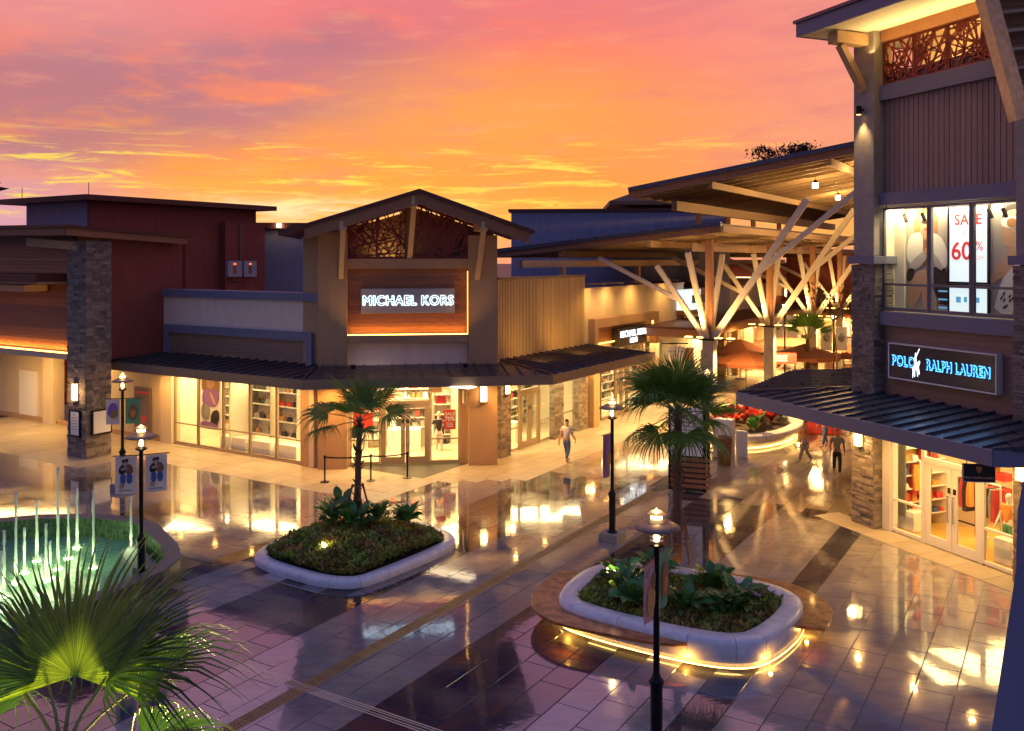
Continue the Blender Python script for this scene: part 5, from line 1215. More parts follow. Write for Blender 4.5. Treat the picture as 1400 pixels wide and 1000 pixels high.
# lower siding and blue sign
siding(tw, TW, x0, x1, 3.9, 6.28, .1, .2, 'wood2')
MB().box(TW, x0 - .1, x1, .1, .4, 3.3, 6.28).build('wall', 'wood2', tw)
bsn = thing('shop_sign', 'navy sign with glowing blue letters and a white rider emblem', 'sign', TW.p(1.9, -.1, 5))
a, b = TW.S(1217, -.12), TW.S(1362.5, -.12); zA, zB = TW.Z(a, -.12, 515), TW.Z(a, -.12, 470)
MB().box(TW, a, b, -.14, .06, zA, zB).build('panel', 'navy', bsn)
q = MB(); w = .035
q.box(TW, a - w, a, -.17, .06, zA - w, zB + w).box(TW, b, b + w, -.17, .06, zA - w, zB + w).box(TW, a, b, -.17, .06, zA - w, zA).box(TW, a, b, -.17, .06, zB, zB + w); q.build('frame', 'framew', bsn)
zm = (zA + zB) / 2; W_ = b - a
for tx, cxx, szx in (('POLO', a + W_ * .145, .80), ('RALPH LAUREN', a + W_ * .665, .72)):
    text(tx, TW, cxx, -.15, zm, .40, 'haloc', bsn, ext=.003, sx=szx, spacing=1.08, name='letter_halo', glow=.026)
    text(tx, TW, cxx, -.17, zm, .40, mat('blue_letter_face', (.10, .20, .45), .4), bsn, ext=.008, off=.0, sx=szx, spacing=1.05) if False else text(tx, TW, cxx, -.17, zm, .40, 'navy', bsn, ext=.008, off=-.004, sx=szx, spacing=1.08)
ex = a + W_ * .232; ew = W_ * .085; eh = .86
def emblem(parent, fr, ex, z0, ew, eh, t, m):
    E = lambda pts: blob(parent, fr, ex, z0, ew, eh, pts, t, m, 'rider_emblem')
    E([(.12, .30), (.10, .45), (.3, .52), (.62, .50), (.82, .62), (.98, .60), (.95, .50), (.86, .46), (.80, .32), (.55, .28), (.3, .28)])       # horse
    E([(.10, .0), (.16, .0), (.26, .3), (.14, .36)]); E([(.34, .05), (.40, .04), (.38, .32), (.28, .32)])
    E([(.66, .08), (.74, .05), (.72, .32), (.6, .32)]); E([(.82, .16), (.95, .14), (.84, .38), (.74, .34)])
    E([(.34, .42), (.32, .68), (.42, .76), (.54, .72), (.56, .45)]); E([(.40, .74), (.40, .86), (.52, .88), (.54, .76)])                        # rider
    MB().bar(fr.p(ex + ew * .45, t - .004, z0 + eh * .68), fr.p(ex + ew * .92, t - .004, z0 + eh * 1.02), .022, .006, up=(fr.n[0], fr.n[1], 0)).build('rider_emblem', m, parent)
emblem(bsn, TW, ex, zm - eh * .5, ew, eh, -.145, 'signw')
light('AREA', 'sign_glow_light', TW.p((a + b) / 2, -.35, zm), 5, (.1, .45, 1), 3.4, TW.p((a + b) / 2, -1.2, zm - .8), sy=.5)
# canopy round the tower
tfc = -2.95
K = TW.S(1008.5, tfc)
fzf = TW.Z(K, tfc, 537)
E1 = TW.S(1357.5, tfc)
fz2 = TW.Z(E1, tfc, 624)
canopy(tw, TW, 0.12, tfc, pa - .2, E1 - 2.5 + 5, K, E1, fzf + .28, fzf, 'metal_b', 'trim', .55, .36)
TK = TW.p(K, tfc); ang = Fr(TK.x, TK.y, *AX)             # leg along the arcade, s = A
# panels run towards -B, so build with a frame whose t points to the tower wall
AF = Fr(G.p(50, TK.x * BX[0] + TK.y * BX[1]).x, G.p(50, TK.x * BX[0] + TK.y * BX[1]).y, -AX[0], -AX[1])
sK = 50 - (TK.x * AX[0] + TK.y * AX[1])
canopy(tw, AF, 3.6, 0, sK - 7.5, sK - .8, sK - 6.6, sK, fzf + .28, fzf, 'metal_b', 'trim', .45, .36)
hipbar(tw, Vector((TK.x, TK.y, fzf + .03)), TW.p(pa - .2, .1, fzf + .30), 'metal_b')
# return leg at the right end of the canopy
TE = TW.p(E1, tfc); RF = Fr(TE.x, TE.y, .95, -.12)
canopy(tw, RF, 3.2, 0, 2.2, 6, 0, 6, fzf + .28, fzf, 'metal_b', 'trim', .55, .36)
hipbar(tw, Vector((TE.x, TE.y, fzf + .03)), TW.p(E1 + 1.6, .1, fzf + .30), 'metal_b')
# shop front below
fr0 = TW.S(1208.5, .05)
MB().box(TW, fr0, TW.S(1219, .05), -.02, .3, 0, 3.6).build('jamb', 'framew', tw)
sg_ = [TW.S(u, .05) for u in (1219, 1262, 1342, 1387)]
window(tw, TW, sg_[0], sg_[1] - .01, .04, 3.5, rails=(1.0,), t=.05, fm='framew', fw=.06)
doors(tw, TW, sg_[1], sg_[2], 2.38, 3.5, t=.05, fm='framew')
window(tw, TW, sg_[2] + .01, sg_[3], .04, 3.5, rails=(1.0,), t=.05, fm='framew', fw=.06)
MB().box(TW, fr0, 6, .3, 7, 0.0, .025).build('shop_floor', 'oak', tw)
MB().box(TW, fr0 - .2, fr0, .3, 7, 0, 3.5).box(TW, fr0, 7, 6, 6.1, 0, 3.5).box(TW, 5.4, 5.5, .5, 6, 0, 3.5).build('inner_wall', 'cream', tw)
MB().box(TW, fr0 - .2, 7, .42, 7, 3.5, 3.6).build('shop_ceiling', 'cream', tw)
light('AREA', 'shop_light', TW.p(2.3, 1.8, 3.45), 70, (1, .74, .36), 4.5, TW.p(2.3, 1.8, 0), sy=2.2)
light('AREA', 'shop_light', TW.p(2.5, 4.5, 3.45), 30, (1, .74, .36), 4, TW.p(2.5, 4.5, 0), sy=2)
MB().box(Fr(0, 0, *AX), 31, 62, 2.5, 5.6, 0, 9).build('side_block', 'beige', tw)
for k in range(9):
    s = -2.2 + k * 1.05; MB().box(TW, s + .006, s + 1.044, -1.0, -.005, .001, .012).build('apron_slab', 'tile_dry', tw, bevel=.003)
stock(TW, TW.S(1226, 3.0), TW.S(1252, 3.0), 3.0, .5, 3.3, 'shelves of red and orange goods in the left pane of the tower shop', 11, ('redcloth', 'orange', 'timber_d', 'white'), 'oak')
stock(TW, TW.S(1266, 5.2), TW.S(1345, 5.2), 5.2, .5, 3.3, 'shelves of white and grey goods at the back of the tower shop', 12, ('white', 'greycloth', 'blackp', 'beige'), 'cream')
LWf = Fr(*TW.p(fr0, 0)[:2], .928, .371)
stock(LWf, .5, 3.6, -.42, .4, 3.3, 'orange-backed shelving of red and blue goods along the left side of the tower shop', 21, ('redcloth', 'redcloth', 'bluecloth', 'white', 'orange'), 'oak')
# goods inside
tb = tag(MB().box(TW, TW.S(1226, .7), TW.S(1256, .7), .5, 1.2, .03, .6).build('display_plinth', 'white', bevel=.01), 'white display plinth in the left pane of the tower shop', 'plinth')
tb = tag(MB().box(TW, TW.S(1362, .6), TW.S(1386, .6), .5, 1.1, .03, .7).build('display_plinth', 'white', bevel=.01), 'white display plinth in the right pane of the tower shop', 'plinth')
def rack(u0, u1, t, label, cols_, zt=1.75, fm='white'):
    a, b = TW.S(u0, t), TW.S(u1, t)
    th = thing('clothes_rack', label, 'clothes rack', TW.p((a + b) / 2, t, 0))
    for s in (a, b): MB().tube([TW.p(s, t, .03), TW.p(s, t, zt)], .03, 8).build('upright', fm, th)
    MB().tube([TW.p(a, t, zt), TW.p(b, t, zt)], .03, 8).build('rail', fm, th)
    MB().tube([TW.p(a, t, .35), TW.p(b, t, .35)], .025, 8).build('rail', fm, th)
    n = len(cols_)
    for k, c in enumerate(cols_):
        s = a + (k + .6) * (b - a) / (n + .3); d = random.uniform(.85, 1.1)
        q = MB().loft([[TW.p(s - .03, t - .20, zt - .12), TW.p(s + .03, t - .20, zt - .12), TW.p(s + .03, t + .20, zt - .12), TW.p(s - .03, t + .20, zt - .12)],
                       [TW.p(s - .05, t - .24, zt - .4), TW.p(s + .05, t - .24, zt - .4), TW.p(s + .05, t + .24, zt - .4), TW.p(s - .05, t + .24, zt - .4)],
                       [TW.p(s - .07, t - .22, zt - d), TW.p(s + .07, t - .22, zt - d), TW.p(s + .07, t + .22, zt - d), TW.p(s - .07, t + .22, zt - d)]], caps=True)
        q.build('garment', c, th)
rack(1240, 1258, 1.0, 'rack of blue, white and red clothes in the left pane of the tower shop', ['redcloth', 'white', 'bluecloth', 'white', 'redcloth', 'redcloth', 'orange'], 2.1)
rack(1274, 1298, 3.2, 'white rack seen through the left door leaf', ['white', 'greycloth', 'orange', 'white'], 1.7)
rack(1308, 1334, 1.9, 'rack of red and dark clothes seen through the right door leaf', ['redcloth', 'blackp', 'redcloth', 'blackp', 'orange'], 1.8, 'black')
rack(1349, 1368, 1.3, 'white square rack with dark and red clothes in the right pane', ['redcloth', 'blackp', 'greycloth', 'redcloth'], 1.9)
a = TW.S(1238, 4.5)
cw = thing('clothes_wall', 'red and orange clothes folded on tall shelves at the back of the tower shop', 'shelf', TW.p(a, 4.5, 0))
for k in range(6):
    MB().box(TW, -.6, 1.2, 3.4, 3.8, .4 + k * .5, .44 + k * .5).build('shelf_board', 'timber', cw)
    for j in range(4): MB().box(TW, -.5 + j * .44, -.14 + j * .44, 3.42, 3.75, .445 + k * .5, .44 + k * .5 + random.uniform(.15, .35)).build('folded_clothes', random.choice(['redcloth', 'redcloth', 'orange', 'timber_d']), cw)
cw2 = thing('clothes_wall', 'dark and white clothes on shelves at the right of the tower shop', 'shelf', TW.p(4, 4.5, 0))
for k in range(6):
    MB().box(TW, 2.4, 5.2, 3.9, 4.3, .4 + k * .5, .44 + k * .5).build('shelf_board', 'timber_d', cw2)
    for j in range(6): MB().box(TW, 2.5 + j * .44, 2.84 + j * .44, 3.92, 4.25, .445 + k * .5, .44 + k * .5 + random.uniform(.15, .35)).build('folded_clothes', random.choice(['redcloth', 'blackp', 'white', 'timber_d', 'greycloth', 'bluecloth']), cw2)
person(TW.p(TW.S(1379, 1.2), 1.2, .03), TW.rot - 1.57, 'mannequin in a coral top and green trousers in the right pane', 'orange', mat('green_cloth', (.10, .22, .12), .8) and 'greenb', 'white', 'white', .06, 1.0, 'mannequin', 'mannequin')
# blade sign and sconces
bl_ = thing('blade_sign', 'black hanging sign with a gold crest and gold lettering over the tower doors', 'sign', TW.p(3, -1.5, 3))
HS = Fr(*TW.p(TW.S(1346, -2.2), -2.2)[:2], .985, -.17)
ha, hb = HS.S(1316, 0), HS.S(1361, 0); hz0, hz1 = HS.Z(ha, 0, 659), HS.Z(ha, 0, 634)
MB().box(HS, ha, hb, 0, .06, hz0, hz1).build('board', 'blackp', bl_, bevel=.005)
q = MB(); w = .02
q.box(HS, ha, hb, -.01, 0, hz0, hz0 + w).box(HS, ha, ha + w, -.01, 0, hz0 + w, hz1); q.build('border', 'framew', bl_)
text('POLO RALPH LAUREN', HS, (ha + hb) / 2, -.008, hz0 + .11, .068, 'beige', bl_, ext=.003, off=.001)
blob(bl_, HS, (ha + hb) / 2 - .07, hz0 + .2, .14, .2, [(0, .5), (.1, 1), (.5, .85), (.9, 1), (1, .5), (.5, 0)], -.006, 'tan', 'crest')
for s in (ha + .1, hb - .1): MB().tube([HS.p(s, .03, hz1), HS.p(s, .03, fzf - .2)], .01, 6).build('hanger_rod', 'black', bl_)
sconce(TW, TW.S(1176, -.34), -.34, TW.Z(TW.S(1176, -.34), -.34, 601), 'glowing sconce on the tower stone pillar under the canopy', .24, .38, 26)
sconce(TW, TW.S(1399, -.34), -.34, 2.9, 'glowing sconce on the right tower pillar at the photo edge', .24, .45, 14)
for k, s in enumerate((-1.8, 0.2, 2.3, 4.2)):
    downlight(TW.p(s, -1.4, fzf - .36), 70, 'soffit downlight under the tower canopy, %s from the arcade' % ('first', 'second', 'third', 'fourth')[k], (1, .54, .18))

# ------------------------------------------------------------------ planters
def ring(parent, name, m, outer, prof, smooth=False, seg=0):
    """prof: list of (offset inward, z); seg cuts the ring into separate kerb stones"""
    loops = []
    for d, z in prof:
        q = offset_poly(outer, -d); loops.append([Vector((p.x, p.y, z)) for p in q])
    if not seg: return MB().loft(loops).build(name, m, parent, smooth=smooth)
    n = len(outer); cuts = [round(k * n / seg) for k in range(seg + 1)]
    for a, b in zip(cuts, cuts[1:]):
        sec = [[lp[i % n] for lp in loops] for i in range(a, b + 1)]
        e = .004
        sec[0] = [p + (q - p).normalized() * e for p, q in zip(sec[0], sec[1])]; sec[-1] = [p + (q - p).normalized() * e for p, q in zip(sec[-1], sec[-2])]
        o = MB().loft(sec, close=False).build('kerb_stone', m, parent, smooth=True)
        o.data.shade_smooth() if hasattr(o.data, 'shade_smooth') else None
        md = o.modifiers.new('edges', 'EDGE_SPLIT'); md.split_angle = R(38)
def foliage(outer, zf, n, size, m, name, label, cat, seed, spread=1.0):
    rnd = random.Random(seed); xs = [p.x for p in outer]; ys = [p.y for p in outer]; mb = MB(); k = 0
    cx, cy = sum(xs) / len(xs), sum(ys) / len(ys)
    while k < n:
        x, y = rnd.uniform(min(xs), max(xs)), rnd.uniform(min(ys), max(ys))
        if not inpoly(x, y, outer): continue
        k += 1
        z = zf(x, y) * rnd.uniform(.78, 1.06)
        s = size * rnd.uniform(.6, 1.3); an = rnd.uniform(0, 6.28); tl = rnd.uniform(.2, 1.1)
        d = Vector((math.cos(an) * math.cos(tl), math.sin(an) * math.cos(tl), math.sin(tl))); w = Vector((-math.sin(an), math.cos(an), 0)) * s * .28
        p = Vector((x, y, z)); mb.quad(p, p + d * s * .5 + w, p + d * s, p + d * s * .5 - w)
    o = mb.build(name, m, kind='stuff'); o['label'] = label
    return o
soR = smooth_poly(RIMR, 3); soL = smooth_poly(RIML, 3)
pr = thing('planter', 'white raised planter with orange wooden bench wrapped round it and amber light below', 'planter', (RIMR[0].x + 1.5, RIMR[0].y + 1, 0))
for a, b in ((0, 1),): pass
ring(pr, 'kerb_wall', 'whitestone', soR, [(.10, 0), (.10, .10), (.02, .14), (0, .30), (0, .50), (.03, .57), (.08, .60), (.42, .60), (.47, .57), (.48, .45)], seg=16)
MB().prism([(p.x, p.y) for p in offset_poly(soR, -.46)], .35, .47).build('soil', 'soil', pr)
ring(pr, 'light_strip', 'ledw', offset_poly(soR, .012), [(0, .045), (0, .075)])
# bench pieces hugging the rim: left sweep and right sweep
def bench(parent, i0, i1, wid, taper0, taper1):
    n = len(soR); idx = [(i % n) for i in range(i0, i1 + 1)]; L_ = len(idx)
    out = []; inn = []
    for k, i in enumerate(idx):
        f = k / (L_ - 1); w = wid * min(1, (f / taper0 if taper0 else 1) ** .5 if f < taper0 else 1) * (((1 - f) / taper1) ** .5 if taper1 and f > 1 - taper1 else 1)
        p = soR[i]; nrm = (offset_poly(soR, 1)[i] - p).normalized(); out.append(p + nrm * (max(w, .03) + .015)); inn.append(p + nrm * .012)
    loops = [[(a.x, a.y, .40), (b.x, b.y, .40), (b.x, b.y, .47), (a.x, a.y, .47)] for a, b in zip(inn, out)]
    MB().loft(loops, caps=True).build('bench_seat', 'bench', parent, bevel=.012)
    # visible slab joints
off1 = offset_poly(soR, 1)
def nearest(a, b):
    p = G.p(a, b); return min(range(len(soR)), key=lambda i: (soR[i].x - p.x) ** 2 + (soR[i].y - p.y) ** 2)
iA, iB = nearest(17.55, 6.7), nearest(20.0, 10.3)
iC, iD = nearest(21.5, 8.0), nearest(19.5, 5.0)
n = len(soR)
def order(i, j):                          # go the short way round
    return (i, j if j >= i else j + n) if ((j - i) % n) < n / 2 else (j, i if i >= j else i + n)
i, j = order(iA, iB); bench(pr, i, j, .62, .35 if i == iA else .04, .04 if i == iA else .35)
i, j = order(iC, iD); bench(pr, i, j, .60, .35 if i == iC else .04, .04 if i == iC else .35)
inR = offset_poly(soR, -.50)
cR = sum((p for p in soR), Vector((0, 0))) / n
foliage(inR, lambda x, y: .50 + .06 * math.sin(x * 3) * math.cos(y * 2.3), 15000, .15, 'leaf_g', 'ground_cover', 'reddish-green ground cover filling the bench planter', 'ground cover', 3)
# strip lighting below the rim
for i in range(0, n, 12):
    p = off1[i]; q = soR[i]; d = (p - q)
    light('POINT', 'strip_glow_light', (q.x + d.x * .10, q.y + d.y * .10, .12), 2.6, (1, .50, .09), .04)
pl = thing('planter', 'low white kerbed planter with a mounded hedge and small palm', 'planter', (RIML[0].x + 1.5, RIML[0].y + 1, 0))
ring(pl, 'kerb_wall', 'whitestone', soL, [(0, 0), (0, .11), (.02, .16), (.06, .195), (.12, .215), (.30, .22), (.35, .205), (.37, .16)], seg=14)
cL = sum((p for p in soL), Vector((0, 0))) / len(soL)
inL = offset_poly(soL, -.38)
loops = []
for k, z in ((0, .15), (.9, .30), (1.5, .40)):
    loops.append([(p.x, p.y, z) for p in [cL + (q - cL) * (1 - k / 3) for q in inL]])
MB().loft(loops, caps=True).build('soil', 'soil', pl)
def zL(x, y):
    d = (Vector((x, y)) - cL).length; return .20 + .36 * max(0, 1 - (d / 2.5) ** 2) + .04 * math.sin(x * 5) * math.sin(y * 4)
foliage(inL, zL, 17000, .15, 'leaf_g', 'clipped_hedge', 'mounded green and rust hedge filling the low planter', 'hedge', 4)
# broad-leaved shrubs
lm_ = {}
def leafmesh(m):
    if m not in lm_:
        mb = MB(); L_ = 1.0; prof = [(0, .02, 0), (.2, .16, .05), (.5, .24, .07), (.8, .15, .02), (1.0, .0, -.08)]
        loops = [[(x, -w, z + w * .25), (x, 0, z), (x, w, z + w * .25)] for x, w, z in prof]
        mb.loft(loops, close=False); me = mb.mesh('leaf', smooth=True); me.materials.append(M[m]); lm_[m] = me
    return lm_[m]
def shrub(p, label, m='leaf_s', n=26, size=.42, seed=1, flowers=None, name='broadleaf_shrub', upright=0.0, h=.35):
    rnd = random.Random(seed); th = thing(name, label, 'shrub', p)
    MB().tube([p, Vector(p) + Vector((0, 0, h))], [.03, .02], 6).build('stem', 'petiole', th)
    for k in range(n):
        o = bpy.data.objects.new('leaf', leafmesh(m)); COL.objects.link(o); o.parent = th
        az_ = k * 2.4 + rnd.uniform(-.3, .3); e_ = rnd.uniform(.05, 1.2) + upright
        r0 = rnd.uniform(0.0, .25); o.location = (math.cos(az_) * r0, math.sin(az_) * r0, rnd.uniform(.1, h))
        o.rotation_euler = Euler((rnd.uniform(-.4, .4), -min(e_, 1.4), az_), 'XYZ'); s = size * rnd.uniform(.7, 1.2); o.scale = (s, s * rnd.uniform(.9, 1.3), s)
    if flowers:
        mb = MB()
        for k in range(14):
            c = Vector((rnd.uniform(-.35, .35), rnd.uniform(-.35, .35), h + rnd.uniform(0, .12))) + Vector(p); mb.lathe([(0, -.03), (.045, 0), (0, .03)], c, 6)
        mb.build('flower_heads', flowers, th, kind='stuff')
    return th
pb_ = G.p(19.9, 7.7)
for k, (da, db, l, f) in enumerate(((-1.3, 0.6, 'glossy shrub in front of the big palm trunk', None), (-.9, -.5, 'glossy shrub right of the big palm foot', None), (-.1, 1.5, 'bright shrub with pink flowers behind the banner, left of the big palm', 'flower'), (.0, -1.5, 'shrub with pale pink flowers at the right end of the palm bed', 'flower'),
                                   (.6, -.6, 'glossy shrub behind the right side of the big palm', None), (-.7, 1.0, 'glossy shrub between the banner and big palm', None), (.7, 0.9, 'yellow-flowered shrub behind the near lamp', 'flower_w'), (-.6, -1.3, 'low glossy shrub near the right flowers', None))):
    shrub(G.p(19.8 + da, 7.7 + db, .48), l, n=34, size=.46, seed=30 + k, flowers=f)
for k, (a, b) in enumerate(((20.2, 18.6), (19.4, 18.2), (19.5, 17.3), (20.3, 17.2), (20.6, 16.4), (19.9, 17.8))):
    shrub(G.p(a, b, .5), ('leftmost broad-leaved shrub at the small palm', 'front-left broad-leaved shrub below the small palm', 'front-right broad-leaved shrub below the small palm', 'broad-leaved shrub at the right foot of the small palm', 'rightmost broad-leaved shrub at the small palm', 'broad-leaved shrub hugging the small palm stakes')[k], n=34, size=.44, seed=50 + k, h=.5)
light('SPOT', 'planter_spot_beam', G.p(17.9, 17.1, .72), 4, (1, .85, .3), .03, G.p(18.4, 17.2, .3), 110, .7)
tag(MB().lathe([(.05, 0), (.05, .1), (0, .11)], G.p(17.95, 17.1, .52), 10).build('garden_spot', 'bulb'), 'small lit garden spot in the hedge of the low planter', 'spotlight')
light('SPOT', 'planter_spot_beam', G.p(19.2, 9.3, 1.0), 14, (1, .9, .5), .03, G.p(20, 9.0, .6), 90, .7)

# ------------------------------------------------------------------ palms
def fan_leaf(name, Rr=.95, pet=.8, nseg=34, spread=2.35, droop=.35, seed=1, m='leaf', w0=.05):
    rnd = random.Random(seed); mb = MB(); mats = [M[m], M['petiole']]
    hub = Vector((pet, 0, .06 * pet)); dphi = 2 * spread / nseg
    for k in range(nseg):
        ph = -spread + (k + .5) * dphi; R_ = Rr * (1 - .25 * (abs(ph) / spread) ** 2) * rnd.uniform(.93, 1.05)
        dr = droop * rnd.uniform(.7, 1.5); row = []
        tw_ = rnd.uniform(-.05, .05)
        for r in (.03, .25, .45, .68, .86, 1.0):
            wid = r * math.tan(dphi / 2) if r <= .45 else .45 * math.tan(dphi / 2) * (1 - ((r - .45) / .55) ** 1.4) * .85
            d = Vector((math.cos(ph + tw_ * r), math.sin(ph + tw_ * r), 0)); nrm = Vector((-d.y, d.x, 0))
            z = .10 * r * (1 - abs(ph) / spread) - dr * max(0, r - .45) ** 2 * 1.8 * 1.2 + .12 * abs(ph) / spread * r
            c = hub + d * (R_ * r * (1 - .12 * dr * r * r)) + Vector((0, 0, z * R_))
            wd = max(wid, .002) * R_
            row.append([c - nrm * wd, c + Vector((0, 0, .35 * wd)), c + nrm * wd])
        mb.loft(row, close=False)
    nf = len(mb.f)
    mb.tube([(0, 0, 0), (pet * .5, 0, .07 * pet), tuple(hub)], [.022, .015, .012], 5)
    me = mb.mesh(name)
    for mm_ in mats: me.materials.append(mm_)
    # stalk faces carry the second material; find them by position
    for p in me.polygons:
        if p.center.x < pet * .98 and abs(p.center.y) < .03 and p.center.z < .09 * pet + .02 and p.center.x < pet - .02: p.material_index = 1
    return me
def palm(loc, h, lean, label, meshes, leaves, trunk_r=.13, name='fan_palm', boots=True, seed=1):
    rnd = random.Random(seed); th = thing(name, label, 'palm tree', loc); loc = Vector(loc)
    top = Vector((lean[0], lean[1], h)); q = MB(); n = 14; pts = []; rs = []
    for k in range(n + 1):
        f = k / n; pts.append(loc + Vector((lean[0] * f * f, lean[1] * f * f, h * f))); rs.append(trunk_r * (1.25 - .35 * f + .08 * math.sin(k * 2.2)))
    q.tube(pts, rs, 12); q.build('trunk', 'bark', th, smooth=False)
    if boots:
        q = MB()
        for k in range(46):
            f = rnd.uniform(.45, 1.0) if k % 4 else rnd.uniform(.1, 1); an = k * 2.4; c = loc + Vector((lean[0] * f * f, lean[1] * f * f, h * f)); d = Vector((math.cos(an), math.sin(an), 0))
            q.bar(c + d * trunk_r * .8, c + d * (trunk_r + .10) + Vector((0, 0, .16)), .05, .02)
        q.build('leaf_bases', 'bark', th, kind='stuff')
    for (az_, el_, mi, sc, roll) in leaves:
        o = bpy.data.objects.new('leaf', meshes[mi]); COL.objects.link(o); o.parent = th
        o.location = top + Vector((0, 0, -.05)); o.scale = (sc,) * 3
        o.rotation_mode = 'QUATERNION'
        o.rotation_quaternion = (Matrix.Rotation(R(az_), 3, 'Z') @ Matrix.Rotation(-R(el_), 3, 'Y') @ Matrix.Rotation(R(roll), 3, 'X')).to_quaternion()
    return th
fl1 = fan_leaf('leaf', 1.12, .85, 38, 2.2, .35, 1); fl2 = fan_leaf('leaf', 1.12, .95, 32, 2.0, .6, 2); fl3 = fan_leaf('leaf', 1.05, .7, 36, 2.4, .18, 3)
rnd = random.Random(11); lv = []
for k in range(8): lv.append((k * 137.5, rnd.uniform(45, 82), rnd.choice((0, 2)), rnd.uniform(.9, 1.05), rnd.uniform(-30, 30)))
for k in range(10): lv.append((k * 36 + 8, rnd.uniform(5, 38), rnd.choice((0, 2, 1)), rnd.uniform(1.0, 1.15), rnd.uniform(-35, 35)))
for k in range(7): lv.append((k * 51 + 20, rnd.uniform(-38, -8), 1, rnd.uniform(.8, .95), rnd.uniform(-20, 20)))
bp_ = Vector(((926 - 700) / F * 23.2, 23.2, .5))
palm(bp_, 3.85, (.02, 0), 'tall full-crowned fan palm rising from the bench planter', [fl1, fl2, fl3], lv, .105)
lv = [(168, 8, 1, 1.05, -20), (196, -14, 1, .95, 15), (150, 48, 0, 1.0, 30), (120, 80, 2, .85, 0), (20, 38, 0, 1.05, -30), (352, 12, 1, .95, 20), (250, 30, 2, .95, 0), (95, 20, 0, .8, 0), (290, -12, 1, .7, 0), (60, 55, 2, .9, 10)]
sp0_ = Vector(((489 - 700) / F * 26.6, 26.6, .5))
palm(sp0_, 3.05, (.06, .0), 'small slender fan palm with few leaves in the low planter', [fl1, fl2, fl3], lv, .085, seed=4)
def stakes(p, hh_, rr_, label):
    th = thing('tree_stakes', label, 'tree support', p); p = Vector(p)
    for k in range(4):
        an = k * math.pi / 2 + .5; MB().tube([p + Vector((math.cos(an) * rr_, math.sin(an) * rr_, 0)), p + Vector((math.cos(an) * .15, math.sin(an) * .15, hh_))], .03, 7).build('stake', 'stake', th)
    for k in range(4):
        a1, a2 = k * math.pi / 2 + .5, (k + 1) * math.pi / 2 + .5; r2 = rr_ * .72
        MB().tube([p + Vector((math.cos(a1) * r2, math.sin(a1) * r2, hh_ * .38)), p + Vector((math.cos(a2) * r2, math.sin(a2) * r2, hh_ * .38))], .022, 6).build('crosspiece', 'stake', th)
        r3 = .19; MB().tube([p + Vector((math.cos(a1) * r3, math.sin(a1) * r3, hh_ * .95)), p + Vector((math.cos(a2) * r3, math.sin(a2) * r3, hh_ * .95))], .02, 6).build('crosspiece', 'stake', th)
stakes(bp_, 1.35, .5, 'wooden stake frame bracing the big palm trunk'); stakes(sp0_, 1.15, .45, 'wooden stake frame bracing the small palm trunk')
# foreground palm seen from above, bottom left
fg1 = fan_leaf('leaf', 1.2, .55, 58, 1.9, .25, 7, 'leaf_y'); fg2 = fan_leaf('leaf', 1.2, .8, 44, 1.9, .75, 8, 'leaf_k'); fg3 = fan_leaf('leaf', 1.2, .7, 42, 1.8, .4, 9, 'leaf_k')
fp_ = Vector((-4.45, 8.9, 0))
lv = [(40, 52, 2, 1.05, -8), (92, 62, 0, 1.28, 0), (135, 48, 2, 1.1, 12), (62, 44, 2, 1.1, -12), (150, 30, 1, 1.15, 10), (45, 26, 1, 1.1, -10), (15, -4, 1, .95, 10), (172, 8, 1, 1.2, 0), (335, 4, 1, 1.15, 0), (205, 10, 1, 1.2, 10), (270, 20, 0, 1.0, 0), (300, -18, 1, 1.1, 0)]
palm(fp_, 3.45, (0, .0), 'large yellow-green fan palm filling the bottom left foreground', [fg1, fg2, fg3], lv, .14, seed=9)
light('SPOT', 'added_palm_light', (-4.4, 10.4, .3), 1500, (1, .86, .30), .7, (-4.1, 9.6, 4), 80, .9)  # added spot without a fixture, brightens the palm leaves from below
light('SPOT', 'added_palm_light', (-4.4, 8.1, .3), 900, (1, .86, .30), .5, (-4.15, 8.8, 4), 80, .9)  # second added spot, from the near side of the trunk

# ------------------------------------------------------------------ fountain
ft = thing('fountain', 'dark mosaic pool with lit green water', 'fountain', G.p(12, 23, 0))
fo = [Vector(p) for p in ab([(7.5, 17.9), (14.4, 19.1), (15.3, 19.6), (15.95, 20.6), (16.8, 22.6), (16.95, 23.4), (16.6, 24.9), (15.6, 26.4), (13.9, 27.7), (11.5, 28.6), (8, 28.8), (5, 26)])]
fi = [Vector(p) for p in ab([(7.5, 18.3), (14.25, 19.45), (15.0, 19.85), (15.55, 20.7), (16.38, 22.7), (16.52, 23.4), (16.2, 24.7), (15.25, 26.1), (13.7, 27.3), (11.4, 28.2), (8, 28.4), (5.4, 25.9)])]
HF = .58
def wallring(name, m, A1, z0, A2, z1): return MB().loft([[(p.x, p.y, z0) for p in A1], [(p.x, p.y, z1) for p in A2]]).build(name, m, ft)
wallring('outer_face', 'granite', fo, 0, fo, HF - .06)
wallring('coping', 'granite_top', offset_poly(fo, .03), HF - .06, offset_poly(fo, .03), HF)
MB().loft([[(p.x, p.y, HF) for p in offset_poly(fo, .03)], [(p.x, p.y, HF) for p in fi]]).build('coping_top', 'granite_top', ft)
wallring('inner_face', 'moss', fi, HF, fi, -.3)
mos = MB(); rm_ = random.Random(5)
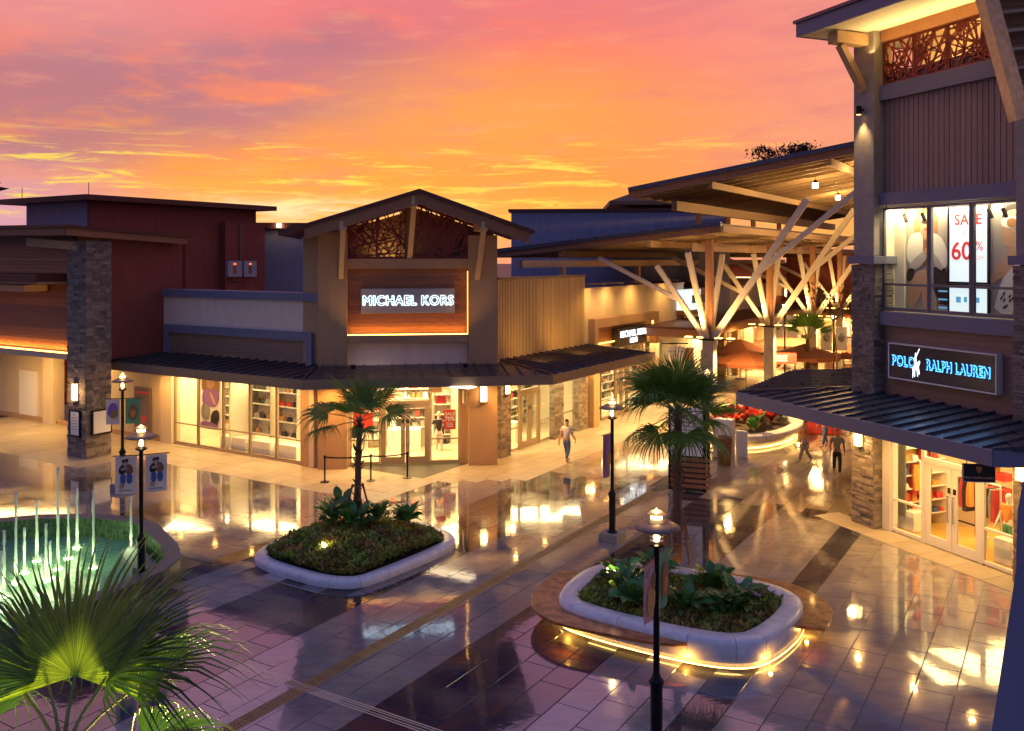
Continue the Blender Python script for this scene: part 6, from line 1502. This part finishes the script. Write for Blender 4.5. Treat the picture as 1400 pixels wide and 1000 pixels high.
for i in range(len(fi)):                                            # mosaic strips on the inner face
    a, b = fi[i], fi[(i + 1) % len(fi)]; L_ = (b - a).length; d = (b - a) / L_; nr = Vector((-d.y, d.x)); m_ = sum(fi, Vector((0, 0))) / len(fi)
    if (m_ - a).dot(nr) < 0: nr = -nr
    k = 0.0
    while k < L_ - .05:
        w_ = rm_.uniform(.05, .09)
        for z in (.05, .19, .33, .45):
            p = a + d * k; o_ = rm_.uniform(.004, .02)
            q = [p, p + d * (w_ - .008), p + d * (w_ - .008) + nr * o_, p + nr * o_]
            mos.hexa([(v.x, v.y, z) for v in q] + [(v.x, v.y, z + .115) for v in q])
        k += w_
mos.build('mosaic_strips', 'moss', ft, kind='stuff')
MB().prism([(p.x, p.y) for p in fi], -.32, -.22).build('pool_floor', 'poolfloor', ft)
wm = bpy.data.materials.new('pool_water'); wm.use_nodes = True; t = wm.node_tree; t.nodes.clear()
o_ = t.nodes.new('ShaderNodeOutputMaterial'); mx = t.nodes.new('ShaderNodeMixShader'); tr = t.nodes.new('ShaderNodeBsdfTransparent'); gl = t.nodes.new('ShaderNodeBsdfGlossy'); fz = t.nodes.new('ShaderNodeFresnel')
df = t.nodes.new('ShaderNodeBsdfDiffuse'); df.inputs[0].default_value = (.26, .52, .36, 1); m2 = t.nodes.new('ShaderNodeMixShader'); m2.inputs[0].default_value = .6
tr.inputs[0].default_value = (.62, .88, .72, 1); gl.inputs['Roughness'].default_value = .06; fz.inputs[0].default_value = 1.4
nz = t.nodes.new('ShaderNodeTexNoise'); nz.inputs['Scale'].default_value = 7; nz.inputs['Detail'].default_value = 5; ge = t.nodes.new('ShaderNodeNewGeometry'); t.links.new(ge.outputs['Position'], nz.inputs['Vector'])
bp2 = t.nodes.new('ShaderNodeBump'); bp2.inputs['Strength'].default_value = .6; bp2.inputs['Distance'].default_value = .04; t.links.new(nz.outputs[0], bp2.inputs['Height'])
for x in (gl.inputs['Normal'], fz.inputs['Normal'], df.inputs['Normal']): t.links.new(bp2.outputs[0], x)
t.links.new(tr.outputs[0], m2.inputs[1]); t.links.new(df.outputs[0], m2.inputs[2])
t.links.new(fz.outputs[0], mx.inputs[0]); t.links.new(m2.outputs[0], mx.inputs[1]); t.links.new(gl.outputs[0], mx.inputs[2]); t.links.new(mx.outputs[0], o_.inputs[0])
MB().prism([(p.x, p.y) for p in offset_poly(fi, -.002)], -.01, 0.02).build('water', wm, None)['kind'] = 'structure'
# raised wedge at the right corner
MB().prism([Vector(p) for p in ab([(14.9, 19.9), (16.1, 22.6), (15.2, 22.0), (14.6, 20.6)])], 0.02, .3).build('corner_shelf', 'granite_top', ft)
jets = [(15, 240, 490), (60, 90, 440), (93, 230, 400), (140, 120, 355), (175, 215, 430), (160, 330, 480), (220, 0, 385), (260, 130, 345), (293, 80, 305), (355, 90, 380), (498, 110, 335), (2, 320, 545), (190, 280, 420)]
for k, (x, y0, y1) in enumerate(jets):
    u, vt, vb = x / 2.778, 640 + y0 / 2.778, 640 + y1 / 2.778
    p = P(u, vb, .02); ht = (H - (vt - HZ) * p.y / F); th = thing('water_jet', 'upright lit fountain jet, %s counted from the photo edge' % ('fourth,second from left' if 0 else ['third', 'fourth', 'fifth', 'sixth', 'eighth', 'seventh', 'tenth, the tallest', 'eleventh', 'twelfth', 'thirteenth', 'last, nearest the lamp post', 'first', 'ninth'][k]), 'fountain jet', p, 'jets in the fountain pool')
    rj = random.Random(k); q = MB(); n_ = 12
    pts = [p + Vector((rj.gauss(0, .0015) * i / 3, rj.gauss(0, .0015) * i / 3, ht * i / n_)) for i in range(n_ + 1)]
    q.tube(pts, [.022 + .016 * rj.random() + .02 * (1 - i / n_) ** 3 for i in range(n_ + 1)], 7); q.build('water_column', 'jet', th, smooth=True)
    q = MB()
    for i in range(70):
        an = rj.uniform(0, 6.28); r_ = abs(rj.gauss(0, .10)); c = p + Vector((math.cos(an) * r_, math.sin(an) * r_, rj.uniform(0, .10) + max(0, .12 - r_)))
        q.lathe([(0, -.012), (.012, 0), (0, .012)], c, 4)
    for i in range(50):
        c = p + Vector((rj.gauss(0, .035), rj.gauss(0, .035), rj.uniform(.1, ht))); q.lathe([(0, -.01), (.007, 0), (0, .01)], c, 4)
    q.build('splash', 'jet', th, kind='stuff')
    MB().lathe([(.12, 0), (.12, .015)], (p.x, p.y, .021), 12).build('pool_light', 'poolled', th)
    light('POINT', 'pool_glow_light', (p.x, p.y - .12, .45), 9, (.72, 1, .42), .2)

# ------------------------------------------------------------------ street lamps and banners
def lamp_post(loc, label, banners, h=4.15, base=True, rz=0.0):
    th = thing('street_lamp', label, 'street lamp', loc, 'street lamps round the plaza'); x, y = loc[0], loc[1]
    if base: MB().box(Fr(x, y, *AX), -.3, .3, -.3, .3, 0, .22).build('plinth', 'concrete', th, bevel=.01)
    MB().lathe([(.17, .22 if base else 0), (.15, .27), (.10, .29), (.10, 1.30), (.125, 1.32), (.125, 1.37), (.075, 1.43), (.055, 1.5), (.05, h - .62), (.075, h - .60), (.14, h - .57), (.14, h - .54)], (x, y, 0), 18).build('post', 'black', th, smooth=False)
    MB().lathe([(.125, h - .54), (.125, h - .26)], (x, y, 0), 18).build('glass_cylinder', 'lampglass', th)
    q = MB()
    for k in range(4): q.lathe([(.09, h - .50 + k * .06), (.115, h - .49 + k * .06), (.09, h - .48 + k * .06)], (x, y, 0), 16)
    q.build('louvre_rings', 'steel', th)
    MB().lathe([(0, h - .52), (.035, h - .50), (.045, h - .40), (.03, h - .28), (0, h - .26)], (x, y, 0), 12).build('bulb', 'bulb', th)
    MB().lathe([(.39, h - .27), (.385, h - .255), (.22, h - .165), (.12, h - .13), (.12, h - .135), (.21, h - .18), (.37, h - .27)], (x, y, 0), 24).build('shade', 'steelpanel', th, smooth=True)
    MB().lathe([(.10, h - .13), (.10, h - .05)], (x, y, 0), 16).build('top_glass', 'sconce', th)
    MB().lathe([(.15, h - .05), (.10, h - .01), (.03, h + .02), (0, h + .05)], (x, y, 0), 16).build('finial', 'steelpanel', th)
    light('POINT', 'lamp_light', (x, y, h - .40), 60, (1, .66, .30), .06)
    light('POINT', 'lamp_light', (x, y, h + .13), 5, (1, .66, .30), .05)
    for (dx, zt_, zb_, w_, ang_, kind) in banners:
        bf = Fr(x, y, math.cos(ang_), math.sin(ang_)); sg2 = 1 if dx > 0 else -1
        a, b = sorted((sg2 * .10, sg2 * (.10 + w_)))
        bn_ = thing('banner', dict(couple='pale banner printed with a couple in jeans, %s of the lamp post by the fountain' % ('left', 'right')[dx > 0], lilac='lilac and tan banner on the lamp post before the stone pillar', green='green banner on the lamp post before the stone pillar', rose='rose and gold banner on the near lamp post, left side', green2='narrow green banner on the near lamp post, right side', violet='violet banner hung on the lamp post beside the big palm')[kind], 'banner', bf.p((a + b) / 2, 0, zb_))
        MB().tube([bf.p(sg2 * .05, 0, zt_ + .02), bf.p(sg2 * (.16 + w_), 0, zt_ + .02)], .014, 6).build('banner_rod', 'black', bn_)
        n_ = 8; lp_ = []
        for k in range(n_ + 1):
            zz_ = zb_ + (zt_ - zb_) * k / n_; row = []
            for j in range(7):
                s = a + (b - a) * j / 6; row.append(bf.p(s, .02 * math.sin(j * 1.3 + k * .5) * (1 - k / n_), zz_))
            lp_.append(row)
        MB().loft(lp_, close=False).build('cloth', dict(couple='lilac', lilac=M['purple'] and 'lilac', green='greenb', rose='pinkb', green2='greenb', violet='purple')[kind], bn_, smooth=True)
        hB = zt_ - zb_; W2 = b - a
        def bl2(pts, m, tt=-.03): blob(bn_, bf, a, zb_, W2, hB, pts, tt, m)
        if kind == 'couple':
            bl2([(.22, .52), (.15, .66), (.32, .80), (.45, .76), (.50, .55)], 'blackp'); bl2([(.5, .52), (.46, .74), (.62, .82), (.82, .74), (.86, .55)], 'timber_d', -.034)
            bl2([(.33, .78), (.33, .88), (.46, .88), (.46, .78)], 'skin', -.036); bl2([(.48, .80), (.48, .90), (.62, .90), (.60, .80)], 'skin', -.038)
            bl2([(.31, .84), (.33, .93), (.47, .93), (.47, .86)], 'hair', -.040); bl2([(.46, .86), (.48, .95), (.64, .93), (.62, .86)], 'hair', -.041)
            bl2([(.25, .70), (.3, .62), (.6, .66), (.62, .72), (.4, .72)], 'skin', -.042)
            bl2([(.24, .28), (.24, .54), (.5, .54), (.48, .26)], 'denim', -.034); bl2([(.55, .28), (.52, .54), (.82, .54), (.78, .26)], 'denim', -.036)
            bl2([(.2, .15), (.2, .28), (.45, .28), (.42, .15)], 'skin', -.034)
            rect(bn_, bf, a + W2 * .15, b - W2 * .2, zb_ + hB * .08, zb_ + hB * .11, -.03, 'greycloth', 'print_line')
        elif kind in ('lilac', 'violet'):
            bl2([(.1, .3), (.2, .75), (.6, .9), (.9, .7), (.8, .4)], 'purple'); bl2([(.3, .2), (.4, .55), (.9, .6), (.9, .3)], 'tan', -.036)
        elif kind == 'rose':
            bl2([(.1, .25), (.3, .7), (.55, .5), (.7, .75), (.95, .3), (.5, .05)], 'tan'); bl2([(.55, .55), (.6, .85), (.9, .8), (.85, .5)], 'hair', -.036); bl2([(.15, .75), (.2, .9), (.7, .92), (.6, .8)], 'lilac', -.036)
        else:
            bl2([(.15, .2), (.2, .7), (.5, .85), (.85, .6), (.8, .15)], 'timber_d'); bl2([(.3, .3), (.4, .6), (.7, .5), (.6, .25)], 'orange', -.036)
    return th
def LPp(u, vtop, h=4.17): D = (H - h) * F / (vtop - HZ); return ((u - 700) / F * D, D, 0)
l1 = LPp(193, 582); lamp_post(l1, 'tall black street lamp beside the fountain with two banners of a couple', [(-1, 3.42, 2.50, .50, -.22 + .45, 'couple'), (1, 3.42, 2.50, .50, -.22 + .68, 'couple')])
l2 = LPp(167.5, 511); lamp_post(l2, 'street lamp in front of the stone pillar with lilac and green banners', [(-1, 3.25, 2.35, .46, .15, 'lilac'), (1, 3.25, 2.35, .50, .35, 'green')])
l3 = LPp(837, 545); lamp_post(l3, 'black street lamp on a stone plinth left of the big palm', [(-1, 3.15, 1.9, .45, .95, 'violet')])
l4 = LPp(897.5, 697); lamp_post(l4, 'nearest black street lamp in front of the bench planter', [(-1, 3.40, 2.45, .50, R(62), 'rose'), (1, 3.40, 2.45, .52, R(62), 'green2')])
l5 = LPp(967, 506); lamp_post(l5, 'street lamp half hidden behind the big palm crown', [])

# ------------------------------------------------------------------ queue posts by the corner doors
pts_ = [P(444, 659.5), P(507, 657.5), P(557, 653.5)]
for k, p in enumerate(pts_):
    th = thing('queue_post', ('left black queue post before the brown pier', 'middle black queue post of the barrier', 'right black queue post in front of the corner doors')[k], 'queue barrier', p, 'queue posts by the corner doors')
    MB().lathe([(.17, 0), (.17, .02), (.05, .05), (.032, .08), (.032, .88), (.045, .88), (.045, .99), (.0, 1.0)], p, 16).build('post', 'black', th)
    if k < 2:
        q = pts_[k + 1]; n_ = 8
        lo_ = []
        for i in range(n_ + 1):
            f = i / n_; c = p.lerp(q, f); s_g = .05 * 4 * f * (1 - f); lo_.append([(c.x, c.y, .90 - s_g), (c.x, c.y, .955 - s_g)])
        MB().loft(lo_, close=False).build('belt', 'black', th)

# ------------------------------------------------------------------ directory board, bins, far planter and arcade life
DB = Fr(*P(950, 672)[:2], .93, -.36)
dbt = thing('directory_board', 'white directory board above brown slats beside the big palm', 'sign', DB.p(0, 0, 0))
a, b = DB.S(917), DB.S(961)
MB().box(DB, a, b, 0, .12, 1.25, 2.95).build('board', 'poster', dbt)
MB().box(DB, b, b + .12, -.02, .14, 0, 3.0).box(DB, a - .08, a, -.02, .14, 0, 3.0).build('post', 'black', dbt)
for k in range(6): MB().box(DB, a, b + .25, -.06, .0, .12 + k * .19, .24 + k * .19).build('slat', 'timber_d', dbt)
MB().box(DB, a, b, .0, .1, 0, 1.24).build('back_board', 'blackp', dbt)
for k in range(9): rect(dbt, DB, a + .1, b - .15 - .05 * (k % 3), 2.7 - k * .14, 2.74 - k * .14, -.002, 'greycloth', 'print_line', .004)
bn3 = P(990, 636); 
th = thing('litter_bin', 'dark brown tapered bin beside the white box near the far planter', 'bin', bn3)
MB().lathe([(.26, 0), (.34, 1.1), (.36, 1.12), (.33, 1.14), (.30, 1.05)], bn3, 18).build('body', 'timber_d', th, smooth=True); MB().lathe([(.28, 1.04), (.0, 1.06)], bn3, 18).build('liner', 'blackp', th)
wp = P(1000, 628); tag(MB().box(Fr(wp.x, wp.y, *AX), 0, .5, 0, .8, 0, 1.6).build('white_counter', 'white', bevel=.02), 'white box counter behind the brown bin', 'counter')
wp = P(1014, 625); tag(MB().box(Fr(wp.x, wp.y, *AX), -.06, .06, -.25, .25, 0, 1.1).build('stand_board', 'white', bevel=.01), 'narrow white stand board at the far planter end', 'sign')
far_out = ab([(37.6, 12.6), (38.6, 11.2), (40.5, 10.5), (42.6, 10.4), (44.0, 10.9), (46.8, 12.6), (47.6, 14.4), (46.5, 15.6), (41, 15.6), (38.2, 15.3)])
fos = smooth_poly(far_out, 2)
p3 = thing('planter', 'cream planter in the arcade with red plants and amber light below its bench lip', 'planter', (far_out[0].x, far_out[0].y, 0))
ring(p3, 'kerb_wall', 'whitestone', fos, [(.35, 0), (.35, .12), (.15, .30), (.15, .42), (0, .46), (0, .62), (.05, .66), (.55, .66), (.6, .5)], seg=14)
ring(p3, 'light_strip', 'ledw', offset_poly(fos, -.30), [(0, .06), (0, .11)])
MB().prism([(p.x, p.y) for p in offset_poly(fos, -.56)], .4, .52).build('soil', 'soil', p3)
for k in range(14):
    p = G.p(39.6 + (k % 7) * .75 + random.uniform(-.2, .2), 12.1 + (k // 7) * 1.3 + random.uniform(-.3, .3), .5)
    shrub(p, 'red-leaved cordyline in the arcade planter, %s row, plant %s' % (('front', 'back')[k // 7], ('one', 'two', 'three', 'four', 'five', 'six', 'seven')[k % 7]), m='leaf_r' if k % 3 else 'leaf_s', n=16, size=.62, seed=80 + k, name='cordyline_plant', upright=.4, h=.5)
for i in range(0, len(fos), 8):
    q = offset_poly(fos, .05)[i]; light('POINT', 'strip_glow_light', (q.x, q.y, .10), 5, (1, .60, .18), .05)
person(P(1101, 634), R(150), 'person in an orange shirt and pale trousers walking past the far planter', 'orange', 'greycloth', stride=.2)
person(P(1165, 655) + Vector((-.35, .6, 0)), R(-110), 'person in grey with dark trousers beside the tower pillar', 'greycloth', 'blackp', stride=.2)
person(P(775, 632), R(60), 'person in a white top walking along the side front windows', 'white', 'denim', stride=.24)
person(P(1128, 612), R(200), 'person in a pale shirt in the middle of the arcade', 'poster', 'denim', stride=.2)
rb_ = P(1123, 595); tag(MB().box(Fr(rb_.x, rb_.y, .9, -.3), -.9, .9, 0, .8, .05, .75).box(Fr(rb_.x, rb_.y, .9, -.3), -.8, .8, .1, .7, .0, .05).build('red_bench', 'red', bevel=.03), 'red box seat in the arcade below the canopy edge', 'seat')

# far shops closing the arcade
def far_shop(name, label, fr, L_, hgt, wallm, glassz, seed, depth=6, sign=None):
    th = thing(name, label, 'shop', fr.p(L_ / 2, 0, 0)); r = random.Random(seed)
    MB().box(fr, 0, L_, .1, depth, glassz, hgt).build('wall', wallm, th)
    MB().box(fr, -.2, L_ + .2, -.3, depth, hgt, hgt + .35).build('roof_edge', 'roofm', th)
    n_ = max(2, round(L_ / 3.0)); w_ = L_ / n_
    for k in range(n_ + 1): MB().box(fr, k * w_ - .25, k * w_ + .25, -.15, .3, 0, glassz + .4).build('pier', 'pier', th)
    for k in range(n_):
        window(th, fr, k * w_ + .27, k * w_ + w_ / 2, .05, glassz, rails=(1.0,), t=.1)
        window(th, fr, k * w_ + w_ / 2 + .01, (k + 1) * w_ - .27, .05, glassz, rails=(1.0,), t=.1)
        MB().box(fr, k * w_ + .8, k * w_ + .8 + r.uniform(.8, 1.4), 1.6, 1.9, .3, r.uniform(1.4, 2.4)).build('display_unit', r.choice(['tan', 'redcloth', 'dkleather', 'white', 'timber_d']), th)
    MB().box(fr, 0, L_, 3.2, 3.4, 0, glassz).build('inner_wall', 'cream', th)
    MB().box(fr, 0, L_, -1.8, .1, glassz + .35, glassz + .5).build('canopy', 'roofm', th)
    light('AREA', 'shop_light', fr.p(L_ / 2, 1.6, glassz - .1), 32 * L_, (1, .72, .34), L_ * .9, fr.p(L_ / 2, 1.6, 0), sy=1.5)
    light('AREA', 'soffit_light', fr.p(L_ / 2, -.9, glassz + .3), 18 * L_, (1, .62, .24), L_ * .9, fr.p(L_ / 2, -.9, 0), sy=.6)
    return th
fs1 = far_shop('far_shop', 'lit shop continuing the beige side front beyond the tree columns', Fr(*MR.p(57, 0)[:2], *AX), 15, 6.4, 'beige', 3.4, 1)
fs2 = far_shop('far_shop', 'maroon-walled shop with stone piers closing the far end of the arcade', Fr(*PD(975, 354, 84)[:2], 1, -.25), 20, 7.6, 'maroon', 3.5, 2)
fs3 = far_shop('far_shop', 'two-storey lit shop far right behind the tree columns', Fr(*PD(1075, 354, 74)[:2], .85, -.52), 10, 8.4, 'maroon', 3.6, 3)
F2 = Fr(*PD(975, 354, 84)[:2], 1, -.25)
for k in range(5): MB().box(F2, 1.2 + k * 3.9, 3.6 + k * 3.9, -.02, .1, 4.9, 6.6).build('upper_window', 'sconce' if k in (0, 3) else 'pier', fs2)
for k in range(4):
    s = 2 + k * 4.6; sconce(F2, s, -.3, 5.2, 'small glowing sconce high on the far maroon shop, %s from the left' % ('first', 'second', 'third', 'fourth')[k], .4, .7, 60)
# framed lit window high on the beige wall end
th = thing('lit_box_sign', 'bright white boxed window sign at the end of the beige wall', 'sign', MR.p(MR.S(948), 0, 5))
a, b = MR.S(938, -.5), MR.S(958, -.5)
MB().box(MR, a, b, -.5, .1, MR.Z(a, -.5, 425), MR.Z(a, -.5, 397)).build('light_face', 'screen', th); MB().box(MR, a, b + .3, -.7, .1, MR.Z(a, -.5, 431), MR.Z(a, -.5, 425)).build('sill', 'timber_d', th)
for k in range(3): rect(th, MR, a + 1.0 + k * 1.5, a + 1.9 + k * 1.5, MR.Z(a, -.5, 416), MR.Z(a, -.5, 405), -.5, 'blackp', 'letter_mark', .03)
bsg = thing('blade_sign', 'small cream blade sign reading MICHAEL KORS MENS past the pier', 'sign', MR.p(MR.S(925, -1.5), -1.5, 3.5))
B5 = Fr(*PD(912, 480, 49)[:2], 1, .0); a, b = 0, B5.S(936); 
MB().box(B5, a, b, 0, .08, B5.Z(0, 0, 491), B5.Z(0, 0, 474)).build('board', 'poster', bsg)
text('MICHAEL KORS', B5, b / 2, -.01, B5.Z(0, 0, 481), .13, 'letter', bsg, ext=.002); text('MENS', B5, b / 2, -.01, B5.Z(0, 0, 485.5), .12, 'letter', bsg, ext=.002)
MB().bar(B5.p(-.3, .04, B5.Z(0, 0, 470)), B5.p(b + .2, .04, B5.Z(0, 0, 470)), .06, .06).build('arm', 'black', bsg)
th = thing('shop_awning', 'dark brown flat awning over the shop past the beige wall', 'awning', MR.p(58, -1, 4))
q0, q1 = MR.S(910, -2), MR.S(1000, -2)
MB().box(MR, MR.S(912, -1.6), 75, -3.4, -.1, 4.05, 4.5).build('fascia', 'timber_d', th); MB().box(MR, MR.S(910, -1.6), 75, -3.6, 0, 4.5, 4.62).build('roof_sheet', 'roofm', th)
# umbrellas
def umbrella(p, r_, label, zt=3.1):
    th = thing('market_umbrella', label, 'umbrella', p, 'brown market umbrellas in the arcade'); p = Vector(p)
    MB().tube([p, p + Vector((0, 0, zt))], .04, 8).build('pole', 'timber', th)
    MB().lathe([(.35, 0), (.35, .08), (.05, .1)], p, 12).build('base', 'concrete', th)
    q = MB()
    for k in range(8):
        a1, a2 = k * math.pi / 4, (k + 1) * math.pi / 4
        e1, e2 = p + Vector((math.cos(a1) * r_, math.sin(a1) * r_, zt - .75)), p + Vector((math.cos(a2) * r_, math.sin(a2) * r_, zt - .75)); t_p = p + Vector((0, 0, zt)); m_ = (e1 + e2) / 2 + Vector((0, 0, -.02))
        q.quad(t_p, e1, m_); q.quad(t_p, m_, e2); dn_ = Vector((0, 0, -.2)); q.quad(e1, e1 + dn_, m_ + dn_, m_); q.quad(m_, m_ + dn_, e2 + dn_, e2)
        MB().tube([e1, p + Vector((0, 0, zt - .03))], .012, 4).build('rib', 'timber_d', th)
    q.build('canopy', 'brownc', th)
    return th
for k, (u, v, D_, r_, l) in enumerate(((1020, 500, 56, 2.2, 'front brown market umbrella left of the arcade column'), (1100, 492, 57, 2.3, 'brown market umbrella behind the red board'), (1012, 486, 62, 2.6, 'brown market umbrella furthest left'), (1140, 488, 60, 2.8, 'brown market umbrella beside the tower'), (1075, 478, 68, 2.6, 'brown market umbrella at the back'), (1150, 478, 70, 2.6, 'rear brown market umbrella near the tower edge'))):
    umbrella(Vector(((u - 700) / F * D_, D_, 0)), r_, l, zt=H - (v - 22 - HZ) * D_ / F)
RB = Fr(*PD(1058, 490, 52)[:2], 1, -.1)
rbd = thing('wayfinding_board', 'dark red wayfinding board with small white lines among the umbrellas', 'sign', RB.p(.7, 0, 0))
MB().box(RB, 0, RB.S(1089), 0, .1, RB.Z(0, 0, 498), RB.Z(0, 0, 483)).build('board', 'redcloth', rbd)
for k in range(3): rect(rbd, RB, .12, .75, RB.Z(0, 0, 487.5 + k * 3.2), RB.Z(0, 0, 486 + k * 3.2), -.002, 'white', 'print_line', .006)
for s in (.1, 1.2): MB().tube([RB.p(s, .05, 0), RB.p(s, .05, RB.Z(0, 0, 497))], .04, 6).build('post', 'black', rbd)
# small shrubs, palms and lamps deep in the arcade
fm1 = fan_leaf('leaf', 1.0, .8, 22, 1.5, .5, 21)
palm(Vector(((1104 - 700) / F * 56, 56, 0)), 3.3, (0, 0), 'bright green palm behind the third tree column', [fm1], [(k * 51, 20 + (k * 37) % 50, 0, 1.25, 0) for k in range(14)], .12, boots=False)
for k, (u, vt, D_, bt) in enumerate(((1073, 413, 60, 'poster'), (1140, 428, 58, 'poster'))):
    p = Vector(((u - 700) / F * D_, D_, 0)); zt_ = H - (vt - HZ) * D_ / F
    th = thing('street_lamp', ('far street lamp with two portrait banners left of the green palm', 'far street lamp with portrait banners right of the green palm')[k], 'street lamp', p, 'street lamps round the plaza')
    MB().tube([p, p + Vector((0, 0, zt_ - .5))], .06, 8).build('post', 'black', th); MB().lathe([(.13, zt_ - .5), (.13, zt_ - .15)], p, 10).build('glass_cylinder', 'bulb', th); MB().lathe([(.4, zt_ - .17), (.1, zt_)], p, 14).build('shade', 'steelpanel', th)
    for sx_ in (-1, 1):
        b_ = MB().box(Fr(p.x, p.y, 1, 0), min(sx_ * .12, sx_ * .85), max(sx_ * .12, sx_ * .85), -.02, .02, zt_ - 2.4, zt_ - .9).build('portrait_banner', bt); tag(b_, 'portrait banner on the %s side of the far lamp %s of the green palm' % (('left', 'right')[sx_ > 0], ('left', 'right')[k]), 'banner')
        c_ = p + Vector((sx_ * .48, -.03, zt_ - 1.6)); o = MB().lathe([(0, -.3), (.2, -.15), (.22, .1), (0, .35)], (c_.x, c_.y, c_.z), 8).build('printed_head', 'greycloth', b_); o.scale = (1, 1, 1)
# feature trees
def leafy_tree(p, h, cr_, n_, label, m='leaf_f', seed=1, size=.5, flat=.55, name='tree', trunk=.25):
    r = random.Random(seed); th = thing(name, label, 'tree', p); p = Vector(p)
    pts = [p, p + Vector((.1, 0, h * .4)), p + Vector((-.1, .1, h * .75)), p + Vector((0, 0, h * .9))]
    MB().tube(pts, [trunk, trunk * .8, trunk * .6, trunk * .3], 8).build('trunk', 'bark', th)
    q = MB(); cl = []
    for k in range(9):
        an = k * 2.4; e_ = p + Vector((math.cos(an) * cr_ * r.uniform(.4, .9), math.sin(an) * cr_ * r.uniform(.4, .9), h * .9 + r.uniform(-.15, .45) * cr_ * flat * 1.4)); q.tube([pts[2], (pts[2] + e_) / 2 + Vector((0, 0, .2)), e_], [trunk * .4, trunk * .25, .03], 5); cl.append(e_)
    q.build('branches', 'bark', th)
    q = MB()
    for k in range(n_):
        c = r.choice(cl); d = Vector((r.gauss(0, 1), r.gauss(0, 1), r.gauss(0, flat))) * cr_ * .19; c2 = c + d; s = size * r.uniform(.5, 1.2)
        a1 = Vector((r.gauss(0, 1), r.gauss(0, 1), r.gauss(0, 1))).normalized(); a2 = a1.cross(Vector((0, 0, 1))).normalized() if abs(a1.z) < .9 else Vector((1, 0, 0))
        q.quad(c2, c2 + a1 * s * .5 + a2 * s * .25, c2 + a1 * s, c2 + a1 * s * .5 - a2 * s * .25)
    q.build('crown', m, th)
    return th
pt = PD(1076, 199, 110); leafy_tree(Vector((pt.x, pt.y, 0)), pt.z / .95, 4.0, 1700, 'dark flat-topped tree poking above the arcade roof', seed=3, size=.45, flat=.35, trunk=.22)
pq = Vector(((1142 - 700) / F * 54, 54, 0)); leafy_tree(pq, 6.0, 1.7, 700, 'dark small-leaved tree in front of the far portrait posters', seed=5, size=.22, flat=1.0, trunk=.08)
th = frame_obj('portrait_poster', 'large portrait poster low beside the tower edge', 'poster', Fr(*PD(1148, 470, 62)[:2], 1, -.1), 0, 1.5, H - (485 - HZ) * 62 / F, H - (462 - HZ) * 62 / F, 0, 'poster', 'black')
light('POINT', 'arcade_fill_lamp', G.p(52, 12, 4.0), 120, (1, .62, .26), .5)

# ------------------------------------------------------------------ nearest roof edge and battered pier at the right margin
ev = thing('near_eave', 'rough timber eave board with dark slats at the top right corner', 'roof', (5, 9, 10))
e0, e1 = PD(1328, -80, 9.0), PD(1394, 164, 9.0)
MB().bar(e0, e1, .14, .16, up=(0, 1, 0)).build('eave_board', mat('rough_board', (.50, .34, .22), .8, ncol=.4, nscale=14, bump=.8, bscale=18), ev)
d = (e1 - e0)
for k in range(9):
    f = .1 + k * .105; p = e0 + d * f + Vector((.1, .12, .05)); MB().bar(p, p + Vector((2.2, .5, .32)), .10, .03).build('rafter', 'timber', ev)
for k in range(9):
    f = .06 + k * .105; p = e0 + d * f + Vector((.10, .22, .05)); MB().hexa([p, p + Vector((2.2, .5, .3)), p + Vector((2.2, .5, .3)) + d * .1, p + d * .1, p + Vector((0, .05, 0)), p + Vector((2.2, .55, .3)), p + Vector((2.2, .55, .3)) + d * .1, p + d * .1 + Vector((0, .05, 0))]).build('ceiling_board', 'timber_d', ev)
light('SPOT', 'eave_light', (3.6, 8.0, 9.3), 26, (1, .62, .35), .1, (4.9, 9, 10.6), 70, .8)
bpz = MB(); D_ = 7.2
pr_ = [PD(1402, 640, D_), PD(1391, 700, D_), PD(1389, 780, D_), PD(1356, 1000, D_), PD(1300, 1400, D_), Vector((4.75, D_, 1.0)), Vector((4.75, D_, PD(0, 640, D_).z))]
n_ = len(pr_); bpz.loft([[p for p in pr_], [p + Vector((p.x * .2 + .05, p.y * .17, 0)) for p in pr_]], caps=True)
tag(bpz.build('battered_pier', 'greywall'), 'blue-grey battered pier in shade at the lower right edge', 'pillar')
